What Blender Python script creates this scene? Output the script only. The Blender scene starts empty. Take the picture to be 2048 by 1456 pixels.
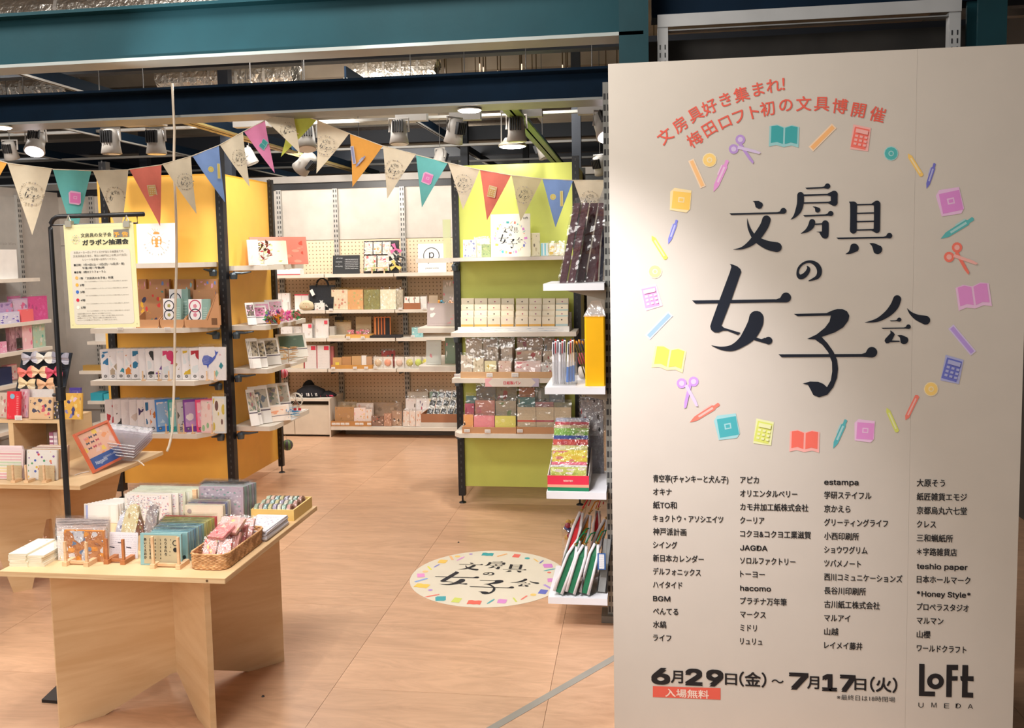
import bpy, bmesh, math, random
from mathutils import Vector, Matrix
from mathutils.geometry import tessellate_polygon
random.seed(7)
S = bpy.context.scene
COL = S.collection
# ---------------------------------------------------------------- camera
F, CX, CY, H = 1780.0, 1024.0, 660.0, 1.6
_p = math.atan(148/1780); _r = .0190; _y = math.atan(251*math.cos(_p)/F)
FW = Vector((-math.sin(_y)*math.cos(_p), math.cos(_y)*math.cos(_p), -math.sin(_p)))
_rt = Vector((math.cos(_y), math.sin(_y), 0)); _up = _rt.cross(FW)
RT = _rt*math.cos(_r) - _up*math.sin(_r); UP = _rt*math.sin(_r) + _up*math.cos(_r)
EYE = Vector((0, 0, H))
cd = bpy.data.cameras.new('camera'); cam = bpy.data.objects.new('camera', cd); COL.objects.link(cam)
m = Matrix((RT, UP, -FW)).transposed().to_4x4(); m.translation = EYE; cam.matrix_world = m
cd.sensor_width = 36; cd.sensor_fit = 'HORIZONTAL'; cd.lens = F*36/2048; cd.shift_y = (CY-728)/2048
cd.clip_start = .05; cd.clip_end = 100
S.camera = cam
# ---------------------------------------------------------------- world, lights, exposure
S.view_settings.view_transform = 'Standard'; S.view_settings.look = 'None'
S.view_settings.gamma = 1; S.view_settings.use_curve_mapping = False
S.view_settings.exposure = 0.0
w = bpy.data.worlds.new('hall'); S.world = w; w.use_nodes = True
w.node_tree.nodes['Background'].inputs[0].default_value = (1.0, .96, .92, 1)
w.node_tree.nodes['Background'].inputs[1].default_value = .26
def area(name, loc, tgt, size, power, col=(1, .9, .78)):
    l = bpy.data.lights.new(name, 'AREA'); l.shape = 'DISK'; l.size = size; l.energy = power; l.color = col
    o = bpy.data.objects.new(name, l); COL.objects.link(o); o.location = loc
    o.rotation_euler = (Vector(tgt)-Vector(loc)).to_track_quat('-Z', 'Y').to_euler(); return o
def spot(name, loc, tgt, ang, power, blend=.6, col=(1, .93, .84), r=.04):
    l = bpy.data.lights.new(name, 'SPOT'); l.spot_size = math.radians(ang); l.spot_blend = blend; l.energy = power
    l.color = col; l.shadow_soft_size = r
    o = bpy.data.objects.new(name, l); COL.objects.link(o); o.location = loc
    o.rotation_euler = (Vector(tgt)-Vector(loc)).to_track_quat('-Z', 'Y').to_euler(); return o
WC = (1, .955, .90)
area('store_lamp', (-2.0, 4.9, 2.95), (-2.0, 4.9, 0), .9, 48, WC)
area('store_lamp', (-.9, 6.5, 2.95), (-.9, 6.7, 0), .9, 50, WC)
area('store_lamp', (-3.0, 6.6, 2.95), (-3.0, 6.8, 0), .9, 46, WC)
area('store_lamp', (-4.6, 5.2, 2.95), (-4.6, 5.4, 0), .9, 60, WC)
area('aisle_lamp', (-1.0, 2.0, 3.25), (-1.0, 2.5, 0), 1.0, 58, WC)
area('aisle_lamp', (-3.2, 2.0, 3.25), (-3.2, 2.6, 0), 1.0, 54, WC)
area('front_fill', (-2.2, -1.2, 2.6), (-2.4, 7.0, 0.9), 2.2, 82, WC)  # added soft fill behind the camera to brighten shelves and flags
area('rear_fill', (-2.5, 9.6, 2.1), (-2.5, 13.5, 3.2), 1.6, 80, (1, .9, .75))  # added light, hidden behind the back wall, lifts the far wall and ceiling
area('duct_fill', (-2.4, 6.7, 2.42), (-2.6, 7.8, 3.3), .8, 26, (1, .93, .84))  # added uplight that brightens the foil ducts, no fitting there
spot('yellow_front_spot', (-3.3, 4.55, 2.85), (-3.08, 5.44, 1.72), 60, 70, .8)
spot('yellow_side_spot', (-1.9, 5.3, 2.85), (-2.62, 5.8, 1.72), 46, 52, .9)
spot('green_spot', (-.75, 4.65, 2.85), (-.72, 5.45, 1.55), 62, 85, .8)
spot('green_shelf_spot', (-.7, 4.5, 2.8), (-.75, 5.27, 1.2), 28, 120, .7)
spot('sign_spot', (-.75, 1.95, 2.6), (-.02, 2.85, 1.12), 40, 250, 1, (1, .95, 1))
spot('right_shelf_spot', (-1.1, 2.7, 2.7), (-.25, 3.65, 1.0), 50, 60, .7, (.94, .96, 1))
spot('table_spot', (-1.4, 1.9, 2.9), (-1.6, 2.9, .62), 40, 40, .8)
spot('beam_wash', (-2.5, 2.1, 1.9), (-1.6, 3.14, 2.34), 28, 170, 1, (.95, 1, 1))
spot('back_wall_spot', (-2.2, 6.2, 2.8), (-2.2, 7.85, 1.2), 80, 20, .9)
# ---------------------------------------------------------------- pixel -> point on a real plane
def ray(x, y): return RT*((x-CX)/F) - UP*((y-CY)/F) + FW
def onz(x, y, z): r = ray(x, y); return EYE + r*((z-H)/r.z)
def ony(x, y, Y): r = ray(x, y); return EYE + r*(Y/r.y)
def onx(x, y, X): r = ray(x, y); return EYE + r*(X/r.x)
K7 = (540, 440, 5.389); K8 = (540, 660, 5.389); K5 = (180, 420, 4.413); K6 = (180, 680, 4.413)
K3 = (0, 400, 4.413); K4 = (0, 660, 4.413); G1 = (820, 360, 4.852); G2 = (820, 640, 4.852)
R3 = (1060, 600, 4.855); R4 = (1040, 860, 3.832); T5 = (0, 940, 6.024); T6 = (300, 940, 5.689)
B1 = (0, 0, 2.911); B2 = (600, 0, 2.911); FU = (0, 0, 1.0)
def q(K, x, y): return K[0]+x/K[2], K[1]+y/K[2]
# ---------------------------------------------------------------- materials
def lin(c):
    if isinstance(c, str): c = tuple(int(c[i:i+2], 16)/255 for i in (0, 2, 4))
    return tuple((v/12.92 if v <= .04045 else ((v+.055)/1.055)**2.4) for v in c)
_mc = {}
def nt(name):
    m = bpy.data.materials.new(name); m.use_nodes = True; t = m.node_tree
    return m, t, t.nodes['Principled BSDF']
def nd(t, typ, **kw):
    n = t.nodes.new(typ)
    for k, v in kw.items():
        if k.startswith('i_'): n.inputs[k[2:].replace('_', ' ')].default_value = v
        else: setattr(n, k, v)
    return n
def M(c, rough=.55, metal=0, var=.06, scale=9, bump=0, spec=.5):
    """plain painted / paper / metal surface with a slight procedural variation"""
    key = ('M', c, rough, metal, var, scale, bump, spec)
    if key in _mc: return _mc[key]
    m, t, b = nt('surface_%s' % (c if isinstance(c, str) else 'c')); L = t.links
    col = lin(c)
    n = nd(t, 'ShaderNodeTexNoise', i_Scale=scale, i_Detail=3.0)
    g = nd(t, 'ShaderNodeNewGeometry'); L.new(g.outputs['Position'], n.inputs['Vector'])
    r = nd(t, 'ShaderNodeValToRGB')
    r.color_ramp.elements[0].position = .3; r.color_ramp.elements[1].position = .7
    r.color_ramp.elements[0].color = tuple(v*(1-var) for v in col)+(1,)
    r.color_ramp.elements[1].color = tuple(min(1, v*(1+var)) for v in col)+(1,)
    L.new(n.outputs['Fac'], r.inputs['Fac']); L.new(r.outputs['Color'], b.inputs['Base Color'])
    b.inputs['Roughness'].default_value = rough; b.inputs['Metallic'].default_value = metal
    b.inputs['Specular IOR Level'].default_value = spec
    if bump:
        bp = nd(t, 'ShaderNodeBump', i_Strength=bump, i_Distance=.01)
        n2 = nd(t, 'ShaderNodeTexNoise', i_Scale=scale*6, i_Detail=2.0); L.new(g.outputs['Position'], n2.inputs['Vector'])
        L.new(n2.outputs['Fac'], bp.inputs['Height']); L.new(bp.outputs['Normal'], b.inputs['Normal'])
    _mc[key] = m; return m
def wood(name, c1, c2, rough=.5, sc=(2.5, 9, 9), dist=2.5, board=None):
    m, t, b = nt(name); L = t.links
    g = nd(t, 'ShaderNodeNewGeometry'); mp = nd(t, 'ShaderNodeMapping'); mp.inputs['Scale'].default_value = sc
    oi = nd(t, 'ShaderNodeObjectInfo'); ad = nd(t, 'ShaderNodeVectorMath', operation='ADD')
    mu = nd(t, 'ShaderNodeVectorMath', operation='SCALE'); mu.inputs['Scale'].default_value = 7.0
    cx = nd(t, 'ShaderNodeCombineXYZ')
    for k in range(3): L.new(oi.outputs['Random'], cx.inputs[k])
    L.new(cx.outputs[0], mu.inputs[0]); L.new(g.outputs['Position'], ad.inputs[0]); L.new(mu.outputs[0], ad.inputs[1])
    L.new(ad.outputs[0], mp.inputs['Vector'])
    n = nd(t, 'ShaderNodeTexNoise', i_Scale=1.0, i_Detail=5.0, i_Roughness=.62, i_Distortion=dist); L.new(mp.outputs[0], n.inputs['Vector'])
    w2 = nd(t, 'ShaderNodeTexNoise', i_Scale=.35, i_Detail=3.0, i_Distortion=1.0); L.new(mp.outputs[0], w2.inputs['Vector'])
    sn = nd(t, 'ShaderNodeMath', operation='MULTIPLY'); sn.inputs[1].default_value = 38; L.new(w2.outputs['Fac'], sn.inputs[0])
    s2 = nd(t, 'ShaderNodeMath', operation='SINE'); L.new(sn.outputs[0], s2.inputs[0])
    mx = nd(t, 'ShaderNodeMath', operation='MULTIPLY_ADD'); mx.inputs[1].default_value = .09
    L.new(s2.outputs[0], mx.inputs[0]); L.new(n.outputs['Fac'], mx.inputs[2])
    r = nd(t, 'ShaderNodeValToRGB'); r.color_ramp.elements[0].position = .28; r.color_ramp.elements[1].position = .72
    r.color_ramp.elements[0].color = lin(c1)+(1,); r.color_ramp.elements[1].color = lin(c2)+(1,)
    L.new(mx.outputs[0], r.inputs['Fac'])
    hs = nd(t, 'ShaderNodeHueSaturation'); mr = nd(t, 'ShaderNodeMapRange', i_From_Min=0.0, i_From_Max=1.0, i_To_Min=.93, i_To_Max=1.05)
    L.new(oi.outputs['Random'], mr.inputs['Value']); L.new(mr.outputs[0], hs.inputs['Value'])
    L.new(r.outputs['Color'], hs.inputs['Color']); L.new(hs.outputs['Color'], b.inputs['Base Color'])
    b.inputs['Roughness'].default_value = rough
    bp = nd(t, 'ShaderNodeBump', i_Strength=.06, i_Distance=.003); L.new(mx.outputs[0], bp.inputs['Height']); L.new(bp.outputs['Normal'], b.inputs['Normal'])
    return m
def PT(kind, bg, cols, scale=6, thr=.35, rough=.4, emit=0):
    """printed pattern in the piece's own 0..1 coordinates: dots, blotch, stripes, rows, grid"""
    key = (kind, bg, tuple(cols), scale, thr)
    if key in _mc: return _mc[key]
    m, t, b = nt('print_'+kind); L = t.links
    tc = nd(t, 'ShaderNodeTexCoord'); G = tc.outputs['Generated']
    oi = nd(t, 'ShaderNodeObjectInfo'); ad = nd(t, 'ShaderNodeVectorMath', operation='ADD')
    sc = nd(t, 'ShaderNodeMath', operation='MULTIPLY'); sc.inputs[1].default_value = 20; L.new(oi.outputs['Random'], sc.inputs[0])
    L.new(G, ad.inputs[0])
    cx = nd(t, 'ShaderNodeCombineXYZ'); L.new(sc.outputs[0], cx.inputs[0]); L.new(sc.outputs[0], cx.inputs[2])
    L.new(cx.outputs[0], ad.inputs[1]); V = ad.outputs[0]
    ramp = nd(t, 'ShaderNodeValToRGB'); ramp.color_ramp.interpolation = 'CONSTANT'
    els = ramp.color_ramp.elements
    while len(els) > 1: els.remove(els[-1])
    els[0].color = lin(cols[0])+(1,); els[0].position = 0
    for i, c in enumerate(cols[1:]):
        e = els.new((i+1)/len(cols)); e.color = lin(c)+(1,)
    mix = nd(t, 'ShaderNodeMixRGB'); mix.inputs[1].default_value = lin(bg)+(1,)
    if kind in ('dots', 'blotch'):
        v = nd(t, 'ShaderNodeTexVoronoi', i_Scale=float(scale)); L.new(V, v.inputs['Vector'])
        if kind == 'blotch': v.inputs['Randomness'].default_value = 1.0
        sep = nd(t, 'ShaderNodeSeparateColor'); L.new(v.outputs['Color'], sep.inputs[0]); L.new(sep.outputs[0], ramp.inputs['Fac'])
        d = nd(t, 'ShaderNodeMath', operation='LESS_THAN'); d.inputs[1].default_value = thr
        if kind == 'blotch':
            nz = nd(t, 'ShaderNodeTexNoise', i_Scale=scale*1.6); L.new(V, nz.inputs['Vector'])
            mm = nd(t, 'ShaderNodeMath', operation='MULTIPLY'); L.new(nz.outputs['Fac'], mm.inputs[0]); L.new(v.outputs['Distance'], mm.inputs[1]); mm2 = nd(t, 'ShaderNodeMath', operation='MULTIPLY'); mm2.inputs[1].default_value = 2.0; L.new(mm.outputs[0], mm2.inputs[0]); L.new(mm2.outputs[0], d.inputs[0])
        else: L.new(v.outputs['Distance'], d.inputs[0])
        L.new(d.outputs[0], mix.inputs[0])
    elif kind in ('stripes', 'vstripes'):
        s = nd(t, 'ShaderNodeSeparateXYZ'); L.new(G, s.inputs[0])
        a = nd(t, 'ShaderNodeMath', operation='MULTIPLY'); a.inputs[1].default_value = scale; L.new(s.outputs[2 if kind == 'stripes' else 0], a.inputs[0])
        f = nd(t, 'ShaderNodeMath', operation='FRACT'); L.new(a.outputs[0], f.inputs[0])
        d = nd(t, 'ShaderNodeMath', operation='LESS_THAN'); d.inputs[1].default_value = thr; L.new(f.outputs[0], d.inputs[0])
        fl = nd(t, 'ShaderNodeMath', operation='DIVIDE'); fl.inputs[1].default_value = float(scale)
        fo = nd(t, 'ShaderNodeMath', operation='FLOOR'); L.new(a.outputs[0], fo.inputs[0]); L.new(fo.outputs[0], fl.inputs[0]); L.new(fl.outputs[0], ramp.inputs['Fac'])
        L.new(d.outputs[0], mix.inputs[0])
    elif kind == 'rows':     # small writing that is too small to read: rows of ink marks
        s = nd(t, 'ShaderNodeSeparateXYZ'); L.new(G, s.inputs[0])
        a = nd(t, 'ShaderNodeMath', operation='MULTIPLY'); a.inputs[1].default_value = scale; L.new(s.outputs[2], a.inputs[0])
        f = nd(t, 'ShaderNodeMath', operation='FRACT'); L.new(a.outputs[0], f.inputs[0])
        d = nd(t, 'ShaderNodeMath', operation='LESS_THAN'); d.inputs[1].default_value = .42; L.new(f.outputs[0], d.inputs[0])
        nz = nd(t, 'ShaderNodeTexNoise', i_Scale=scale*4.0); L.new(V, nz.inputs['Vector'])
        g2 = nd(t, 'ShaderNodeMath', operation='GREATER_THAN'); g2.inputs[1].default_value = thr; L.new(nz.outputs['Fac'], g2.inputs[0])
        m3 = nd(t, 'ShaderNodeMath', operation='MULTIPLY'); L.new(d.outputs[0], m3.inputs[0]); L.new(g2.outputs[0], m3.inputs[1])
        L.new(m3.outputs[0], mix.inputs[0]); ramp.inputs['Fac'].default_value = 0
    L.new(ramp.outputs['Color'], mix.inputs[2]); L.new(mix.outputs[0], b.inputs['Base Color'])
    b.inputs['Roughness'].default_value = rough
    _mc[key] = m; return m
def cello(name='cellophane', tint=(1, 1, 1), fac=.16, rough=.12, bump=.6, scale=30, diff=0.0):
    """clear crinkled film: mostly see-through with glints from the lamps"""
    key = (name, fac, rough, bump, scale, diff, tint)
    if key in _mc: return _mc[key]
    m, t, b = nt(name); L = t.links; t.nodes.remove(b); out = t.nodes['Material Output']
    tr = nd(t, 'ShaderNodeBsdfTransparent'); tr.inputs[0].default_value = tint+(1,)
    gl = nd(t, 'ShaderNodeBsdfGlossy'); gl.inputs['Roughness'].default_value = rough
    g = nd(t, 'ShaderNodeNewGeometry'); n = nd(t, 'ShaderNodeTexNoise', i_Scale=scale, i_Detail=2.0); L.new(g.outputs['Position'], n.inputs['Vector'])
    bp = nd(t, 'ShaderNodeBump', i_Strength=bump, i_Distance=.02); L.new(n.outputs['Fac'], bp.inputs['Height']); L.new(bp.outputs['Normal'], gl.inputs['Normal'])
    mx = nd(t, 'ShaderNodeMixShader'); mx.inputs[0].default_value = fac; L.new(tr.outputs[0], mx.inputs[1]); L.new(gl.outputs[0], mx.inputs[2])
    o2 = mx
    if diff:
        df = nd(t, 'ShaderNodeBsdfDiffuse'); df.inputs[0].default_value = (.9, .9, .92, 1)
        o2 = nd(t, 'ShaderNodeMixShader'); o2.inputs[0].default_value = diff; L.new(mx.outputs[0], o2.inputs[1]); L.new(df.outputs[0], o2.inputs[2])
    L.new(o2.outputs[0], out.inputs['Surface']); _mc[key] = m; return m
def EM(c, s):
    m, t, b = nt('lamp_glow'); b.inputs['Emission Color'].default_value = lin(c)+(1,); b.inputs['Emission Strength'].default_value = s
    b.inputs['Base Color'].default_value = lin(c)+(1,); return m
# ---------------------------------------------------------------- mesh helpers
def mesh(name, verts, faces, mats=(), fm=None, smooth=False):
    me = bpy.data.meshes.new(name); me.from_pydata([tuple(v) for v in verts], [], faces)
    for m in (mats if isinstance(mats, (list, tuple)) else [mats]): me.materials.append(m)
    if fm: me.polygons.foreach_set('material_index', fm)
    if smooth: me.polygons.foreach_set('use_smooth', [True]*len(me.polygons))
    me.update(); return me
class MB:
    """collects shapes into one mesh"""
    def __init__(s): s.v = []; s.f = []; s.m = []; s.sm = False
    def add(s, vs, fs, mi=0):
        o = len(s.v); s.v += [tuple(v) for v in vs]; s.f += [tuple(i+o for i in f) for f in fs]; s.m += [mi]*len(fs)
    def box(s, a, b, mi=0, M4=None):
        x0, y0, z0 = a; x1, y1, z1 = b
        vs = [Vector(p) for p in ((x0, y0, z0), (x1, y0, z0), (x1, y1, z0), (x0, y1, z0), (x0, y0, z1), (x1, y0, z1), (x1, y1, z1), (x0, y1, z1))]
        if M4: vs = [M4 @ v for v in vs]
        s.add(vs, [(0, 3, 2, 1), (4, 5, 6, 7), (0, 1, 5, 4), (1, 2, 6, 5), (2, 3, 7, 6), (3, 0, 4, 7)], mi)
    def tube(s, pts, r, n=8, mi=0, caps=True):
        pts = [Vector(p) for p in pts]; rs = r if isinstance(r, (list, tuple)) else [r]*len(pts)
        rings = []; up = Vector((0, 0, 1))
        for i, p in enumerate(pts):
            d = (pts[min(i+1, len(pts)-1)]-pts[max(i-1, 0)]).normalized()
            a = d.cross(up if abs(d.z) < .95 else Vector((1, 0, 0))).normalized(); b = d.cross(a)
            rings.append([p+(a*math.cos(2*math.pi*k/n)+b*math.sin(2*math.pi*k/n))*rs[i] for k in range(n)])
        vs = [v for rg in rings for v in rg]; fs = []
        for i in range(len(pts)-1):
            for k in range(n): fs.append((i*n+k, i*n+(k+1) % n, (i+1)*n+(k+1) % n, (i+1)*n+k))
        if caps: fs += [tuple(range(n-1, -1, -1)), tuple((len(pts)-1)*n+k for k in range(n))]
        s.add(vs, fs, mi)
    def lathe(s, prof, n=16, c=(0, 0, 0), mi=0, M4=None):
        vs = []; fs = []
        for (r, z) in prof:
            for k in range(n):
                a = 2*math.pi*k/n; vs.append(Vector((r*math.cos(a), r*math.sin(a), z)))
        for i in range(len(prof)-1):
            for k in range(n): fs.append((i*n+k, i*n+(k+1) % n, (i+1)*n+(k+1) % n, (i+1)*n+k))
        fs += [tuple(range(n-1, -1, -1)), tuple((len(prof)-1)*n+k for k in range(n))]
        if M4: vs = [M4 @ v for v in vs]
        vs = [v+Vector(c) for v in vs]; s.add(vs, fs, mi)
    def prism(s, poly, d, axis='y', mi=0, M4=None):
        """poly: 2-D outline; extruded by d along the axis (x,z outline for 'y'; x,y for 'z'; y,z for 'x')"""
        n = len(poly)
        def P(u, v, t): return Vector({'y': (u, t, v), 'z': (u, v, t), 'x': (t, u, v)}[axis])
        vs = [P(u, v, 0) for u, v in poly]+[P(u, v, d) for u, v in poly]
        if M4: vs = [M4 @ v for v in vs]
        tri = tessellate_polygon([[Vector((u, v, 0)) for u, v in poly]])
        fs = [tuple(t) for t in tri]+[tuple(i+n for i in reversed(t)) for t in tri]
        fs += [(i, (i+1) % n, (i+1) % n+n, i+n) for i in range(n)]
        s.add(vs, fs, mi)
    def flat(s, poly, mi=0, z=0.0):
        """filled outline in the local x-z plane, facing -y"""
        vs = [Vector((u, z, v)) for u, v in poly]
        tri = tessellate_polygon([[Vector((u, v, 0)) for u, v in poly]])
        fs = []
        for t in tri:
            a, b, c = [vs[i] for i in t]; nn = (b-a).cross(c-a)
            fs.append(tuple(t) if nn.y < 0 else tuple(reversed(t)))
        s.add(vs, fs, mi)
    def mesh(s, name, mats, smooth=False): return mesh(name, s.v, s.f, mats, s.m, smooth)
def link(name, me, parent=None, loc=None, rot=None, scale=None):
    o = bpy.data.objects.new(name, me); COL.objects.link(o)
    if parent: o.parent = parent
    if loc is not None: o.location = loc
    if rot is not None: o.rotation_euler = rot
    if scale is not None: o.scale = scale
    return o
def tag(o, label=None, cat=None, group=None, kind=None):
    if label: o['label'] = label
    if cat: o['category'] = cat
    if group: o['group'] = group
    if kind: o['kind'] = kind
    return o
def thing(name, label, cat, loc=(0, 0, 0), rz=0, group=None, rot=None):
    o = link(name, None, None, loc, rot or (0, 0, rz)); o.empty_display_size = .05
    return tag(o, label, cat, group)
def B(name, a, b, mat, parent=None, label=None, cat=None, group=None, kind=None):
    """box from corner a to corner b; mesh in local coordinates about its base centre"""
    c = ((a[0]+b[0])/2, (a[1]+b[1])/2, min(a[2], b[2])); x = abs(b[0]-a[0])/2; y = abs(b[1]-a[1])/2; z = abs(b[2]-a[2])
    mb = MB(); mb.box((-x, -y, 0), (x, y, z)); o = link(name, mb.mesh(name, mat), parent, c)
    return tag(o, label, cat, group, kind)
_bx = {}
def ubox(mat, bev=.06):
    """unit box, base at z=0, slightly rounded edges; shared between alike pieces"""
    k = (mat.name, bev)
    if k not in _bx:
        mb = MB(); mb.box((-.5, -.5, 0), (.5, .5, 1)); _bx[k] = mb.mesh('card_stock', mat)
    return _bx[k]
def uquad(mat):
    k = ('q', mat.name)
    if k not in _bx:
        mb = MB(); mb.flat([(-.5, 0), (.5, 0), (.5, 1), (-.5, 1)]); _bx[k] = mb.mesh('print', mat)
    return _bx[k]
def up(name, mat, parent, loc, dim, rot=None):   # a box part given its base centre and size
    return link(name, ubox(mat), parent, loc, rot, dim)
# ---------------------------------------------------------------- lettering
_tc = {}
import os
try: SANS = bpy.data.fonts.load(os.path.join(bpy.utils.resource_path('LOCAL'), 'datafiles', 'fonts', 'Inter.woff2'))
except Exception: SANS = None        # Blender's own default face
def text(body, size, mat, bold=0.0, ls=1.0, align='CENTER', width=None, res=3):
    """flat lettering mesh in the local x-z plane facing -y, baseline at z=0"""
    k = (body, size, mat.name, bold, ls, align, width)
    if k in _tc: return _tc[k]
    c = bpy.data.curves.new('lettering', 'FONT'); c.body = body; c.size = size; c.space_character = ls
    if SANS and body.isascii(): c.font = SANS
    c.align_x = align; c.resolution_u = res; c.space_line = 1.0
    o = bpy.data.objects.new('lettering_tmp', c); COL.objects.link(o)
    dg = bpy.context.evaluated_depsgraph_get(); me = bpy.data.meshes.new_from_object(o.evaluated_get(dg))
    bpy.data.objects.remove(o)
    xs = [v.co.x for v in me.vertices] or [0, 1]; sx = 1.0
    if width and max(xs)-min(xs) > 0: sx = width/(max(xs)-min(xs))
    for v in me.vertices: v.co = Vector((v.co.x*sx, 0, v.co.y))
    if bold > 0:      # heavier weight: the same outline laid five times, each a hair in front of the last
        vs = [v.co.copy() for v in me.vertices]; fs = [tuple(p.vertices) for p in me.polygons]; d = bold*size; V = []; Fc = []
        for j, (dx, dz) in enumerate(((-d, -d), (d, -d), (-d, d), (d, d), (0, 0))):
            V += [(v.x+dx, -.00006*j, v.z+dz) for v in vs]; Fc += [tuple(i+j*len(vs) for i in f) for f in fs]
        bpy.data.meshes.remove(me); me = bpy.data.meshes.new('lettering'); me.from_pydata(V, [], Fc); me.update()
    # faces must look towards -y
    if me.polygons and me.polygons[0].normal.y > 0: me.flip_normals()
    me.materials.clear(); me.materials.append(mat); _tc[k] = me; return me
def cat_rom(pts, n=5, closed=True):
    out = []; N = len(pts)
    rng = range(N if closed else N-1)
    for i in rng:
        p0 = pts[(i-1) % N] if closed or i > 0 else pts[i]; p1 = pts[i]; p2 = pts[(i+1) % N]
        p3 = pts[(i+2) % N] if closed or i+2 < N else p2
        if p1 == p2: continue
        for k in range(n):
            t = k/n
            out.append(tuple(.5*((2*b)+(-a+c)*t+(2*a-5*b+4*c-d)*t*t+(-a+3*b-3*c+d)*t**3) for a, b, c, d in zip(p0, p1, p2, p3)))
    if not closed: out.append(tuple(pts[-1]))
    return out
def brush(pts):
    """outline of a stroke given as (x, y, half width), round at its thick ends"""
    c = cat_rom(pts, 6, False); L = []; R = []
    for i, (x, y, w_) in enumerate(c):
        a = c[max(i-1, 0)]; b = c[min(i+1, len(c)-1)]; dx, dy = b[0]-a[0], b[1]-a[1]; l = math.hypot(dx, dy) or 1
        nx, ny = -dy/l*w_, dx/l*w_; L.append((x+nx, y+ny)); R.append((x-nx, y-ny))
    def cap(i, s):
        x, y, w_ = c[i]; j = 1 if i == 0 else len(c)-2; dx, dy = x-c[j][0], y-c[j][1]; a0 = math.atan2(dy, dx)
        if w_ < 5: return []
        return [(x+w_*math.cos(a0+s*t), y+w_*math.sin(a0+s*t)) for t in (-1.2, -.8, -.4, 0, .4, .8, 1.2)]
    def side(pt, lst):  # order the cap to run from L to R
        return lst if not lst or math.dist(lst[0], pt) < math.dist(lst[-1], pt) else lst[::-1]
    e = side(L[-1], cap(-1 % len(c), 1)); s0 = side(R[0], cap(0, 1))
    return L+e+R[::-1]+s0
def circ(cx, cy, r, n=18, ry=None): return [(cx+r*math.cos(2*math.pi*k/n), cy+(ry or r)*math.sin(2*math.pi*k/n)) for k in range(n)]
def hbar(x0, y0, x1, y1, th, bx, by, br):
    """thin bar with a slanted start and a ball at its end"""
    ang = math.atan2(y1-y0, x1-x0)
    bar = [(x0, y0-th*.5), (x1, y1-th*.5), (bx, y1-th*.5+th*.1), (bx, by+br), (x1, y1+th*.5), (x0+th*1.1, y0+th*.5)]
    fil = [(bx-br*2.1, y1-th*.4), (bx-br*1.2, y1-th*.9), (bx-br*.75, by-br*.6), (bx, by), (bx, by+br*.98), (bx-br*2.1, y1+th*.3)]
    return [bar, circ(bx, by, br), fil]
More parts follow.
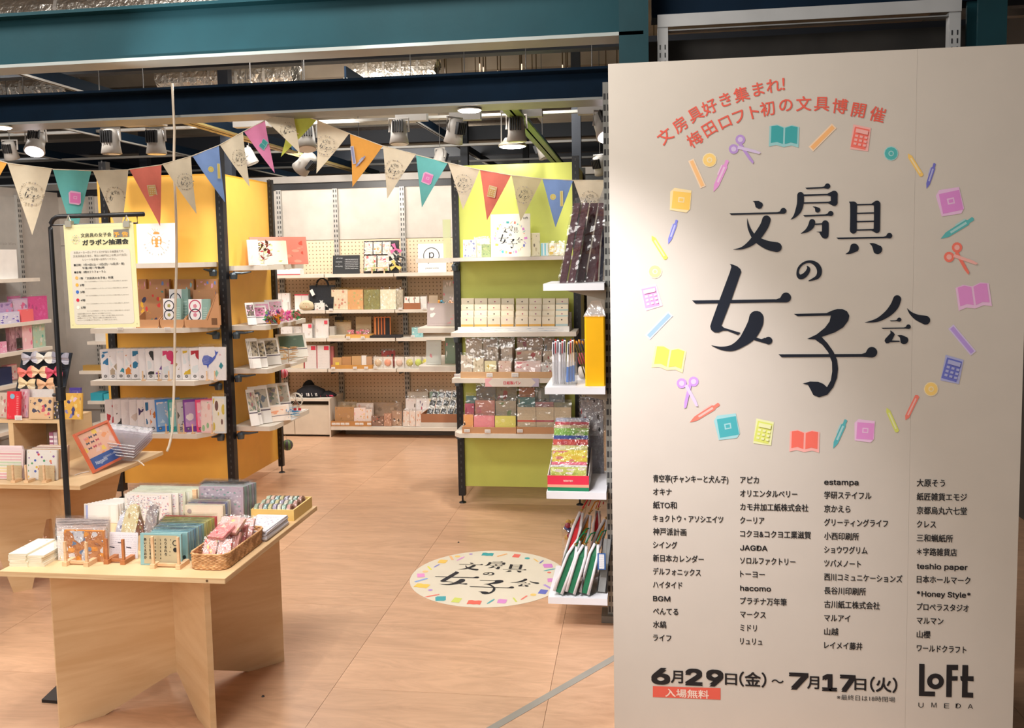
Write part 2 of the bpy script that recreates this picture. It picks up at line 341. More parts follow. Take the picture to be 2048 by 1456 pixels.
# the seven characters of the title, traced as strokes: (crop, outlines)
Z1 = (1440, 340, 5.689); Z2 = (1370, 500, 6.617); Z3 = (1540, 560, 6.0235); Z4 = (1820, 1310, 12.133)
TITLE = [
 (Z1, [[(370, 355), (400, 352), (440, 352), (480, 375), (487, 400), (470, 435), (440, 443), (405, 425), (397, 395), (390, 368)],
  *hbar(105, 502, 690, 489, 20, 720, 465, 34),
  brush([(527, 565, 48), (500, 640, 48), (430, 745, 46), (350, 830, 34), (250, 888, 14), (150, 905, 2)]),
  brush([(307, 550, 1), (326, 650, 14), (370, 740, 24), (430, 800, 36), (540, 855, 50), (645, 878, 56)]),
  *hbar(968, 210, 1190, 200, 16, 1222, 184, 31),
  brush([(915, 288, 38), (912, 380, 38), (890, 460, 34), (850, 525, 17), (803, 565, 2)]),
  [(940, 278), (1235, 270), (1235, 288), (940, 298)], [(940, 368), (1240, 360), (1240, 378), (940, 384)],
  brush([(1297, 275, 40), (1297, 330, 38), (1297, 371, 39)]), [(1220, 270), (1270, 245), (1270, 300), (1220, 290)], [(1225, 362), (1270, 350), (1270, 400), (1225, 376)],
  brush([(1055, 418, 2), (1085, 428, 12), (1108, 453, 32)]),
  *hbar(942, 522, 1230, 512, 18, 1258, 495, 30),
  brush([(1047, 592, 34), (1032, 640, 34), (985, 690, 20), (918, 724, 2)]),
  [(1070, 611), (1170, 604), (1170, 620), (1070, 626)],
  brush([(1197, 610, 38), (1197, 680, 39), (1195, 744, 38)]), [(1092, 703), (1170, 698), (1170, 778), (1148, 750), (1128, 712)],
  brush([(1518, 398, 40), (1517, 500, 38), (1515, 685, 39)]), [(1465, 360), (1515, 358), (1545, 372), (1540, 420), (1478, 420), (1478, 385)],
  brush([(1785, 385, 37), (1785, 500, 35), (1782, 682, 36)]), [(1720, 385), (1765, 352), (1765, 405), (1720, 398)], [(1720, 676), (1765, 662), (1765, 712), (1720, 688)],
  *[[(1550, y), (1755, y-5), (1755, y+11), (1550, y+16)] for y in (388, 486, 580, 676)],
  *hbar(1322, 778, 1900, 767, 18, 1925, 747, 32),
  brush([(1428, 957, 2), (1480, 935, 20), (1525, 888, 52)]), brush([(1700, 834, 2), (1745, 855, 24), (1790, 903, 54)]),
  brush([(985, 1090, 2), (1005, 1120, 18), (990, 1165, 24), (945, 1208, 28), (903, 1212, 26), (882, 1170, 14), (900, 1108, 13), (955, 1058, 13), (1030, 1043, 16), (1100, 1080, 26), (1130, 1148, 28), (1105, 1218, 22), (1005, 1263, 4)])]),
 (Z2, [[(588, 184), (625, 190), (690, 215), (730, 250), (742, 290), (612, 660), (480, 1000), (520, 1030), (735, 1095), (700, 1125), (560, 1068), (500, 1068), (440, 1092), (390, 1090), (345, 1058), (332, 1010), (350, 950), (440, 700), (590, 300), (612, 225), (605, 200)],
  *hbar(92, 688, 1180, 672, 42, 1335, 628, 66),
  brush([(943, 900, 96), (925, 985, 100), (850, 1120, 92), (745, 1225, 62), (620, 1295, 42), (480, 1300, 22), (348, 1262, 2)]),
  [(900, 1150), (940, 1158), (1010, 1178), (1060, 1160), (1080, 1240), (1000, 1218), (890, 1185)], circ(1103, 1198, 51)]),
 (Z3, [[(285, 408), (680, 398), (740, 370), (810, 348), (870, 350), (925, 375), (953, 430), (940, 490), (880, 570), (780, 630), (620, 685), (690, 760), (760, 860), (805, 960), (818, 1070), (805, 1180), (760, 1290), (690, 1380), (590, 1412), (520, 1385), (488, 1320), (455, 1262), (390, 1248), (480, 1222), (580, 1225), (640, 1250), (685, 1290), (730, 1210), (748, 1100), (745, 990), (700, 870), (630, 780), (540, 715), (445, 710), (560, 655), (660, 575), (715, 500), (732, 428), (330, 436)],
  *hbar(100, 912, 1120, 908, 36, 1225, 869, 64),
  brush([(1530, 230, 48), (1495, 315, 50), (1415, 405, 40), (1290, 482, 22), (1142, 512, 2)]),
  brush([(1650, 342, 2), (1695, 400, 18), (1770, 450, 36), (1873, 484, 54)]),
  *hbar(1440, 492, 1540, 490, 12, 1555, 477, 25), *hbar(1340, 582, 1640, 578, 14, 1665, 562, 28),
  [(1447, 605), (1485, 630), (1502, 655), (1465, 728), (1560, 730), (1560, 746), (1442, 750), (1425, 762), (1395, 762), (1378, 735), (1385, 710), (1450, 640)],
  brush([(1533, 667, 2), (1575, 680, 20), (1612, 722, 51)])])]
SY = 2.85                                             # the sign board's front face
TS = []
for K_, polys in TITLE:
    for po in polys:
        po2 = [ony(*q(K_, *p), SY) for p in po]; TS.append([(p.x, p.z) for p in po2])
LC = ony(1622, 577, SY); LR = (ony(1947, 577, SY).x-ony(1301, 577, SY).x)/2*1.13
def uvp(x, y): p = ony(x, y, SY); return p.x, p.z
# ring of stationery icons: kind, colour, x, y, rotation (degrees), size in pixels
IC = [('scissors', 'b593d3', 1490, 300, 35, 58), ('open', '3aa3a6', 1568, 272, 2, 62), ('ruler', 'f3b777', 1645, 275, -45, 66), ('calc', 'ee7365', 1720, 277, 12, 50),
 ('round', '4fb0ae', 1782, 307, 0, 29), ('pencil', 'f2c86c', 1830, 330, 58, 54), ('pen', '6f70c4', 1861, 352, -72, 54), ('book', 'd98bd0', 1900, 403, -12, 56),
 ('pen', '5bb5b5', 1914, 457, -32, 78), ('scissors', 'f07a68', 1922, 518, 40, 62), ('open', 'e093d3', 1947, 592, -8, 70), ('ruler', 'b79ae0', 1924, 680, 50, 70),
 ('calc', '6a73c6', 1903, 740, 16, 52), ('round', 'f4cf78', 1862, 778, 0, 29), ('pencil', 'f08070', 1823, 815, -64, 56), ('pencil', 'd3da6c', 1784, 840, 66, 54),
 ('book', 'df92d0', 1729, 861, 4, 46), ('pen', '55aeb4', 1679, 868, -66, 64), ('open', 'ee6f5f', 1609, 882, 2, 62), ('calc', 'd5dd6d', 1526, 865, 12, 50),
 ('book', '46aab2', 1454, 853, -10, 52), ('pen', 'f27a68', 1409, 826, -32, 70), ('scissors', 'bf93de', 1378, 785, -8, 60), ('open', 'f9d05c', 1338, 717, 10, 66),
 ('ruler', '94b2ea', 1318, 651, -46, 66), ('calc', 'ef9bd6', 1301, 595, -12, 48), ('round', 'f9cf8e', 1310, 543, 0, 28), ('pencil', 'f0ec5d', 1318, 495, 58, 56),
 ('pen', '7f84d6', 1345, 464, -70, 52), ('book', 'f6cb62', 1361, 400, 6, 48), ('ruler', 'f6c184', 1394, 347, 66, 60), ('round', 'f7d27e', 1419, 320, 0, 29), ('pen', 'e49bd8', 1441, 352, -66, 70)]
def pale(c, f=.5):
    v = [int(c[i:i+2], 16) for i in (0, 2, 4)]; return '%02x%02x%02x' % tuple(int(x+(240-x)*f) for x in v)
def icon(kind, c):
    """icon outlines in a unit square (y down) as (outline, colour)"""
    l = pale(c); R = lambda x0, y0, x1, y1: [(x0, y0), (x1, y0), (x1, y1), (x0, y1)]
    if kind == 'open': return [([(-.48, -.3), (-.25, -.36), (0, -.28), (.25, -.36), (.48, -.3), (.48, .36), (.25, .3), (0, .36), (-.25, .3), (-.48, .36)], l), ([(-.42, -.3), (-.22, -.33), (-.03, -.26), (-.03, .26), (-.22, .2), (-.42, .24)], c), ([(.42, -.3), (.22, -.33), (.03, -.26), (.03, .26), (.22, .2), (.42, .24)], c)]
    if kind == 'book': return [([(-.46, -.3), (-.3, -.48), (.42, -.44), (.44, .34), (.3, .5), (-.4, .46)], l), (R(-.34, -.34, .4, .38), c), (R(-.1, -.12, .16, .1), l), (R(-.05, -.07, .11, .05), c)]
    if kind == 'calc': return [([(-.38, -.5), (.34, -.5), (.42, .44), (-.3, .5)], l), (R(-.3, -.42, .3, .4), c)]+[(R(-.22+.19*i, -.12+.16*j, -.1+.19*i, -.03+.16*j), l) for i in range(3) for j in range(3)]+[(R(-.24, -.36, .26, -.2), l)]
    if kind == 'round': return [(circ(0, 0, .5, 12), l), (circ(0, 0, .44, 12), c), (circ(0, 0, .2, 8), l), (circ(0, 0, .12, 8), c)]
    if kind == 'ruler': return [(R(-.5, -.1, .5, .1), l), (R(-.46, -.06, .46, .06), c)]
    if kind == 'pencil': return [([(-.5, 0), (-.36, -.08), (.46, -.08), (.5, 0), (.46, .08), (-.36, .08)], c), (R(-.3, -.03, .36, .03), l)]
    if kind == 'pen': return [([(-.5, 0), (-.3, -.07), (.3, -.08), (.34, -.04), (.48, -.05), (.5, 0), (.48, .05), (.34, .05), (.3, .08), (-.3, .07)], c), (R(-.2, -.03, .28, .03), l), (R(0, -.11, .3, -.07), l)]
    if kind == 'scissors': return [(circ(-.34, -.2, .17, 12), c), (circ(-.34, -.2, .09, 10), l), (circ(-.34, .2, .17, 12), c), (circ(-.34, .2, .09, 10), l), ([(-.24, -.12), (.48, .16), (.5, .24), (.3, .2), (-.28, -.02)], c), ([(-.24, .12), (.48, -.16), (.5, -.24), (.3, -.2), (-.28, .02)], l)]
def icons_mesh(nm='icon_ring', simple=False):
    cols = []; mb = MB()
    for kd, c, x, y, rot, sz in IC:
        a = math.radians(rot+90 if kd == 'scissors' and rot < 0 else rot)
        for j, (po, cc) in enumerate(icon(kd, c)[:(1 if simple else None)]):
            if simple: cc = c
            if cc not in cols: cols.append(cc)
            pp = [uvp(x+(u*math.cos(a)-v*math.sin(a))*sz, y+(u*math.sin(a)+v*math.cos(a))*sz) for u, v in po]
            mb.flat(pp, cols.index(cc), -.0002*j)
    return mb.mesh(nm, [M(c, .6, var=.03) for c in cols])
INK = M('0e1726', .5, var=.02)
def title_mesh(nm='title_lettering', mat=None):
    mb = MB()
    for i, po in enumerate(TS): mb.flat(po, 0, -.00007*(i % 7))
    return mb.mesh(nm, mat or INK)
def norm_mesh(me):
    """same print, centred and with the ring's radius equal to one"""
    me = me.copy()
    for v in me.vertices: v.co = Vector(((v.co.x-LC.x)/LR, v.co.y/LR, (v.co.z-LC.z)/LR))
    return me
# ================================================================ STRUCTURE
PLY = wood('plywood_floor', 'c59b7b', 'dbb08e', .30, (2.2, 9, 9), 4.5)
BIRCH = wood('birch_ply', 'd9b587', 'e6c79c', .5, (2, 2, 14), 1.2)
BIRCHE = wood('birch_ply_edge', 'c79f72', 'e3c79c', .55, (3, 3, 60), .3)
WALLG = M('aca6a0', .6); STEEL = M('aba8a3', .4, .2); BLK = M('15161a', .4, var=.1); WHT = M('e6e1d8', .45)
SHELFW = M('ddd5c9', .42); TEAL = M('0d343b', .55, var=.08, bump=.03, spec=.25); DTEAL = M('061a2b', .8, var=.12, spec=.15)
YEL = M('f6bf56', .5, var=.03); GRN = M('ccd468', .5, var=.03)
floor = link('floor', mesh('floor', [(-9, -3, -.03), (7, -3, -.03), (7, 15, -.03), (-9, 15, -.03)], [(0, 1, 2, 3)], M('6d4a38', .8))); tag(floor, kind='structure')
SW, SLn = .795, 1.59
ply_me = {}
mb = MB(); g = .0007
mb.box((-SW/2+g, -SLn/2+g, 0), (SW/2-g, SLn/2-g, .03)); ply_me = mb.mesh('sheet', PLY)
for i in range(-9, 7):
    xc = -.32+SW*(i+.5)
    off = 3.03 if i % 2 else 3.79
    for j in range(-3, 7):
        yc = off+SLn*(j+.5)
        if -3 < yc < 14: link('plywood_sheet', ply_me, floor, (xc, yc, 0))
YW, XW = 7.9, -5.45
# far shell behind the store
wf = B('wall_back', (-9, YW, 0), (2.2, YW+.06, 2.3), M('a39c95', .6), kind='structure')
wf2 = B('wall_far', (-9, 14.5, 0), (7, 14.6, 3.6), M('8a7a68', .8, var=.25, scale=1.2), kind='structure')
wl = B('wall_left', (XW-.06, -1, 0), (XW, YW, 2.28), WALLG, kind='structure')
wr = B('wall_right', (2.2, 2.9, 0), (2.26, YW, 3.6), M('4a4541', .7), kind='structure')
ceil = B('ceiling', (-9, 1.0, 3.35), (7, 15, 3.4), M('7d7468', .85, var=.3, scale=1.5), kind='structure')
# concrete joists of the slab
for k in range(9): B('ceiling_joist', (-9, 7.8+k*.75, 3.22), (7, 8.1+k*.75, 3.35), M('8d8274', .85, var=.3, scale=2), ceil).location -= ceil.location
# grey panels, standards and pegboard of the back wall
PEG = bpy.data.materials.new('pegboard'); PEG.use_nodes = True; t = PEG.node_tree; b = t.nodes['Principled BSDF']
g_ = nd(t, 'ShaderNodeNewGeometry'); s_ = nd(t, 'ShaderNodeSeparateXYZ'); t.links.new(g_.outputs['Position'], s_.inputs[0])
def fr(o):
    a = nd(t, 'ShaderNodeMath', operation='MULTIPLY'); a.inputs[1].default_value = 1/.034; t.links.new(o, a.inputs[0])
    f = nd(t, 'ShaderNodeMath', operation='FRACT'); t.links.new(a.outputs[0], f.inputs[0])
    c = nd(t, 'ShaderNodeMath', operation='SUBTRACT'); c.inputs[1].default_value = .5; t.links.new(f.outputs[0], c.inputs[0])
    p = nd(t, 'ShaderNodeMath', operation='POWER'); p.inputs[1].default_value = 2; t.links.new(c.outputs[0], p.inputs[0]); return p.outputs[0]
a_ = nd(t, 'ShaderNodeMath', operation='ADD'); t.links.new(fr(s_.outputs[0]), a_.inputs[0]); t.links.new(fr(s_.outputs[2]), a_.inputs[1])
l_ = nd(t, 'ShaderNodeMath', operation='LESS_THAN'); l_.inputs[1].default_value = .022; t.links.new(a_.outputs[0], l_.inputs[0])
mx_ = nd(t, 'ShaderNodeMixRGB'); mx_.inputs[1].default_value = lin('e0c4a6')+(1,); mx_.inputs[2].default_value = lin('7d6248')+(1,)
t.links.new(l_.outputs[0], mx_.inputs[0]); t.links.new(mx_.outputs[0], b.inputs['Base Color']); b.inputs['Roughness'].default_value = .6
PX = [-6.15, -5.1, -4.5, -3.87, -3.24, ony(675, 450, YW).x, ony(808, 450, YW).x, -1.44, -.82]
ST = MB()
SLOTM = M('3b3b3c', .5)
def standard(name, x, y, z0, z1, parent=None, w=.045, n=60, face='-y', mat=STEEL):
    """slotted upright: a channel with two columns of dark slots"""
    mb = MB()
    mb.box((-w/2, -.015, 0), (w/2, .015, z1-z0))
    k = 0
    dz = max(.045, (z1-z0)/n)
    z = .04
    while z < z1-z0-.03:
        for s in (-.25, .25): mb.box((s*w-.0045, -.0165, z), (s*w+.0045, -.0145, z+dz*.55), 1)
        z += dz
    o = link(name, mb.mesh(name, [mat, SLOTM]), parent, (x, y, z0), (0, 0, {'-y': 0, '+x': math.pi/2, '-x': -math.pi/2}[face])); return o
for a, b_ in zip(PX[:-1], PX[1:]):
    o = B('grey_panel', (a+.012, YW-.02, 1.78), (b_-.012, YW-.001, 2.24), M('b7b0a7', .5), wf); o.location -= wf.location
    o = B('pegboard_panel', (a+.012, YW-.02, .2), (b_-.012, YW-.001, 1.775), PEG if a > -3.9 else M('b0aaa3', .5), wf); o.location -= wf.location
    if a <= -3.9: o.name = 'grey_panel'
for x in PX[1:-1]:
    o = standard('standard', x, YW-.035, .05, 2.24, wf); o.location -= wf.location
o = B('top_rail', (-9, YW-.05, 2.3), (2.2, YW+.04, 2.36), M('8a857f', .5), wf); o.location -= wf.location
o = B('top_rail', (-9, YW-.03, 2.24), (2.2, YW+.0, 2.30), BLK, wf); o.location -= wf.location
for k in range(5):
    y = YW-.62-k*.62
    o = standard('standard', XW+.02, y, .05, 2.22, wl, face='+x'); o.location -= wl.location
    o = B('grey_panel', (XW, y-.6, .1), (XW+.012, y-.02, 2.2), M('aaa6a1', .5), wl); o.location -= wl.location
# ---- steel beams
def ibeam_x(name, x0, x1, y, zb, h, w_, mat, lipmat=None, kind='structure'):
    mb = MB()
    mb.box((x0, y-w_/2, zb), (x1, y+w_/2, zb+.012), 1); mb.box((x0, y-w_/2, zb+h-.012), (x1, y+w_/2, zb+h), 0)
    mb.box((x0, y-.008, zb+.012), (x1, y+.008, zb+h-.012), 0)
    return tag(link(name, mb.mesh(name, [mat, lipmat or mat])), kind=kind)
LIP = M('8f9693', .45)  # light on the flange underside painted in as pale grey
TEALW = M('0c3840', .6, var=.05, bump=.04, spec=.2)
b1 = ibeam_x('beam_front', -4.6, .03, 3.2, 2.345, .2, .12, TEALW, LIP)
b1r = ibeam_x('beam_front_right', .06, 1.55, 3.28, 2.42, .3, .1, DTEAL)
b2 = ibeam_x('beam_middle', -7, 2.2, 4.43, 2.335, .155, .2, DTEAL, M('7f8380', .45))
for nm, y, zb, h in (('beam_upper', 5.9, 2.92, .055), ('beam_upper', 8.3, 2.98, .12), ('beam_rear', 8.6, 2.72, .13), ('beam_rear', 9.9, 2.72, .13), ('beam_rear', 11.4, 2.72, .16), ('beam_rear', 12.8, 2.6, .16)):
    tag(B(nm, (-9, y-.05, zb), (7, y+.05, zb+h), M('0c1420', .6)), kind='structure')
LG = M('9b9a96', .5)
for nm, y, zb in (('ceiling_rail', 6.6, 2.63), ('ceiling_rail', 8.2, 2.62), ('ceiling_rail', 9.4, 2.6), ('ceiling_rail', 10.8, 2.62)):
    tag(B(nm, (-9, y-.02, zb), (2, y+.02, zb+.02), LG), kind='structure')
for x, y0, y1, z, mt in ((-.68, 4.55, 9, 2.4, M('7d9a4a', .5)), (-2.62, 4.55, 9, 2.42, M('8a7a48', .5)), (-4.2, 4.5, 12, 2.6, LG), (-5.6, 4.5, 12, 2.62, LG), (-3.4, 4.5, 12, 2.66, LG), (-1.7, 5.2, 12, 2.66, LG)):  # lime and yellow ties: light bounced off the display units, put into the colour
    mb = MB(); ww = .045 if z < 2.5 else .012
    mb.box((x-ww, y0, z), (x+ww, y1, z+.012)); mb.box((x-.006, y0, z), (x+.006, y1, z+.08), 1)
    tag(link('ceiling_tie', mb.mesh('ceiling_tie', [mt, DTEAL])), kind='structure')
for x, y, z0, z1, ww in ((-1.62, 8.5, 2.36, 3.3, .07), (-1.15, 9.5, 2.3, 3.3, .06), (-3.4, 7.2, 2.3, 3.3, .09), (-.45, 7.0, 2.25, 3.3, .07), (-4.9, 8.5, 2.3, 3.3, .08), (-6.3, 8, 2.3, 3.3, .1)):
    tag(B('hanger_post', (x-ww/2, y-.04, z0), (x+ww/2, y+.04, z1), M('0c1420', .6)), kind='structure')
# green steel columns
def column(px0, px1, Y):
    a = ony(px0, 90, Y); c = ony(px1, 90, Y); mb = MB()
    mb.box((a.x, Y, 0), (c.x, Y+.012, 3.3)); mb.box((a.x, Y+.10, 0), (c.x, Y+.112, 3.3))
    mb.box(((a.x+c.x)/2-.006, Y+.012, 0), ((a.x+c.x)/2+.006, Y+.10, 3.3))
    return tag(link('column', mb.mesh('column', [TEAL])), kind='structure')
column(1238, 1297, 3.14); column(1955, 2013, 3.14)
# white slotted-angle frame between the columns
fr_ = thing('angle_frame', 'white slotted-angle metal frame hung between the two green columns above the sign', 'metal frame', (0, 0, 0))
AW = M('a5a6a6', .5)
xa, xb = ony(1315, 80, 3.2).x, ony(1921, 80, 3.2).x; zt = ony(1600, 40, 3.2).z
for x, nm in ((xa, 'upright'), (xb-.036, 'upright')):
    mb = MB(); mb.box((x, 3.2, 1.2), (x+.036, 3.204, zt)); z = 1.25
    while z < zt-.05:
        for s in (.009, .026): mb.box((x+s-.002, 3.199, z), (x+s+.002, 3.2, z+.016), 1)
        z += .027
    mb.box((x, 3.204, 1.2), (x+.004, 3.234, zt)); link(nm, mb.mesh(nm, [AW, BLK]), fr_)
B('header', (xa, 3.195, zt), (xb, 3.2, zt+.042), AW, fr_)
B('header_lip', (xa, 3.205, zt-.012), (xb, 3.24, zt-.008), M('7d7e7e', .5), fr_)
pn = B('panel_dark', (xa-.1, 3.36, 0), (xb+.1, 3.38, zt-.01), M('2c2926', .7, var=.3), kind='structure'); pn.name = 'partition_dark'
B('partition_frame', (1.42, 3.5, 1.9), (1.9, 3.52, 2.6), M('23303a', .6), kind='structure').name = 'partition_side'
for k in range(3):
    tag(B('brace', (1.32, 3.6, 2.45+.06*k), (2.2, 3.64, 2.475+.06*k), LG), kind='structure')
# foil-wrapped air ducts above the beams
FOIL = M('c9c5bd', .33, .9, .15, 6, bump=1.0)
def duct(x0, x1, y, z, r, lab):
    mb = MB(); n = 22; N = 46; vs = []; random.seed(int(x0*10)+5)
    for i in range(N+1):
        for k in range(n):
            rr = r*(1+random.uniform(-.035, .035)); a = 2*math.pi*k/n
            vs.append((x0+(x1-x0)*i/N+random.uniform(-.02, .02), y+rr*math.cos(a), z+rr*math.sin(a)))
    fs = [(i*n+k, i*n+(k+1) % n, (i+1)*n+(k+1) % n, (i+1)*n+k) for i in range(N) for k in range(n)]
    mb.add(vs, fs)
    t_ = thing('air_duct', lab, 'duct', (0, 0, 0)); link('foil_wrap', mb.mesh('foil_wrap', [FOIL]), t_)
    for i in range(1, 5):
        b2_ = MB(); x = x0+(x1-x0)*i/5; b2_.tube([(x, y, z+r), (x, y, 3.34)], .006, 5)
        b2_.lathe([(r*1.03, -.01), (r*1.03, .01)], 22, (x, y, z), M4=Matrix.Rotation(math.pi/2, 4, 'Y'))
        link('strap', b2_.mesh('strap', [STEEL]), t_)
duct(ony(335, 140, 7.6).x, ony(602, 140, 7.6).x, 7.5, 3.185, .135, 'crumpled silver foil air duct above the middle beam')
duct(ony(-60, 140, 7.6).x, ony(160, 140, 7.6).x, 7.5, 3.18, .13, 'foil-wrapped duct at the far left above the beams')
duct(-4.2, -1.5, 4.7, 2.98, .12, 'foil duct just above the front teal beam')
duct(ony(715, 130, 7.6).x, ony(880, 130, 7.6).x, 7.5, 3.185, .13, 'short crumpled foil duct right of the middle of the ceiling')
# perforated sheet and hanging clutter over the store
for x0, x1, y, z in ((-5.2, -4.2, 7.3, 2.98), (-3.3, -1.9, 9, 2.95), (-2.2, -1.0, 9.2, 3.0)):
    tag(B('ceiling_deck', (x0, y, z), (x1, y+.7, z+.02), PT('dots', 'a59c90', ['3a342e', '3a342e'], 26, .25)), kind='structure')
# wooden battens hanging in the far ceiling
mb = MB()
for k in range(26):
    x = random.uniform(-1.5, .2); y = random.uniform(6.2, 7.3); mb.tube([(x, y, 3.35), (x, y, random.uniform(2.75, 3.1))], .004, 4)
tag(link('hanger_rods', mb.mesh('hanger_rods', [M('4a3a22', .6)])), kind='stuff', label='thin threaded rods hanging from the ceiling slab', cat='rods')
# ================================================================ TRACK LIGHTS
GREYP = M('9c9893', .45); 
def track(px0, px1, py, Y, lab):
    a = ony(px0, py, Y); c = ony(px1, py, Y)
    t_ = thing('track_box', lab, 'light track', ((a.x+c.x)/2, Y, a.z)); hw = abs(c.x-a.x)/2
    B('housing', (-hw, -.03, 0), (hw, .03, .05), GREYP, t_); B('rail', (-hw, -.012, .05), (hw, .012, .065), LG, t_)
    mb = MB(); mb.tube([(0, 0, .06), (0, 0, 3.35-a.z)], .003, 5); link('hanging_rod', mb.mesh('hanging_rod', [M('4a4846', .5)]), t_)
def spotlight(px, py, Y, tilt, yaw, lab, on=False, s=1.18, hang=False):
    """track spotlight: ribbed can in a yoke; can axis points down and swings by tilt"""
    c = ony(px, py, Y); t_ = thing('spotlight', lab, 'spotlight', c, yaw, 'ceiling spotlights')
    R_ = Matrix.Rotation(tilt, 4, 'X')
    mb = MB(); mb.lathe([(.018*s, .062*s), (.036*s, .055*s), (.042*s, .02*s), (.043*s, -.02*s), (.05*s, -.06*s), (.046*s, -.062*s)], 20, M4=R_)
    link('can', mb.mesh('can', [GREYP], True), t_)
    for k in range(5):
        mb = MB(); mb.box((-.024*s+.012*s*k-.003*s, -.052*s, -.01*s), (-.024*s+.012*s*k+.003*s, -.03*s, .05*s), M4=R_); link('cooling_fin', mb.mesh('cooling_fin', [BLK]), t_)
    mb = MB(); mb.lathe([(.043*s, -.064*s), (.0, -.0645*s)], 18, M4=R_)
    link('lens', mb.mesh('lens', [EM('fff6ff', 14) if on else M('cfccc8', .15)]), t_)
    mb = MB(); mb.tube([(-.05*s, 0, 0), (-.05*s, 0, .066*s), (.05*s, 0, .066*s), (.05*s, 0, 0)], .006*s, 6)
    if hang: m2 = MB(); m2.tube([(0, 0, .066*s), (0, 0, 3.35-c.z)], .003, 6); link('hanging_rod', m2.mesh('hanging_rod', [M('4a4846', .5)]), t_)
    link('yoke', mb.mesh('yoke', [GREYP]), t_)
    return c
for i, (a, b_, c, d, lab) in enumerate(((62, 246, 262, 5.0, 'grey light track box above the leftmost spotlight'), (160, 246, 250, 5.0, 'grey track box over the two left spotlights'), (252, 330, 250, 5.0, 'short grey track box right of the left pair of spotlights'),
    (470, 540, 252, 5.2, 'track box behind the bunting peak'), (793, 855, 240, 5.4, 'track box above the mid-ceiling spotlight'), (900, 962, 238, 5.4, 'track box left of the big downlight'), (1022, 1085, 232, 5.4, 'track box over the big downlight'), (1156, 1214, 226, 5.0, 'track box next to the sign board'))):
    if i == 0: a = 22
    track(min(a, b_) if i != 0 else 22, 82 if i == 0 else max(a, b_), c+4, d, lab)
spotlight(72, 284, 5.0, -.55, .3, 'lit spotlight at the far left of the ceiling track', True)
spotlight(222, 283, 5.0, 0, 0, 'left spotlight of the close pair above the yellow unit')
spotlight(312, 283, 5.0, 0, 0, 'right spotlight of the close pair above the yellow unit')
spotlight(613, 275, 5.1, -.3, .4, 'spotlight just right of the bunting peak', hang=True)
spotlight(612, 325, 5.6, .9, 1.2, 'spotlight tilted sideways below the bunting peak', hang=True)
spotlight(798, 264, 5.3, -.1, 0.1, 'spotlight in the middle of the ceiling, above the yellow flag')
spotlight(910, 262, 5.3, .3, .9, 'spotlight turned away, left of the big downlight')
spotlight(1033, 258, 5.2, 0, 0, 'spotlight directly above the big round downlight')
spotlight(1207, 252, 4.9, -.6, .5, 'lit spotlight beside the top corner of the sign board', True)
for x, y, Y, dn in ((880, 315, 7.4, 'above the turquoise flag of the right strand'), (1200, 330, 6.8, 'just left of the sign board'), (498, 312, 7.2, 'between the pink and cream flags'), (720, 358, 8.4, 'above the back wall behind the yellow-orange flag'), (20, 300, 6.5, 'at the far left'), (1085, 300, 7.6, 'right of the big downlight')):
    spotlight(x, y, Y, .4, x*.01, 'small distant spotlight '+dn, False, 1.15, True)
def downlight(px, py, Y, r, lab, flat):
    c = ony(px, py, Y); t_ = thing('downlight', lab, 'downlight', c)
    if flat: c.z = 2.334; t_.location = c-Vector((0, 0, .009))
    mb = MB(); mb.lathe([(r*.8, .0085), (r, .006), (r, 0)] if flat else [(r*.55, .05), (r*.7, .03), (r, .012), (r, 0)], 28); link('reflector', mb.mesh('reflector', [M('b9b2a0', .3)], True), t_)
    mb = MB(); mb.lathe([(r*.93, -.001), (r*.8, -.006), (.001, -.009)], 28); link('diffuser', mb.mesh('diffuser', [EM('fffaff', 30)]), t_)
    if flat: return
    mb = MB()
    for s in (-1, 1): mb.tube([(s*r*.8, 0, .012), (s*r*.75, 0, .22)], .004, 5)
    mb.box((-r*.8, -.02, .2), (r*.8, .02, .24)); link('bracket', mb.mesh('bracket', [GREYP]), t_)
downlight(1025, 293, 5.4, .085, 'big round lit downlight above the green display unit', False)
downlight(939, 207, 4.43, .062, 'round lit downlight set under the middle beam', True)
downlight(3, 242, 4.35, .05, 'lit downlight under the middle beam at the left edge', True)
# ================================================================ BIG SIGN BOARD
def pxw(x0, x1, y, Y): return ony(x1, y, Y).x-ony(x0, y, Y).x
SGN = M('cdc6bb', .36, var=.015)
sl = ony(1216, 128, SY); sr = ony(2049, 90, SY)
sign = thing('sign_board', 'tall white sign board with navy stationery fair title, maker list and dates', 'sign', (sl.x, SY, 0))
sx0 = sl.x; W1 = ony(1822, 800, SY).x-sx0; WT = 1.235; ZT = sl.z
B('board', (0, 0, .004), (W1-.0002, .045, ZT), SGN, sign); B('board', (W1+.0002, 0, .004), (WT, .045, ZT), SGN, sign)
mb = MB(); mb.prism([(.05, 0), (.45, 0), (.05, 1.3)], .02, 'x', 0, Matrix.Translation((.3, .045-.05, 0))); mb.prism([(.05, 0), (.45, 0), (.05, 1.3)], .02, 'x', 0, Matrix.Translation((.9, .045-.05, 0)))
mb.box((.28, .046, 0), (.34, .49, .004)); mb.box((.88, .046, 0), (.94, .49, .004))
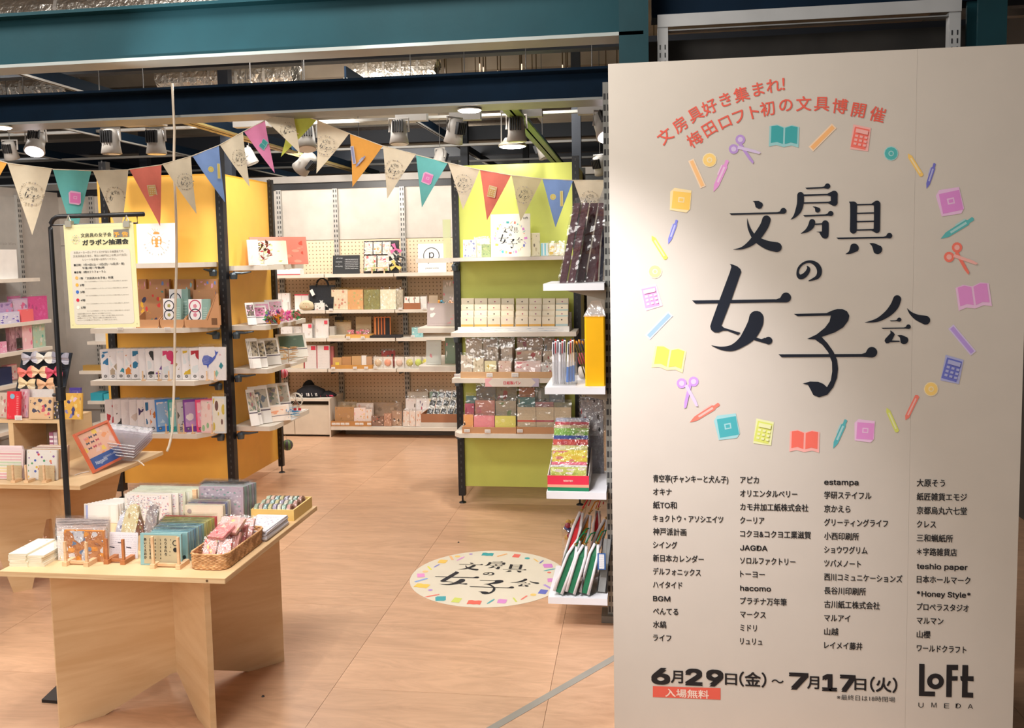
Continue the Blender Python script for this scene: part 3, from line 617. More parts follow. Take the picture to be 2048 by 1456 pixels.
# keep the stay clear of the partition behind
mb.v = [(x, .045+(y-.045)*.62, z) for x, y, z in mb.v]
link('stay', mb.mesh('stay', [WHT]), sign)
def sp(name, me, x, y, z): return link(name, me, sign, (x-sx0, y-SY, z))
sp('title_lettering', title_mesh(), 0, SY-.0016, 0); sp('icon_ring', icons_mesh(), 0, SY-.0010, 0)
CORAL = M('e2604f', .5, var=.02); BK = M('14161c', .5, var=.02)
KS = (1200, 80, 2.415); KD = (1200, 1280, 2.415)
for chars, pts in (('文房具好き集まれ！', [(315, 465, 37), (388, 410, 33), (460, 360, 29), (530, 325, 24), (605, 290, 19), (683, 265, 15), (762, 240, 11), (838, 222, 7), (905, 213, 2)]),
                   ('梅田ロフト初の文具博開催', [(458, 480, 32), (528, 430, 30), (603, 397, 24), (670, 370, 19), (740, 350, 14), (810, 333, 9), (897, 315, 4), (983, 310, 0), (1070, 310, -3), (1158, 322, -7), (1248, 340, -11), (1340, 362, -16)])):
    for ch, (x, y, a) in zip(chars, pts):
        p = ony(*q(KS, x, y), SY); me = text(ch, .047, CORAL, .012); a = math.radians(a)
        dx, dz = 0, -.0165
        o = link('heading_letter', me, sign, (p.x-sx0-dz*math.sin(a), -.0012, p.z+dz*math.cos(a)), (0, -a, 0))
def stext(K, body, x0, x1, yb, hpx, mat=BK, bold=.012, name='lettering', ls=1.0):
    a = q(K, x0, yb); c = q(K, x1, yb); p = ony(*a, SY); wd = ony(*c, SY).x-p.x
    me = text(body, hpx/K[2]*.00158/.92, mat, bold, ls, 'LEFT', wd)
    mx = min(v.co.x for v in me.vertices)
    return sp(name, me, p.x-mx, SY-.0012, p.z)
COLS = [(1306, 0, [('青空亭(チャンキーと犬ん子)', 150), ('オキナ', 37), ('紙TO和', 47), ('キョクトウ・アソシエイツ', 140), ('神戸派計画', 66), ('シイング', 48), ('新日本カレンダー', 101), ('デルフォニックス', 95), ('ハイタイド', 58), ('BGM', 34), ('ぺんてる', 50), ('水縞', 26), ('ライフ', 36)], 957, 1275),
 (1480, 1, [('アピカ', 37), ('オリエンタルベリー', 114), ('カモ井加工紙株式会社', 136), ('クーリア', 48), ('コクヨ&コクヨ工業滋賀', 141), ('JAGDA', 54), ('ソロルファクトリー', 110), ('トーヨー', 49), ('hacomo', 61), ('プラチナ万年筆', 93), ('マークス', 51), ('ミドリ', 33), ('リュリュ', 44)], 960, 1282),
 (1648, 2, [('estampa', 68), ('学研ステイフル', 94), ('京かえら', 52), ('グリーティングライフ', 127), ('小西印刷所', 69), ('ショウワグリム', 86), ('ツバメノート', 73), ('西川コミュニケーションズ', 156), ('長谷川印刷所', 83), ('古川紙工株式会社', 111), ('マルアイ', 52), ('山越', 28), ('レイメイ藤井', 76)], 963, 1290),
 (1833, 3, [('大原そう', 56), ('紙匠雑貨エモジ', 100), ('京都烏丸六七堂', 100), ('クレス', 38), ('三和蝋紙所', 72), ('＊字路雑貨店', 80), ('teshio paper', 101), ('日本ホールマーク', 107), ('*Honey Style*', 107), ('プロペラスタジオ', 104), ('マルマン', 53), ('山櫻', 27), ('ワールドクラフト', 99)], 966, 1296)]
for x, ci, rows, ya, yb in COLS:
    for i, (s_t, wd) in enumerate(rows):
        yc = ya+(yb-ya)*i/12; lat = s_t[0] < 'z'
        stext(FU, s_t, x, x+wd, yc+(5.5 if not lat else 6), 15 if not lat else 18.5, bold=.018 if lat else .014, name='maker_name')
for s_t, x0, x1, yb, h_, bo in (('6', 248, 328, 207, 138, .036), ('月', 342, 398, 200, 66, .02), ('29', 412, 585, 213, 138, .036), ('日', 603, 659, 210, 62, .02), ('（金）', 672, 800, 215, 72, .02), ('～', 828, 885, 221, 60, .01),
      ('7', 912, 995, 233, 138, .036), ('月', 1000, 1055, 228, 66, .02), ('17', 1072, 1222, 240, 138, .036), ('日', 1228, 1282, 236, 62, .02), ('（火）', 1303, 1432, 241, 72, .02)):
    stext(KD, s_t, x0, x1, yb, h_, bold=bo, name='date_lettering')
mb = MB(); mb.flat([(lambda p: (p.x, p.z))(ony(*q(KD, *p), SY)) for p in ((255, 222), (582, 232), (582, 288), (255, 275))]); sp('banner', mb.mesh('banner', [CORAL]), 0, SY-.0008, 0)
stext(KD, '入場無料', 315, 524, 269, 42, M('f4dccd', .5), .02, 'banner_lettering')
stext(KD, '※最終日は18時閉場', 1143, 1425, 285, 27, bold=.0, name='note_lettering')
mb = MB()
for po in ([(220, 208), (350, 215), (345, 880), (605, 885), (600, 1000), (212, 990)], [(885, 232), (1165, 235), (1160, 360), (1015, 362), (1018, 510), (1155, 510), (1150, 620), (1012, 620), (1006, 1018), (872, 1015)],
           [(1268, 238), (1408, 242), (1405, 510), (1540, 512), (1540, 635), (1397, 625), (1392, 905), (1530, 912), (1530, 1035), (1255, 1025), (1262, 640), (1225, 605), (1215, 510), (1262, 510)]):
    mb.flat([(lambda p: (p.x, p.z))(ony(*q(Z4, *p), SY)) for p in po])
oc = circ(615, 635, 205, 28, 190); ic = circ(615, 635, 82, 28, 82)
for k in range(28):
    j = (k+1) % 28; mb.flat([(lambda p: (p.x, p.z))(ony(*q(Z4, *p), SY)) for p in (oc[k], oc[j], ic[j], ic[k])])
sp('store_logo', mb.mesh('store_logo', [BK]), 0, SY-.0012, 0)
for ch, x in zip('UMEDA', (262, 577, 885, 1165, 1460)): stext(Z4, ch, x-62, x+62, 1285-(20 if ch in 'UM' else 0)+(12 if ch == 'A' else 0), 215, name='store_lettering', bold=-.0)
# ================================================================ FLOOR STICKER + TAPE
st = thing('floor_sticker', 'round cream floor sticker with the fair title and a ring of pastel icons', 'sticker', (-.73, 4.2, .0305))
mb = MB(); mb.lathe([(.385, 0), (.385, .001)], 64); link('disc', mb.mesh('disc', [M('ece3cf', .35, var=.02)]), st)
TN = norm_mesh(title_mesh('title_print')); TN.name = 'title_print'
_ic = IC; IC = [(k, 'b9ab93' if i % 3 else 'a89f98', x, y, r, s) for i, (k, c, x, y, r, s) in enumerate(_ic)]; IN_F = norm_mesh(icons_mesh('icon_print', True)); IC = _ic
IN_ = norm_mesh(icons_mesh('icon_print', True))
link('title_print', TN, st, (-.0, .0, .0024), (-math.pi/2, 0, 0), (.40, .4, .37)); link('icon_print', IN_, st, (0, 0, .0018), (-math.pi/2, 0, 0), (.375, .36, .375))
ta = onz(1015, 1456, 0); tb = onz(1225, 1333, 0); d = (tb-ta).normalized(); n_ = Vector((-d.y, d.x, 0))*.016
mb = MB(); a = ta-d*.5; b_ = tb+d*.06
mb.add([a-n_+Vector((0, 0, .0303)), b_-n_+Vector((0, 0, .0303)), b_+n_+Vector((0, 0, .0303)), a+n_+Vector((0, 0, .0303)), a-n_+Vector((0, 0, .031)), b_-n_+Vector((0, 0, .031)), b_+n_+Vector((0, 0, .031)), a+n_+Vector((0, 0, .031))], [(0, 3, 2, 1), (4, 5, 6, 7), (0, 1, 5, 4), (1, 2, 6, 5), (2, 3, 7, 6), (3, 0, 4, 7)])
tag(link('floor_tape', mb.mesh('floor_tape', [M('9a958b', .6)])), 'grey strip of tape running diagonally on the plywood floor before the sign board', 'tape')
for i, (x, y) in enumerate(((526, 1393), (917, 1085))):
    p = onz(x, y, .03); mb = MB(); mb.lathe([(.006, 0), (.004, .004), (.001, .005)], 7, p); tag(link('floor_crumb', mb.mesh('floor_crumb', [BLK])), ('tiny dark crumb on the floor right of the front table', 'tiny dark speck on the floor above the round sticker')[i], 'debris')
# ================================================================ BUNTING
CREAM = M('e2d3b4', .7, var=.03); PALE = ('e2d3b4', 'd9c9a8')
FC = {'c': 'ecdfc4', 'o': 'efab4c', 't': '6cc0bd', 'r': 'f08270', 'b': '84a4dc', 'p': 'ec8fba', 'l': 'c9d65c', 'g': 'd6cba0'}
FN = {'c': 'cream flag with the small fair title', 'o': 'yellow-orange flag', 't': 'turquoise flag with a pink book', 'r': 'coral red flag with a yellow pad', 'b': 'blue flag with yellow shapes', 'p': 'pink flag with a teal book', 'l': 'lime green flag', 'g': 'greyish beige flag with the small fair title'}
YT = [(-30, 3.4), (15, 3.45), (104, 3.6), (183, 3.75), (257, 3.9), (323, 4.0), (382, 4.1), (438, 4.2), (486, 4.3), (530, 4.4), (560, 4.5), (1300, 4.56)]
def yat(x):
    for (a, ya), (b__, yb) in zip(YT[:-1], YT[1:]):
        if x <= b__: return ya+(yb-ya)*(x-a)/(b__-a)
    return 4.56
L1 = [('o', (-40, 312), (14, 326), (-8, 365)), ('c', (15, 327), (104, 338), (64, 470)), ('t', (106, 339), (183, 342), (150, 478)), ('c', (186, 342), (257, 340), (238, 474)), ('r', (259, 339), (323, 330), (320, 452)), ('c', (325, 329), (382, 313), (393, 428)), ('b', (385, 312), (438, 291), (450, 405)), ('c', (440, 290), (486, 264), (499, 374)), ('p', (488, 263), (530, 241), (549, 346)), ('c', (531, 240), (586, 224), (599, 306))]
L2 = [('l', (583, 224), (633, 240), (562, 314)), ('c', (634, 241), (698, 267), (633, 347)), ('o', (700, 268), (765, 292), (705, 374)), ('c', (766, 292), (831, 309), (775, 397)), ('t', (832, 310), (895, 326), (844, 415)), ('c', (896, 326), (959, 340), (926, 419)), ('r', (960, 340), (1022, 351), (974, 441)), ('g', (1023, 351), (1084, 358), (1041, 443)), ('b', (1085, 358), (1146, 361), (1111, 455)), ('c', (1147, 361), (1211, 361), (1180, 457)), ('p', (1212, 361), (1272, 357), (1240, 452))]
icon_me = {}
def icon1(kind, c):
    k = (kind, c)
    if k not in icon_me:
        mb = MB(); cs = []
        for j, (po, cc) in enumerate(icon(kind, c)):
            if cc not in cs: cs.append(cc)
            mb.flat([(u, -v) for u, v in po], cs.index(cc), -.002*j)
        icon_me[k] = mb.mesh('icon_print', [M(x, .6) for x in cs])
    return icon_me[k]
def bunting(lst, lab, dy=0):
    t_ = thing('bunting', lab, 'bunting', (0, 0, 0)); pts = []
    for c, tl, tr, tip in lst:
        a = ony(*tl, yat(tl[0])+dy); b__ = ony(*tr, yat(tr[0])+dy); pts += [a, b__]
        mid = (a+b__)/2; ym = mid.y; tp = ony(*tip, ym); D = b__-a; nv = Vector((-D.y, D.x, 0)).normalized()
        mb = MB(); N = 6; amp = random.uniform(-.006, .006); fr_, bk = [], []
        for i in range(N+1):
            for j in range(N+1-i):
                u = i/N; v = j/N  # u down to the tip, v along the top
                P = a*(1-u-v)+b__*v+tp*u; P = P+nv*(amp*math.sin(u*3.1)*2+.003*math.sin(v*9+u*4)); fr_.append(P)
        idx = {}; k = 0
        for i in range(N+1):
            for j in range(N+1-i): idx[i, j] = k; k += 1
        fs = []
        for i in range(N):
            for j in range(N-i):
                fs.append((idx[i, j], idx[i+1, j], idx[i, j+1]))
                if j < N-i-1: fs.append((idx[i+1, j], idx[i+1, j+1], idx[i, j+1]))
        n = len(fr_); vs = fr_+[p+nv*.0012 for p in fr_]
        mb.add(vs, fs); mb.add([], [])
        o2 = len(fr_); mb.f += [tuple(q_+o2 for q_ in reversed(f)) for f in fs]; mb.m += [0]*len(fs)
        mb.box((0, 0, 0), (0, 0, 0)) if False else None
        fo = link('flag', mb.mesh('flag', [M(FC[c], .75, var=.03, scale=40)], True), t_); fo['label'] = FN[c]
        rz = math.atan2(D.y, D.x); ctr = mid*.60+tp*.40; ctr = ctr-nv*.012; roll = math.atan2(D.z, D.length)
        wd = D.length
        if c in 'cg':
            mt_ = title_flag
            link('title_print', TN, fo, ctr, (0, -roll*.5, rz), (wd*.30,)*3); link('icon_print', IN_F, fo, ctr, (0, -roll*.5, rz), (wd*.30,)*3)
        elif c == 't': link('icon_print', icon1('book', 'e57fbe'), fo, ctr, (0, -roll+.1, rz), (wd*.36,)*3)
        elif c == 'r': link('icon_print', icon1('calc', 'dcae5c'), fo, ctr, (0, -roll+.1, rz), (wd*.36,)*3)
        elif c == 'p': link('icon_print', icon1('open', '4eb6b4'), fo, ctr, (0, -roll-.5, rz), (wd*.38,)*3)
        elif c == 'l': link('icon_print', icon1('scissors', 'dcb28a'), fo, ctr, (0, .8, rz), (wd*.36,)*3)
        elif c == 'b':
            link('icon_print', icon1('round', 'e2cf6c'), fo, ctr+Vector((-wd*.12, 0, .01)), (0, 0, rz), (wd*.2,)*3); link('icon_print', icon1('ruler', 'e2cf6c'), fo, ctr+Vector((wd*.16, 0, 0)), (0, math.pi/2, rz), (wd*.5,)*3)
        elif c == 'o':
            link('icon_print', icon1('ruler', '8f93b8'), fo, ctr+Vector((-wd*.2, 0, .02)), (0, 1.45, rz), (wd*.5,)*3); link('icon_print', icon1('pen', '8f93b8'), fo, ctr+Vector((0, 0, -.015)), (0, -.8, rz), (wd*.42,)*3)
    mb = MB(); P2 = [pts[0]]+[p for p in pts[1:]]; mb.tube([p+Vector((0, 0, .001)) for p in P2], .0022, 5); link('tape', mb.mesh('tape', [M('e9dfc8', .6)]), t_)
title_flag = None
bunting(L1, 'left strand of triangular bunting rising from the left edge to the middle beam')
bunting(L2, 'right strand of triangular bunting falling from the middle beam towards the sign board', .02)
# white cord hanging from the ceiling down to the left display table
cp = [ony(x, y, Y_) for x, y, Y_ in ((349, 262, 4.3), (348, 330, 4.3), (352, 430, 4.25), (353, 520, 4.25), (350, 640, 4.2), (349, 740, 4.2), (345, 850, 4.15), (340, 885, 4.12), (334, 903, 4.1))]
c = cp[0]; mb = MB(); cur = [Vector((c.x, c.y, 2.5))]+[Vector(p) for p in cat_rom([tuple(p) for p in cp], 4, False)]
mb.tube(cur, .0065, 7); tag(link('power_cord', mb.mesh('power_cord', [M('d8c9b4', .5)], True)), 'white power cord hanging from the ceiling down to the left display table', 'cord')
# ================================================================ SIGN STAND WITH POSTER
YS = 3.02
ss = thing('poster_stand', 'slim black metal pole stand with a curved top arm holding the lottery poster', 'stand', (0, 0, 0))
def PS(x, y): p = ony(x, y, YS); return p
p0 = PS(100, 442); px = p0.x
mb = MB(); top = PS(150, 432).z
pts = [Vector((px, YS, .04)), Vector((px, YS, .7)), Vector((px, YS, top-.05))]
pts += [Vector((px+.04*(1-math.cos(a)), YS, top-.04+.04*math.sin(a))) for a in (.0, .4, .8, 1.2, 1.57)]+[Vector((PS(288, 431).x, YS, top))]
mb.tube(pts, [.011, .011, .0085]+[.0085]*6, 10); link('pole', mb.mesh('pole', [BLK], True), ss)
mb = MB(); mb.tube([(px, YS, PS(120, 790).z-.02), (px, YS, PS(120, 790).z+.03)], .018, 10); mb.tube([(px-.03, YS, PS(120, 790).z), (px, YS, PS(120, 790).z)], .007, 6); link('clamp', mb.mesh('clamp', [BLK]), ss)
zb = PS(200, 448).z; xr = PS(275, 448).x
mb = MB(); mb.tube([(px, YS, zb), (xr, YS, zb), (xr, YS, top)], .0035, 6); link('hanging_bar', mb.mesh('hanging_bar', [BLK]), ss)
fb = onz(86, 1421, 0); mb = MB()
mb.prism([(-2.13, 2.815), (-1.985, 2.81), (-2.0, 3.1), (px-.05, 3.12), (px-.03, 3.0)], .012, 'z', 0, Matrix.Translation((0, 0, .03))); mb.lathe([(.03, .042), (.014, .06)], 12, (px, YS, 0)); link('base_foot', mb.mesh('base_foot', [BLK]), ss)
po = thing('lottery_poster', 'cream lottery notice poster with Japanese text hanging from the black stand', 'poster', (0, 0, 0))
tl, tr, br, bl = PS(130, 449), PS(270, 447), PS(276, 655), PS(137, 658)
YP = YS-.018
pc = (ony(203, 552, YP)); pw = pxw(131, 271, 450, YP); ph = ony(200, 448, YP).z-ony(205, 656, YP).z
tilt = -.012
po.location = pc; po.rotation_euler = (0, tilt, 0)
up('sheet', M('d9d4a4', .5, var=.02), po, (0, .001, -ph/2), (pw, .0012, ph))
mb = MB(); ww, hh = pw/2*.86, ph/2*.93
rr = .012
mb.flat([(x+rr*math.cos(a), z+rr*math.sin(a)) for (x, z, a0) in ((ww-rr, -.04+hh-.04-rr, 0), (-ww+rr, -.04+hh-.04-rr, 1), (-ww+rr, -hh+rr, 2), (ww-rr, -hh+rr, 3)) for a in [a0*math.pi/2+k*.39 for k in range(5)]])
link('panel_print', mb.mesh('panel_print', [M('cfc9ba', .5, var=.02)]), po, (0, -.0004, 0))
link('border_print', uquad(PT('dots', 'd9d4a4', ['d9a98c', 'a9c2a0', 'b9a2c8', 'd8c27a'], 24, .22)), po, (0, .0002, ph/2-.012), None, (pw*.94, 1, .008)); link('border_print', uquad(PT('dots', 'd9d4a4', ['d9a98c', 'a9c2a0', 'b9a2c8', 'd8c27a'], 24, .22)), po, (0, .0002, -ph/2+.006), None, (pw*.94, 1, .008))
for s in (-1, 1): link('border_print', uquad(PT('dots', 'd9d4a4', ['d9a98c', 'a9c2a0', 'b9a2c8', 'd8c27a'], 24, .22)), po, (s*pw*.472, .0002, -ph/2+.01), None, (.008, 1, ph*.95))
def pt(body, x0, x1, yb, h_, mat=BK, bold=.01, name='lettering'):
    c0 = ony(*q(K3, (x0+x1)/2, yb), YP); me = text(body, h_/4.413*.00168/.92, mat, bold, 1, 'CENTER', pxw(q(K3, x0, 0)[0], q(K3, x1, 0)[0], 550, YP))
    link(name, me, po, (c0.x-pc.x+tilt*(c0.z-pc.z), -.0012, c0.z-pc.z))
GR = M('6d675d', .5); 
pt('文房具の女子会', 722, 992, 322, 38); pt('ガラポン抽選会', 735, 1138, 390, 50, bold=.03)
c0 = ony(*q(K3, 1075, 296), YP); link('label_print', uquad(M('77736b', .5)), po, (c0.x-pc.x, -.0008, c0.z-pc.z-.013), None, (.06, 1, .027)); pt('予 告', 1012, 1140, 322, 46, M('f2a73c', .5), .03)
pt('文具メーカーのレアグッズ!!!が当たる抽選会です。', 662, 1105, 466, 22, GR, 0); pt('文房具商品を含む、税込1,080円以上お買上げ(当日)', 650, 1125, 498, 22, GR, 0); pt('レシートを会場へお持ちください。', 738, 1040, 530, 22, GR, 0)
pt('■日時：7月14日(土)・15日(日)・16日(月・祝)', 655, 1100, 576, 23); pt('午後1時〜午後6時', 730, 925, 606, 22); pt('■会場：5階ロフトフォーラム', 658, 935, 641, 22)
for k, (s_t, y, c, x1) in enumerate((('1等 「文房具の女子会」特賞', 695, 'e6a95a', 1000), ('2等', 757, 'e8a83e', 745), ('3等', 819, '3466b8', 748), ('4等', 891, 'c81f3c', 752), ('5等', 955, 'ece6d6', 754))):
    pt(s_t, 703+k*2, x1, y, 22)
    p = ony(*q(K3, 678+k*2, y-10), YP); mb = MB(); mb.flat([(a*.0062, b*.0062) for a, b in circ(0, 0, 1, 14)]); link('dot_print', mb.mesh('dot_print', [M(c, .5)]), po, (p.x-pc.x+tilt*(p.z-pc.z), -.0012, p.z-pc.z))
    pt('ひとつ上の文房具セットや ちょっとうれしい文具小物をさしあげます', 745+k*4, 1125+k*4, y+25, 11, GR, 0)
for k in range(4): pt(('※当選は先着順となります。景品がなくなり次第終了となります。', '※お一人様税込1,080円以上のレシート1枚につき1回ご参加いただけます。', '※画像はイメージです。予告なく変更になる場合があります。', '※レシートの合算はできません。ご了承くださいませ。')[k], 680, (980, 1090, 1025, 1035)[k], 1005+k*19, 13, GR, 0)
p = ony(*q(K3, 672, 345), YP)
for me in (TN, IN_): link('title_print', me, po, (p.x-pc.x, -.0012, p.z-pc.z), None, (.017,)*3)
for k, x in enumerate((606, 1118)):
    c0 = ony(*q(K3, x, 195), YP); mb = MB(); mb.box((-.012, -.006, -.018), (.012, .012, .004)); mb.tube([(-.008, 0, .004), (0, 0, .024), (.008, 0, .004)], .003, 5); mb.tube([(0, .012, .0), (0, .02, zb-c0.z)], .003, 5)
    tag(link('bulldog_clip', mb.mesh('bulldog_clip', [M('b9b6a8', .25, .5)]), None, c0), ('left', 'right')[k]+' clear clip gripping the lottery poster on the black bar', 'clip')
# ================================================================ PRODUCT HELPERS
FILM = cello(fac=.10, bump=.5, scale=18); FILM2 = cello('clear_bag', fac=.15, rough=.09, bump=1.0, scale=38)
KR = M('c08d63', .6, var=.04); KR2 = M('cf9a6e', .6, var=.04); PEGW = wood('beech', 'e0b488', 'f0d0a8', .5, (9, 9, 30), .5)
WPAP = M('efeae6', .5, var=.02)
def stand(K, x0, x1, yt, Y, zb, desc, mat, pr=None, film=False, t=.015, lean=.06, yaw=0, name='card_pack', cat='card pack', group=None, header=None, prs=(.9, .9), yb=None):
    """an upright pack standing on a shelf: card, its printed face, optional clear film and header strip"""
    if isinstance(mat, str): mat = M(mat, .5, var=.03)
    a = q(K, x0, yt); b_ = q(K, x1, yt); zt = ony((a[0]+b_[0])/2, a[1], Y).z
    h = max(zt-zb, .012); zm = zb+h/2
    yy = a[1]+30; xa = ony(a[0], yy, Y).x; xb = ony(b_[0], yy, Y).x; w_ = max(xb-xa, .006)
    t_ = thing(name, desc, cat, ((xa+xb)/2, Y+t/2, zb+.0005+(t/2+.0035*film)*math.sin(lean)), 0, group, (-lean, 0, yaw))
    up('card', mat, t_, (0, 0, 0), (w_, t, h))
    if pr: 
        if isinstance(pr, str): pr = M(pr, .5, var=.03)
        link('print', uquad(pr), t_, (0, -t/2-.0006, h*(1-prs[1])/2), None, (w_*prs[0], 1, h*prs[1]))
    if header: link('header', uquad(M(header, .5)), t_, (0, -t/2-.0011, h*.8), None, (w_, 1, h*.14))
    if film:
        mb = MB(); e = .003; hh = h*1.06
        mb.box((-w_/2-e, -t/2-.003, 0), (w_/2+e, t/2+.003, hh)); mb.box((-w_/2-e, -.0008, hh), (w_/2+e, .0008, hh+.008))
        link('clear_sleeve', mb.mesh('clear_sleeve', [FILM]), t_)
    return t_
def filed(K, x, yt, Y, zb, desc, c, pr, w_=.15, t=.018, yaw=.62, roll=0):
    """a thick pack filed obliquely: its left front corner stands at pixel x on the plane Y"""
    p = ony(*q(K, x, yt), Y); h = p.z-zb; t_ = thing('card_pack', desc, 'card pack', (p.x, Y, zb+.0006+t*.052+w_*max(0, math.sin(roll))), 0, None, (-.05, roll, yaw+random.uniform(-.015, .015)))
    e_ = link('card', ubox(M(c, .5, var=.03)), t_, (w_/2, t/2, 0), None, (w_, t, h)); link('print', uquad(pr), t_, (w_/2, -.0009, h*.16), None, (w_*.9, 1, h*.76))
    mb = MB(); mb.flat([(a+.022, b+.02) for a, b in circ(0, 0, .0095, 12)]); mb.flat([(a+.022, b+.02) for a, b in circ(0, 0, .006, 8)], 1, -.0004); link('mark', mb.mesh('mark', [M('4c4a4c', .5), M('a9a5a5', .5)]), t_, (0, -.0013, 0))
    mb = MB(); mb.box((-.001, -.002, h+.0005), (w_, t+.001, h+.007)); link('clear_flap', mb.mesh('clear_flap', [FILM]), t_)
    return t_
ORD = ['first', 'second', 'third', 'fourth', 'fifth', 'sixth', 'seventh', 'eighth', 'ninth', 'tenth', 'eleventh', 'twelfth', 'thirteenth', 'fourteenth', 'fifteenth', 'sixteenth']
def tray(K, x0, x1, yt, Y, zb, depth, mat, desc, name='tray', floor_=True):
    a = q(K, x0, yt); b_ = q(K, x1, yt); zt = ony((a[0]+b_[0])/2, a[1], Y).z; xa = ony(a[0], a[1], Y).x; xb = ony(b_[0], a[1], Y).x
    t_ = thing(name, desc, 'tray', ((xa+xb)/2, Y, zb+.0004)); w_ = (xb-xa)/2; h = max(.012, zt-zb); e = .006
    for nm, a_, c_ in (('front_panel', (-w_, 0, 0), (w_, e, h)), ('back_panel', (-w_, depth-e, 0), (w_, depth, h)), ('side_panel', (-w_, e, 0), (-w_+e, depth-e, h)), ('side_panel', (w_-e, e, 0), (w_, depth-e, h)), ('bottom', (-w_+e, e, 0), (w_-e, depth-e, .003))):
        B(nm, a_, c_, mat, t_)
    return t_
def tagcard(K, x0, x1, yt, yb, Y, z, where):
    a = q(K, x0, yt); b_ = q(K, x1, yb); p = ony(a[0], a[1], Y); p2 = ony(b_[0], b_[1], Y); h = p.z-p2.z
    t_ = thing('price_tag', 'small white price tag '+where, 'price tag', ((p.x+p2.x)/2, Y, p2.z), 0, 'price tags on the shelf edges')
    up('tag', WPAP, t_, (0, 0, 0), (p2.x-p.x, .002, h)); link('print', uquad(PT('rows', 'efeae6', ['8a8682'], 3, .45)), t_, (0, -.0016, h*.15), None, ((p2.x-p.x)*.8, 1, h*.7))
def post(parent, x, y, z0, z1, w_=.04, mat=None, foot=True):
    mb = MB(); mb.box((-w_/2, -w_/2, 0), (w_/2, w_/2, z1-z0)); z = .05
    while z < z1-z0: mb.box((-.004, -w_/2-.0012, z), (.004, -w_/2+.001, z+.016), 1); z += .04
    o = link('post', mb.mesh('post', [mat or BLK, SLOTM]), parent, (x, y, z0))
    if foot:
        mb = MB(); mb.tube([(0, 0, -.001), (0, 0, -z0+.036)], .006, 8); mb.lathe([(.024, -z0+.0305), (.02, -z0+.036), (.006, -z0+.042)], 14); link('levelling_foot', mb.mesh('levelling_foot', [BLK]), o)
    return o
def bracket(parent, x, y, z, dy=-.2, dx=0):
    mb = MB(); mb.tube([(0, 0, -.01), (dx*.5, dy*.5, -.012), (dx, dy, -.004)], [.012, .009, .005], 6); mb.lathe([(.022, -.03), (.026, 0), (.02, .012)], 10, (0, 0, -.02)); link('bracket', mb.mesh('bracket', [M('55616a', .35, .5)]), parent, (x, y, z))
# ================================================================ YELLOW DISPLAY UNIT
YU = 5.44; XS = -2.632; XL = -3.40; ZP0, ZP1 = .135, 2.15
yu = thing('display_unit', 'yellow display unit with black posts and white shelves on two sides', 'display unit', (0, 0, 0))
B('front_panel', (XL, YU, ZP0), (XS-.02, YU+.015, ZP1), YEL, yu); B('side_panel', (XS-.015, YU+.03, ZP0), (XS, 6.19, ZP1), YEL, yu)
B('back_panel', (XL, 6.2, ZP0), (XS, 6.215, ZP1), YEL, yu); B('left_panel', (XL-.12, YU+.06, ZP0), (XL-.02, YU+.075, ZP1), YEL, yu)
B('top_cap', (XL, YU, ZP1), (XS, 6.215, ZP1+.012), M('e0a32c', .5), yu)
post(yu, XS, YU, .08, 2.32, .05); post(yu, XS+.015, 6.2, .08, 2.18, .035); post(yu, XL-.03, YU+.01, .08, 2.26, .05); post(yu, XL-.03, 6.2, .08, 2.18, .035)
YSF = 5.17
ZS = {}
for k, y in (('A', 525), ('B', 656), ('C', 762), ('D', 868)):
    z = ony(380, y, YSF).z; ZS[k] = z
    mb = MB(); x0 = XL-.01 if k != 'C' else XL-.03; x1 = XS-.01
    mb.prism([(x0, YSF+.0), (x1-.09, YSF), (x1-.03, YSF+.10), (x1-.03, YU-.002), (x0, YU-.002)] if k in 'CD' else [(x0, YSF+.05 if k == 'A' else YSF), (x1-.14, YSF), (x1-.03, YSF+.09), (x1-.03, YU-.002), (x0, YU-.002)], -.03, 'z', 0, Matrix.Translation((0, 0, z)))
    link('shelf', mb.mesh('shelf', [SHELFW]), yu); bracket(yu, XS-.06, YU-.03, z-.04, -.12); 
# side shelves (reach out to the right of the side panel)
ZT = {}
for k, (y, x1) in (('A', (531, 582)), ('B', (651, 617)), ('C', (738, 606)), ('D', (853, 621))):
    z = ony(520, y, YU+.02).z; ZT[k] = z; Xf = XS+.275; ye = 6.12
    mb = MB(); mb.prism([(XS+.04, YU+.02), (Xf-.02, YU+.02), (Xf, YU+.06), (Xf, ye), (XS+.002, ye), (XS+.002, YU+.03)], -.03, 'z', 0, Matrix.Translation((0, 0, z)))
    link('shelf', mb.mesh('shelf', [SHELFW]), yu); bracket(yu, XS+.05, YU+.03, z-.035, .0, .12)
PY = 'of the yellow unit'
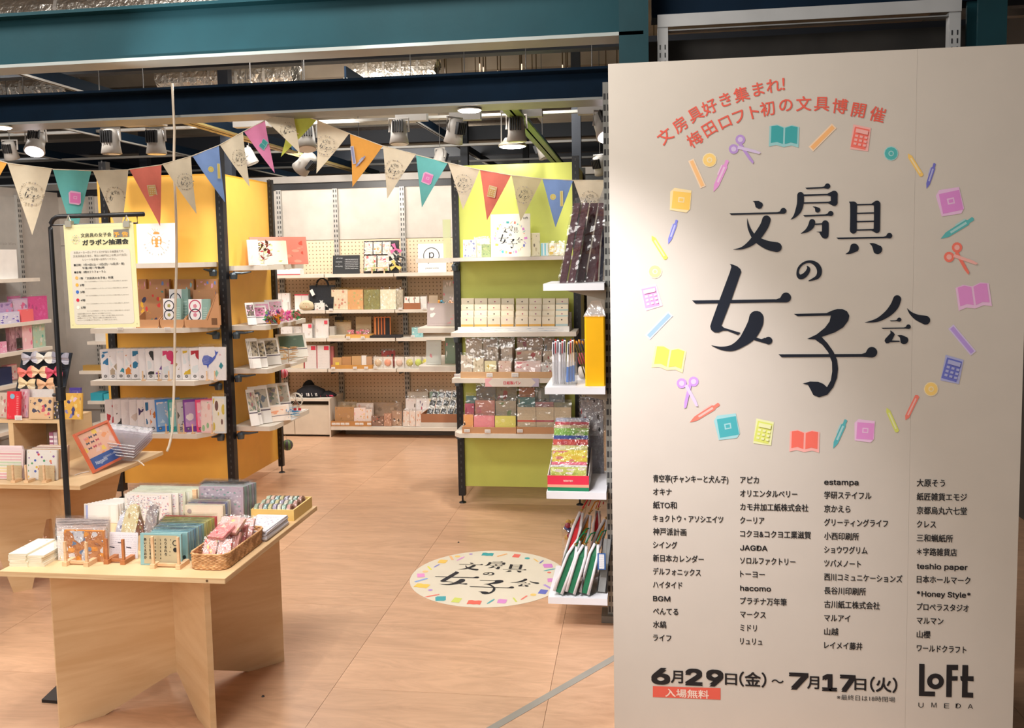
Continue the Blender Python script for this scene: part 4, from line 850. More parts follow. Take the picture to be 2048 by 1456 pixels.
# --- top shelf: white shop card with a gold ladybird
zA = ZS['A']; a = ony(273, 470, YSF+.06); c_ = ony(352, 470, YSF+.06); w_ = c_.x-a.x; h_ = ony(310, 447, YSF+.06).z-zA
t_ = thing('shop_card', 'white square shop card with a gold ladybird on the top yellow shelf', 'sign', ((a.x+c_.x)/2, YSF+.06, zA+.0006), 0, None, (-.03, 0, 0))
up('card', M('f6f2ee', .4), t_, (0, 0, 0), (w_, .006, h_)); GO = M('d99a4e', .5)
mb = MB(); s_ = w_*.13; cz = h_*.56
mb.flat([(x, cz+z) for x, z in circ(0, 0, s_, 24, s_*1.15) if z < s_*.9]); mb.flat([(x, cz+s_*1.35+z) for x, z in circ(0, 0, s_*.62, 14, s_*.32) if z > -.005])
for sx in (-1, 1):
    for dx, dz, ex, ez in ((.3, 1.6, .9, 2.3), (.1, 1.6, .35, 2.2), (.9, .9, 1.7, 1.5), (1, -.2, 1.8, -.5), (.7, -1, 1.3, -1.7)):
        ax, az, bx_, bz = sx*dx*s_, cz+dz*s_, sx*ex*s_, cz+ez*s_; mb.flat([(ax, az), (bx_, bz), (bx_+.0015, bz+.0012), (ax+.0015, az+.002)])
    for dx, dz in ((.5, .45), (.5, -.2), (.45, -.75)): mb.flat([(sx*dx*s_+x, cz+dz*s_+z) for x, z in circ(0, 0, s_*.26, 10)], 1, -.0006)
mb.flat([(x, cz+s_*.75+z) for x, z in circ(0, 0, s_*.25, 10)], 1, -.0006)
link('ladybird_print', mb.mesh('ladybird_print', [GO, M('f6f2ee', .4)]), t_, (0, -.0036, 0))
GL = M('8e867c', .5)
for i, ch in enumerate('soror.factory'):
    an = math.radians(-178+i*14.5+8); R_ = w_*.33; link('letter', text(ch, .026, GL, 0), t_, (R_*math.cos(an), -.0036, cz-.004+R_*math.sin(an)*1.0-.004), (0, -(an+math.pi/2), 0))
# --- second shelf: kraft card displays
zB = ZS['B']; PB = 'on the second yellow shelf'
cols_ = [['c9607f', '7a86c9', 'e0a2c9'], ['d86a8a', '6f8fd0', 'e9c2d6'], ['e8b23a', 'd0455f', '8fc0c8'], ['e98ab8', '6b8fd2', 'dca3c0']]
for i, (x0, x1) in enumerate(((415, 488), (512, 693), (732, 908), (930, 1112))):
    stand(K5, x0, x1, 612, YSF+.2, zB, 'kraft backing card, %s from left in the back row %s' % (ORD[i], PB), KR, PT('blotch', 'c08d63', cols_[i], 5, .32), t=.02, name='kraft_card', cat='craft card')
    for kk in range(2): pass
for i, (x0, x1, yt) in enumerate(((425, 655, 700), (905, 1090, 705))):
    stand(K5, x0, x1, yt, YSF+.13, zB, 'large kraft card with felt shapes, %s %s' % (('left', 'right')[i], PB), M('b5835c', .6), PT('blotch', 'b5835c', [['4f8a80', 'd7463f', 'e8b23a', '3d3f5f'], ['e04a5a', 'e9c23a', 'd0d67a', '9b6b4c']][i], 4, .3), t=.02, name='kraft_card', cat='craft card')
TG = M('8fb0a8', .5)
for i, (x0, x1, yt, Y_) in enumerate(((695, 862, 702, YSF+.10), (645, 800, 785, YSF+.05), (868, 1045, 790, YSF+.05))):
    t_ = stand(K5, x0, x1, yt, Y_, zB+.02, 'sage box with ring ornaments, %s %s' % (('upper middle', 'front left', 'front right')[i], PB), TG, None, t=.03, name='accessory_box', cat='box')
    h = t_.children[0].scale.z; w_ = t_.children[0].scale.x
    link('white_face', uquad(M('f2eff0', .5)), t_, (-w_*.17, -.0156, 0), None, (w_*.66, 1, h))
    for r_, zc, c in ((.4, .72, 'b98' 'a9a'), (.38, .36, '3a3f6a')):
        mb = MB(); R1 = w_*.30; cc = ('c14a68', '2e3344')[0 if (i == 2 and zc > .5) else 1]
        o1, o2 = circ(-w_*.17, zc*h, R1, 20), circ(-w_*.17, zc*h, R1*.82, 20)
        for k in range(20): mb.flat([o1[k], o1[(k+1) % 20], o2[(k+1) % 20], o2[k]])
        mb.flat(circ(-w_*.17, zc*h, R1*.35, 5), 1); link('ring_print', mb.mesh('ring_print', [M(cc, .5), M(('d8889a', 'a9a25e')[i % 2], .5)]), t_, (0, -.0162, 0))
    link('side_print', uquad(PT('rows', '8fb0a8', ['c8dbd6'], 7, .5)), t_, (w_*.33, -.0158, h*.1), None, (w_*.2, 1, h*.6))
for i, (x0, x1) in enumerate(((395, 610), (612, 830), (828, 1030))):
    a = q(K5, x0, 970); c_ = q(K5, x1, 970); xa = ony(a[0], a[1], YSF+.02).x; xb = ony(c_[0], c_[1], YSF+.02).x; zt = ony(a[0], a[1], YSF+.02).z; h = zt-zB
    t_ = thing('kraft_holder', 'kraft cardboard holder with a low rounded front, %s from left %s' % (ORD[i], PB), 'holder', ((xa+xb)/2, YSF+.02, zB+.0004)); ww = (xb-xa)/2-.003
    mb = MB(); mb.prism([(-ww+.012, 0), (ww-.012, 0), (ww, .02), (ww, h), (-ww, h), (-ww, .02)], .004); link('front_panel', mb.mesh('front_panel', [KR2]), t_)
    for s in (-1, 1):
        mb = MB(); mb.prism([(.0045, 0), (.2, 0), (.2, h*2.6), (.03, h*1.3), (.004, h)], .003, 'x', 0, Matrix.Translation((s*ww-(0 if s < 0 else .003), 0, 0))); link('side_panel', mb.mesh('side_panel', [KR2]), t_)
t_ = thing('kraft_side_stand', 'triangular kraft stand panel with slits at the right end '+PB, 'holder', (ony(1040/4.413+180, 650, YSF+.06).x, YSF+.012, zB+.0004))
w_ = pxw(q(K5, 1035, 0)[0], q(K5, 1170, 0)[0], 640, YSF+.06); h_ = ony(*q(K5, 1150, 735), YSF+.06).z-zB
mb = MB()
poly = [(0, 0), (w_, 0), (w_, h_), (w_*.88, h_), (0, h_*.15)]
mb.prism(poly, .004); mb.box((w_*.5, -.0012, h_*.08), (w_*.86, -.0004, h_*.28), 1)
for k in range(7): 
    x = w_*(.2+.09*k); z = h_*(.22+.1*k); mb.flat([(x, z), (x+.012, z+.02), (x+.014, z+.019), (x+.002, z-.001)], 1, -.0008)
link('panel', mb.mesh('panel', [KR2, M('7c5638', .6)]), t_)
for i, x in enumerate((240, 655)): tagcard(K5, x, x+55, 1035, 1062, YSF-.004, zB, 'in front of the kraft displays, %s one' % ('left', 'right')[i])
# --- third shelf: leaning white card packs
zC = ZS['C']
pc = [('white_card', '3a7fb0', 'light blue arc'), ('w', 'b7a58f', 'sand brown'), ('w', '3c94a8', 'teal fish'), ('w', 'e08a3c', 'orange and blue dots'), ('w', '2f7ba3', 'deep blue shape'), ('w', '2fa184', 'green and coral leaf'), ('w', '3b3b3b', 'dark lines'), ('w', '7a4f9c', 'purple and orange circles'), ('w', 'e3457b', 'pink petals'), ('w', 'b99c7c', 'tan shape'), ('w', 'dcb83a', 'mustard yellow shape'), ('w', 'b5323c', 'dark red and black figure')]
xs = [95, 165, 235, 300, 365, 435, 500, 565, 635, 745, 815, 890]
def mono(parent, w_, h, t):     # round grey maker's mark at the foot of a card
    mb = MB(); mb.flat(circ(0, 0, .0095, 12)); mb.flat(circ(0, 0, .006, 8), 1, -.0004); link('mark', mb.mesh('mark', [M('4c4a4c', .5), M('a9a5a5', .5)]), parent, (-w_*.5+.022, -t/2-.001, .022))
for i, (x, (_, c, dn)) in enumerate(zip(xs, pc)):
    filed(K6, x-(8 if i else 4), 88-i*1.0, YSF+.045, zC, 'white card pack with %s, %s from left, third yellow shelf' % (dn, ORD[i]), 'efeaeb', PT('blotch', 'f1edef', [c, c, 'dfe6ea'], 2.2, .42), roll=random.uniform(-.02, .02))
t_ = stand(K6, 955, 1190, 66, YSF+.02, zC, 'white card pack with a blue whale facing front on the third yellow shelf', 'f1edef', None, True, t=.012, lean=.08)
s_ = t_.children[0].scale; w_, h = s_.x, s_.z; mono(t_, w_, h, s_.y)
mb = MB(); wh = [(-.38, .62), (-.30, .72), (-.12, .74), (.05, .66), (.14, .74), (.12, .9), (.02, .8), (.14, .70), (.30, .76), (.16, .62), (.02, .52), (-.16, .42), (-.32, .44)]
mb.flat([(x*w_, z*h) for x, z in [(-.38, .60), (-.32, .74), (-.16, .75), (.02, .68), (.12, .76), (.10, .92), (.15, .86), (.24, .86), (.17, .76), (.12, .66), (.0, .54), (-.12, .46), (-.16, .34), (-.20, .45), (-.33, .46)]])
for k in range(7): mb.flat([(-.34*w_, (.49+k*.034)*h), (-.1*w_, (.52+k*.034)*h), (-.1*w_, (.525+k*.034)*h), (-.34*w_, (.498+k*.034)*h)], 1, -.0006)
mb.flat([(x*w_, z*h) for x, z in ((.25, .42), (.33, .55), (.42, .44), (.34, .33))], 2); mb.flat([(x*w_, z*h) for x, z in ((.1, .2), (.17, .32), (.24, .22), (.16, .1))], 3)
mb.flat([(x*w_+.3*w_, z*h+.76*h) for x, z in ((-.04, -.02), (0, .04), (.04, -.02), (0, 0))], 4)
link('whale_print', mb.mesh('whale_print', [M('4a63c4', .5), M('c7cfee', .5), M('2c8a96', .5), M('8fd0c4', .5), M('e08aa0', .5)]), t_, (0, -s_.y/2-.001, 0))
zD = ZS['D']
dl = [('efe9ec', 'c43f4a', 'white card pack with red edge'), ('efe9ec', '3a3a40', 'plain white card pack'), ('efe9ec', '3b3f66', 'white card pack with navy bouquet'), ('efe9ec', 'd8c8c0', 'white card pack with faint print'), ('efe9ec', '4b3b68', 'white card pack with dark plum beads'), ('efe9ec', '2a6d9c', 'white card pack with blue shape'), ('efe9ec', 'e5863c', 'white card pack with orange dot'), ('3f86d6', 'c9ddf2', 'bright blue card pack'), ('35a7a2', 'e3efe6', 'teal card pack'), ('b9b5ae', '6a655f', 'clear card pack with grey print'), ('7d3f9f', 'c998cf', 'purple card pack'), ('ec4f80', 'f3b7c4', 'hot pink card pack')]
xd = [135, 210, 280, 350, 420, 485, 520, 585, 695, 765, 832, 940]
for i, (x, (c, c2, dn)) in enumerate(zip(xd, dl)):
    filed(K6, x-(8 if i else 4), 534, YSF+.045, zD, '%s, %s from left, lowest yellow shelf' % (dn, ORD[i]), c, PT('blotch', 'efeaec' if i < 7 else pale(c, .5), [c2, c2, 'e6dfe2'], 2.4, .42), roll=random.uniform(-.02, .02), t=.021)
stand(K6, 975, 1100, 540, YSF+.035, zD, 'pale pink card pack with circles, second from the right on the lowest yellow shelf', 'f1cdd0', PT('dots', 'f3dcd8', ['ecb0ac', 'f0c8c0', '9dc79b'], 3, .35), True)
stand(K6, 1075, 1187, 505, YSF+.02, zD, 'light blue face card pack at the right end of the lowest yellow shelf', 'dde6ea', PT('dots', 'ece8dc', ['d8b890', '6b4a4a', 'd7c25a', '7aa894'], 2.2, .35), True)
for i, (K, x, yb, z) in enumerate([(K6, x, 350, zC) for x in (470, 610, 700, 1035, 1105)]+[(K6, x, 800, zD) for x in (675, 790, 830, 908, 1080)]):
    p = ony(*q(K, x, yb), YSF+.006); t_ = thing('wooden_peg', 'small beech card peg on the %s yellow shelf, %s from the left' % (('third', 'lowest')[i > 4], ORD[i % 5]), 'card stand', (p.x, YSF+.003, z))
    up('foot', PEGW, t_, (0, .008, 0), (.018, .022, .008)); up('upright', PEGW, t_, (0, 0, .0081), (.006, .006, .055))
# --- side shelves: cards on the aisle side, facing +x.  placed by pixel on the plane x = const
def side(K, x0, x1, yt, X, zb, desc, mat, pr=None, t=.012, name='card_pack', cat='card pack', film=True, yaw=.35, lean=.2):
    if film: lean = .40; yaw = .85
    if isinstance(mat, str): mat = M(mat, .5)
    a = onx(*q(K, x0, yt), X); b_ = onx(*q(K, x1, yt), X); y0, y1 = sorted((max(5.46, min(a.y, 6.2)), max(5.46, min(b_.y, 6.2)))); h = max(.03, onx(*q(K, (x0+x1)/2, yt), X).z-zb)
    t_ = thing(name, desc, cat, (X, (y0+y1)/2, zb+.0006+t*.5*math.sin(lean)), 0, None, (0, 0, math.pi/2-yaw)); 
    w_ = max(.055 if film else .07, (y1-y0)*(.8 if film else 1)); h = h/math.cos(lean)
    e_ = link('card', ubox(mat), t_, (0, t/2, 0), (-lean, 0, 0), (w_, t, h))
    if pr:
        k_ = .42 if film else .06; link('photo_print', uquad(pr), t_, (0, -.0012+h*k_*math.sin(lean), h*k_*math.cos(lean)), (-lean, 0, 0), (w_*.84, 1, h*.5 if film else h*.86))
        if film: link('caption_strip', uquad(M('6a5f6c', .5)), t_, (0, -.0012+h*.34*math.sin(lean), h*.34*math.cos(lean)), (-lean, 0, 0), (w_, 1, h*.035))
    return t_
def pop(K, x0, x1, y0, y1, X, zb, desc, cols, name='popup_ornament', cat='paper craft', n=26, sh='petal'):
    """paper pop-up: a bunch of small folded petals or slats on a card base"""
    c_ = onx(*q(K, (x0+x1)/2, y1), X); rad = abs(onx(*q(K, x1, y1), X).y-c_.y); rad = max(.045, min(rad, .07)); h = max(.03, onx(*q(K, (x0+x1)/2, y0), X).z-zb)
    t_ = thing(name, desc, cat, (X+.03, min(6.05, max(5.54, c_.y)), zb+.0005)); up('base_card', WPAP, t_, (0, 0, 0), (rad*1.3, rad*1.3, .004))
    for ci, c in enumerate(cols):
        mb = MB()
        for k in range(n//len(cols)):
            a = random.uniform(0, 6.28); r = rad*.75*math.sqrt(random.random()); z = .004+h*random.uniform(.1, .85); s_ = rad*.42
            M4 = Matrix.Translation((r*math.cos(a), r*math.sin(a), z)) @ Matrix.Rotation(a, 4, 'Z') @ Matrix.Rotation(random.uniform(.3, 1.3), 4, 'X')
            if sh == 'petal': mb.prism([(-.4*s_, 0), (0, -.5*s_), (.5*s_, 0), (0, .7*s_)], .0012, 'y', 0, M4)
            else: mb.prism([(-.6*s_, -.12*s_), (.7*s_, -.05*s_), (.9*s_, .1*s_), (-.6*s_, .12*s_)], .0012, 'y', 0, M4)
        mb.tube([(0, 0, .003), (0, 0, h*.8)], .002, 4); link('paper_petals', mb.mesh('paper_petals', [M(c, .6)]), t_)
    return t_
XA = XS+.2
sA, sB, sC, sD = ZT['A'], ZT['B'], ZT['C'], ZT['D']
side(K5, 1290, 1430, 262, XA, sA, 'white greeting card leaning at the near end of the top side shelf', 'f3e7dd', PT('blotch', 'f3e7dd', ['e9d9cc', 'f0dccb'], 4, .3), film=False, yaw=.9)
side(K5, 1500, 1640, 275, XA, sA, 'cream greeting card with a green sprig on the top side shelf', 'f6e6cc', PT('blotch', 'f6e6cc', ['b8c070', 'e8d090'], 5, .28), film=False, yaw=.9)
side(K5, 1570, 1770, 240, XA+.02, sA, 'salmon pink card at the far end of the top side shelf', 'ee8d7c', PT('blotch', 'ee8d7c', ['e0604f', 'f2a893'], 4, .3), film=False, yaw=.9)
pop(K5, 1380, 1520, 245, 370, XA, sA, 'pop-up bouquet of dark red and brown paper flowers', ['b01d2c', '5a3a2c', 'd8d2c8'], n=40)
pop(K5, 1630, 1765, 275, 395, XA, sA, 'pop-up with brown and peach paper fronds on the salmon card', ['5e4038', 'eab295'], n=34)
PS_ = 'on the second yellow side shelf'
for i, (x0, x1, yt, c, c2, dn) in enumerate(((1255, 1340, 845, '6a5a58', 'a49a7a', 'dark photo card pack'), (1350, 1430, 835, '8a6c90', '6b7a48', 'mauve photo card pack'), (1440, 1530, 855, 'd98fb2', 'b0527e', 'pink peony card pack'), (1500, 1570, 822, 'a68', '9a7fae', 'lilac photo card pack'), (1600, 1680, 800, 'd7b8c8', 'e58fb4', 'pale pink iris card pack'))):
    side(K5, x0, x1, yt, XA-.03, sB, '%s, %s from the near end %s' % (dn, ORD[i], PS_), 'e8e2e0', PT('blotch', c if len(c) == 6 else 'e0a0c0', [c2, 'e8b0cc', '5f6a4a'], 5, .4), yaw=1.0)
for x0, x1, y0, y1, cs, dn in ((1375, 1450, 905, 1000, ['5d8a4a', 'a04a68', '6a56a0'], 'purple and green flower pot pop-up'), (1470, 1590, 935, 990, ['f0b030', '3f9a80', 'e8782c'], 'row of yellow sunflower pop-ups'), (1540, 1640, 880, 950, ['f59bb0', 'f7b6b8'], 'pink carnation pop-up'), (1640, 1720, 890, 975, ['e85fb8', 'f29ad0'], 'magenta lily pop-up'), (1715, 1790, 890, 975, ['3f9a58', 'e9808c'], 'red and green tulip pop-up')):
    pop(K5, x0, x1, y0, y1, XA+.04, sB, dn+' '+PS_, cs, n=40)
PS_ = 'on the third yellow side shelf'
for i, (x0, x1, yt) in enumerate(((1265, 1340, 1180), (1310, 1380, 1172), (1380, 1470, 1160), (1475, 1540, 1165), (1545, 1640, 1145))):
    side(K5, x0, x1, yt, XA-.03+.01*i, sC, 'sepia photo card pack, %s from the near end %s' % (ORD[i], PS_), 'eee8e2', PT('blotch', 'a89c8a', ['6a6256', 'c8b898', '5a5248'], 5, .45), yaw=1.0)
side(K5, 1730, 1880, 1100, XA, sC, 'green-panel card with wooden dinosaur, far end '+PS_, 'ece6dc', PT('blotch', '5d7464', ['6f8a74', '5d7464'], 3, .3), yaw=1.05)
pop(K5, 1640, 1790, 1180, 1330, XA+.05, sC, 'tan wooden dinosaur skeleton pop-up '+PS_, ['c99a60', 'd9b27c'], n=40, sh='slat')
mb = MB(); p = Vector((XA+.06, 5.92, sC)); 
PS_ = 'on the lowest yellow side shelf'
for i, (x0, x1, yt, c) in enumerate(((1255, 1350, 510, 'a86a70'), (1390, 1500, 515, '5d7a68'), (1465, 1560, 430, '6b7480'), (1560, 1650, 415, '8a8494'), (1650, 1740, 400, 'b28a78'))):
    side(K6, x0, x1, yt, XA-.04+.008*i, sD, 'white small-photo card pack, %s from the near end %s' % (ORD[i], PS_), 'efe9e4', PT('blotch', 'b5ada0', [c, '7d8a7c', 'd9cab4'], 4, .5), yaw=1.0)
side(K6, 1420, 1700, 620, XA+.03, sD, 'white card with pale orange mountain drawing '+PS_, 'f2e3d6', PT('blotch', 'f5dcc8', ['f0a884', 'f5dcc8'], 2.5, .4), yaw=1.05)
pop(K6, 1625, 1810, 585, 680, XA+.05, sD, 'blue paper wave pop-up '+PS_, ['4b9fd8', '7cc0ea', '9dd0ee'], n=54, sh='slat')
# ferris wheel ornament
p = onx(*q(K6, 1885, 610), XS+.25); yw = min(6.06, p.y); fw = thing('ferris_wheel', 'tiny white paper ferris wheel with red base on the lowest side shelf', 'ornament', (XS+.2, yw, sD+.0005)); R_ = .05
up('base_card', WPAP, fw, (0, 0, 0), (.13, .09, .004)); mb = MB()
for s in (-.008, .008): mb.tube([(R_*math.cos(k*math.pi/10), s, .075+R_*math.sin(k*math.pi/10)) for k in range(21)], .004, 5, caps=False)
for k in range(8): mb.tube([(0, 0, .075), (R_*math.cos(k*math.pi/4), 0, .075+R_*math.sin(k*math.pi/4))], .0015, 4)
link('wheel', mb.mesh('wheel', [M('e9e4da', .5)]), fw); mb = MB(); mb.tube([(-.03, 0, .004), (0, 0, .075), (.03, 0, .004)], .003, 5); link('stand', mb.mesh('stand', [M('d9a08c', .5)]), fw)
for k in range(3): up('red_booth', M('d0303c', .5), fw, (-.035+.035*k, -.02, .0041), (.018, .014, .016))
# round fabric balls hanging at the far post
for (px_, py_, r_, c, dn, col2) in ((575, 890, .042, '6f8f5a', 'green and grey patterned paper ball hanging low beside the yellow unit', '5a5560'), (567, 747, .035, 'cc3f52', 'red and pink paper ball under the third side shelf', 'e8a0b0'), (571, 786, .032, 'e89050', 'orange paper ball under the third side shelf', 'f0b880')):
    c_ = ony(px_, py_, 6.3); t_ = thing('paper_ball', dn, 'paper ball', c_)
    for s in range(12):
        mb = MB(); n = 7; a0, a1 = s*math.pi/6, (s+1)*math.pi/6-.03; vs = []
        for j in range(n+1):
            th = -math.pi/2+math.pi*j/n
            for a in (a0, a1): vs.append((r_*math.cos(th)*math.cos(a), r_*math.cos(th)*math.sin(a), r_*math.sin(th)))
        mb.add(vs, [(2*j, 2*j+1, 2*j+3, 2*j+2) for j in range(n)]); link('gore', mb.mesh('gore', [M((c, col2)[s % 2], .5, .0)], True), t_)
    mb = MB(); mb.tube([(0, 0, r_-.002), (-.03, -.08, r_+.15)], .0012, 4); link('thread', mb.mesh('thread', [WPAP]), t_)
# ================================================================ GREEN DISPLAY UNIT
GX0, GX1 = -1.113, -.362; GY = 5.5
gu = thing('display_unit', 'lime green display unit with black posts and pale shelves', 'display unit', (0, 0, 0))
B('front_panel', (GX0+.02, GY, .138), (GX1-.02, GY+.015, 2.165), GRN, gu); B('side_panel', (GX0, GY+.03, .138), (GX0+.015, 6.23, 2.165), GRN, gu); B('back_panel', (GX0+.02, 6.25, .138), (GX1-.02, 6.265, 2.165), GRN, gu); B('side_panel', (GX1-.015, GY+.03, .138), (GX1, 6.23, 2.165), GRN, gu)
for x in (GX0, GX1):
    post(gu, x, GY, .08, 2.2, .042); post(gu, x, 6.25, .08, 2.2, .035)
GF = 5.21; GZ = {}
for k, (y, th) in (('A', (514, .022)), ('B', (665, .026)), ('C', (757, .028)), ('D', (868, .026))):
    z = ony(1000, y, GF).z; GZ[k] = z
    mb = MB(); mb.prism([(GX0+.01, GF+(.05 if k == 'D' else 0)), (GX0+.05, GF), (GX1+.01, GF), (GX1+.01, GY-.002), (GX0+.01, GY-.002)], -th, 'z', 0, Matrix.Translation((0, 0, z))); link('shelf', mb.mesh('shelf', [SHELFW]), gu)
    if k != 'Z': bracket(gu, GX0, GY-.05, z-.03, -.03)
# shelves on its left face
for k, (py_, ) in (('A', (519,)), ('B', (667,)), ('C', (745,)), ('D', (856,))):
    z = GZ[k]+(.0 if k != 'C' else .03); mb = MB(); mb.prism([(GX0-.28, GY+.06), (GX0-.002, GY+.06), (GX0-.002, 6.2), (GX0-.28, 6.2), (GX0-.29, 6.1), (GX0-.29, GY+.1)], -.03, 'z', 0, Matrix.Translation((0, 0, z))); link('shelf', mb.mesh('shelf', [SHELFW]), gu)
PG = 'on the top green-unit shelf'
def poster_card(K, x0, x1, yt, Y, zb, desc, logo=True):
    a = ony(*q(K, x0, yt+60), Y).x; b_ = ony(*q(K, x1, yt+60), Y).x; h = ony(*q(K, (x0+x1)/2, yt), Y).z-zb; w_ = b_-a
    t_ = thing('title_card', desc, 'sign', ((a+b_)/2, Y, zb+.0006), 0, None, (-.04, 0, 0)); up('card', M('f1eedd', .45, var=.02), t_, (0, 0, 0), (w_, .004, h))
    link('title_print', TN, t_, (0, -.0028, h*.47), None, (w_*.47, 1, w_*.47)); link('icon_print', IN_, t_, (0, -.0026, h*.45), None, (w_*.44, 1, w_*.44)); link('lettering', text('Loft', .022, BK, .02), t_, (w_*.38, -.003, h*.88))
    return t_
poster_card(G1, 780, 1165, 330, GF+.1, GZ['A'], 'cream square title card of the fair on the top shelf of the green unit')
stand(G1, 515, 640, 580, GF+.14, GZ['A'], 'pink and red patterned card pack at the left end '+PG, 'efe3dc', PT('blotch', 'efe3dc', ['e08a8a', '7d86b8', 'e9b8b0'], 4, .35))
stand(G1, 625, 775, 570, GF+.17, GZ['A'], 'glossy white card pack beside the title card '+PG, 'f4f0e4', PT('blotch', 'f2efe2', ['f8f6ee', 'c9d6a8'], 3, .3), True)
stand(G1, 695, 782, 625, GF+.12, GZ['A'], 'small green banknote-like card '+PG, '9aa87a', PT('blotch', '8fa070', ['5f7a5a', 'b9b88a'], 6, .35))
stand(G1, 1165, 1260, 515, GF+.13, GZ['A'], 'tall cream card pack with kraft lower half '+PG, 'f1ead0', PT('blotch', 'e9dfc0', ['c9b890', '7a6a5a', 'f1ead0'], 3, .3))
stand(G1, 1270, 1340, 612, GF+.12, GZ['A'], 'card with a light blue pennant drawing '+PG, 'd9eef0', PT('vstripes', 'e9f2ee', ['86d0e0'], 2, .5))
stand(G1, 1345, 1500, 612, GF+.12, GZ['A'], 'card pack with yellow pennants drawing '+PG, 'f4ecc8', PT('blotch', 'f6f0d6', ['f3cf5a', 'f7e39a'], 3, .4), True)
# second shelf: tiered tray of small cream boxes
zG = GZ['B']+.0005; rows_ = [1330, 1272, 1210, 1150]
tt = thing('tiered_tray', 'white tiered tray with printed front strip on the second green-unit shelf', 'tray', (0, 0, 0))
xa, xb = ony(*q(G1, 480, 1440), GF+.02).x, ony(*q(G1, 1545, 1440), GF+.02).x
zlab = ony(*q(G2, 700, 68), GF+.02).z
B('front_strip', (xa-.01, GF+.02, zG), (xb, GF+.024, zlab), M('f4f2ef', .4), tt); link('front_print', uquad(PT('rows', 'f4f2ef', ['9fb4c8'], 2, .55)), tt, ((xa+xb)/2, GF+.0192, zG+.006), None, ((xb-xa)*.9, 1, .022))
zz = [zlab-.005+.04*k for k in range(4)]
for k in range(4): B('step', (xa, GF+.026+.055*k, zG), (xb, GF+.08+.055*k, zG+.012+.03*k), M('efe9df', .5), tt)
for r in range(4):
    for g_i, (gx0, gx1) in enumerate(((492, 1010), (1022, 1538))):
        for c in range(4):
            x0 = gx0+(gx1-gx0)*c/4+4; x1 = gx0+(gx1-gx0)*(c+1)/4-4; Y = GF+.03+.055*r
            bd = {0: 'e9b45a', 1: 'ead9bd', 2: 'ead9bd', 3: 'ead9bd'}[r]
            if g_i and c == 3: bd = 'b9d0d0'
            t_ = stand(G1, x0+r*1.5, x1+r*1.5, rows_[r], Y, zG+.0125+.03*r, 'cream memo box, %s row from the front, %s column of the tiered tray' % (ORD[r], ORD[g_i*4+c]), 'efe4cd', None, t=.04, lean=0, name='memo_box', cat='box', group='memo boxes in the tiered tray')
            s_ = t_.children[0].scale; link('band', uquad(M(bd, .5)), t_, (0, -.0206, s_.z*.28 if r == 0 else s_.z*.5), None, (s_.x*.98, 1, .012))
            mb = MB(); mb.flat(circ(0, 0, .0045, 8)); link('motif', mb.mesh('motif', [M(random.choice(['c0576a', '5a4f46', 'b06a8a']), .5)]), t_, (random.uniform(-.004, .004), -.0208, s_.z*.78))
# third shelf
zG = GZ['C']; PC_ = 'on the third green-unit shelf'
tray(G2, 490, 1395, 505, GF+.01, zG, .24, M('cfa67c', .55), 'light wooden tray full of stamps and stickers '+PC_)
PKS = ['d9c9b4', 'e3d6c4', 'cdbfa9', 'ead9c8']
data = [(0, 495, 605, 345, 'tall clear sticker sheet', 'cdbda9', ['a99a86', 'd9cdb9']), (0, 612, 715, 375, 'beige stamp set', 'd9ccb0', ['e0d4a8', 'b8a98a']), (0, 725, 838, 402, 'small cream and yellow memo set', 'e3d9a8', ['d9b84a', 'c0a890']), (0, 860, 982, 400, 'small framed pink stamp set', 'dfc4b4', ['b06a58', 'e8cfc0']), (0, 1018, 1270, 402, 'wide white and pink labelled set', 'f4ddd8', ['e58a90', 'f7ebe6']), (0, 1275, 1392, 415, 'white set with small red print', 'e6e0da', ['c96a6a', '9a9aa0']),
        (1, 748, 855, 270, 'clear stamp box with white frame', 'd8c9b6', ['efe6da', 'a89884']), (1, 885, 992, 268, 'clear stamp box with double frame', 'd8c9b6', ['efe6da', 'b89c88']), (1, 1028, 1278, 300, 'wide tan sticker pack with red flowers', 'd8c0a6', ['c4504a', 'e9d2b8']), (1, 1292, 1395, 305, 'tan sticker pack with a red rose', 'd4bea4', ['b8443e', 'e3d0b6']),
        (2, 540, 700, 182, 'round cream tag with red label', 'd9ccb8', ['b8586a', 'd9ccb8']), (2, 708, 852, 188, 'crinkled clear pack of tags', 'cdbfae', ['b89c98', 'e0d6c8']), (2, 862, 1012, 184, 'rounded clear pack of labels', 'd0c2b0', ['b9a894', 'e6dccd']), (2, 1040, 1290, 178, 'wide tan pack with dark pink rim', 'c9ad92', ['a8505c', 'd8c0a6']), (2, 1300, 1400, 182, 'brown pack with small motifs', 'b59d84', ['7d8a94', 'c9b49a'])]
for i, (r, x0, x1, yt, dn, c, cs) in enumerate(data): stand(G2, x0, x1, yt, GF+.03+.07*r, zG+.004, '%s, %s row of the wooden tray, third green shelf' % (dn, ('front', 'middle', 'back')[r]), c, PT('blotch', c, cs, 3, .3), True, t=.012, name='sticker_set', cat='sticker set')
mb = MB(); a = ony(*q(G2, 728, 565), GF-.01); c_ = ony(*q(G2, 1252, 648), GF-.01)
t_ = thing('shelf_label', 'pink and white shelf label with Japanese lettering hung under the third green-unit shelf', 'label', ((a.x+c_.x)/2, GF-.01, c_.z)); w_ = c_.x-a.x; h = a.z-c_.z
up('plate', M('ddd3c8', .45), t_, (0, 0, 0), (w_, .003, h)); 
for s, c in ((-1, 'e8b0b4'), (1, 'b9b2c8')): mb = MB(); mb.flat([(s*w_/2, 0), (s*w_*.36, 0), (s*w_*.44, h*.5), (s*w_*.36, h), (s*w_/2, h)]); link('corner_print', mb.mesh('corner_print', [M(c, .5)]), t_, (0, -.002, 0))
link('lettering', text('日紙製パン', h*.42, M('d4505c', .5), .02), t_, (0, -.0025, h*.3))
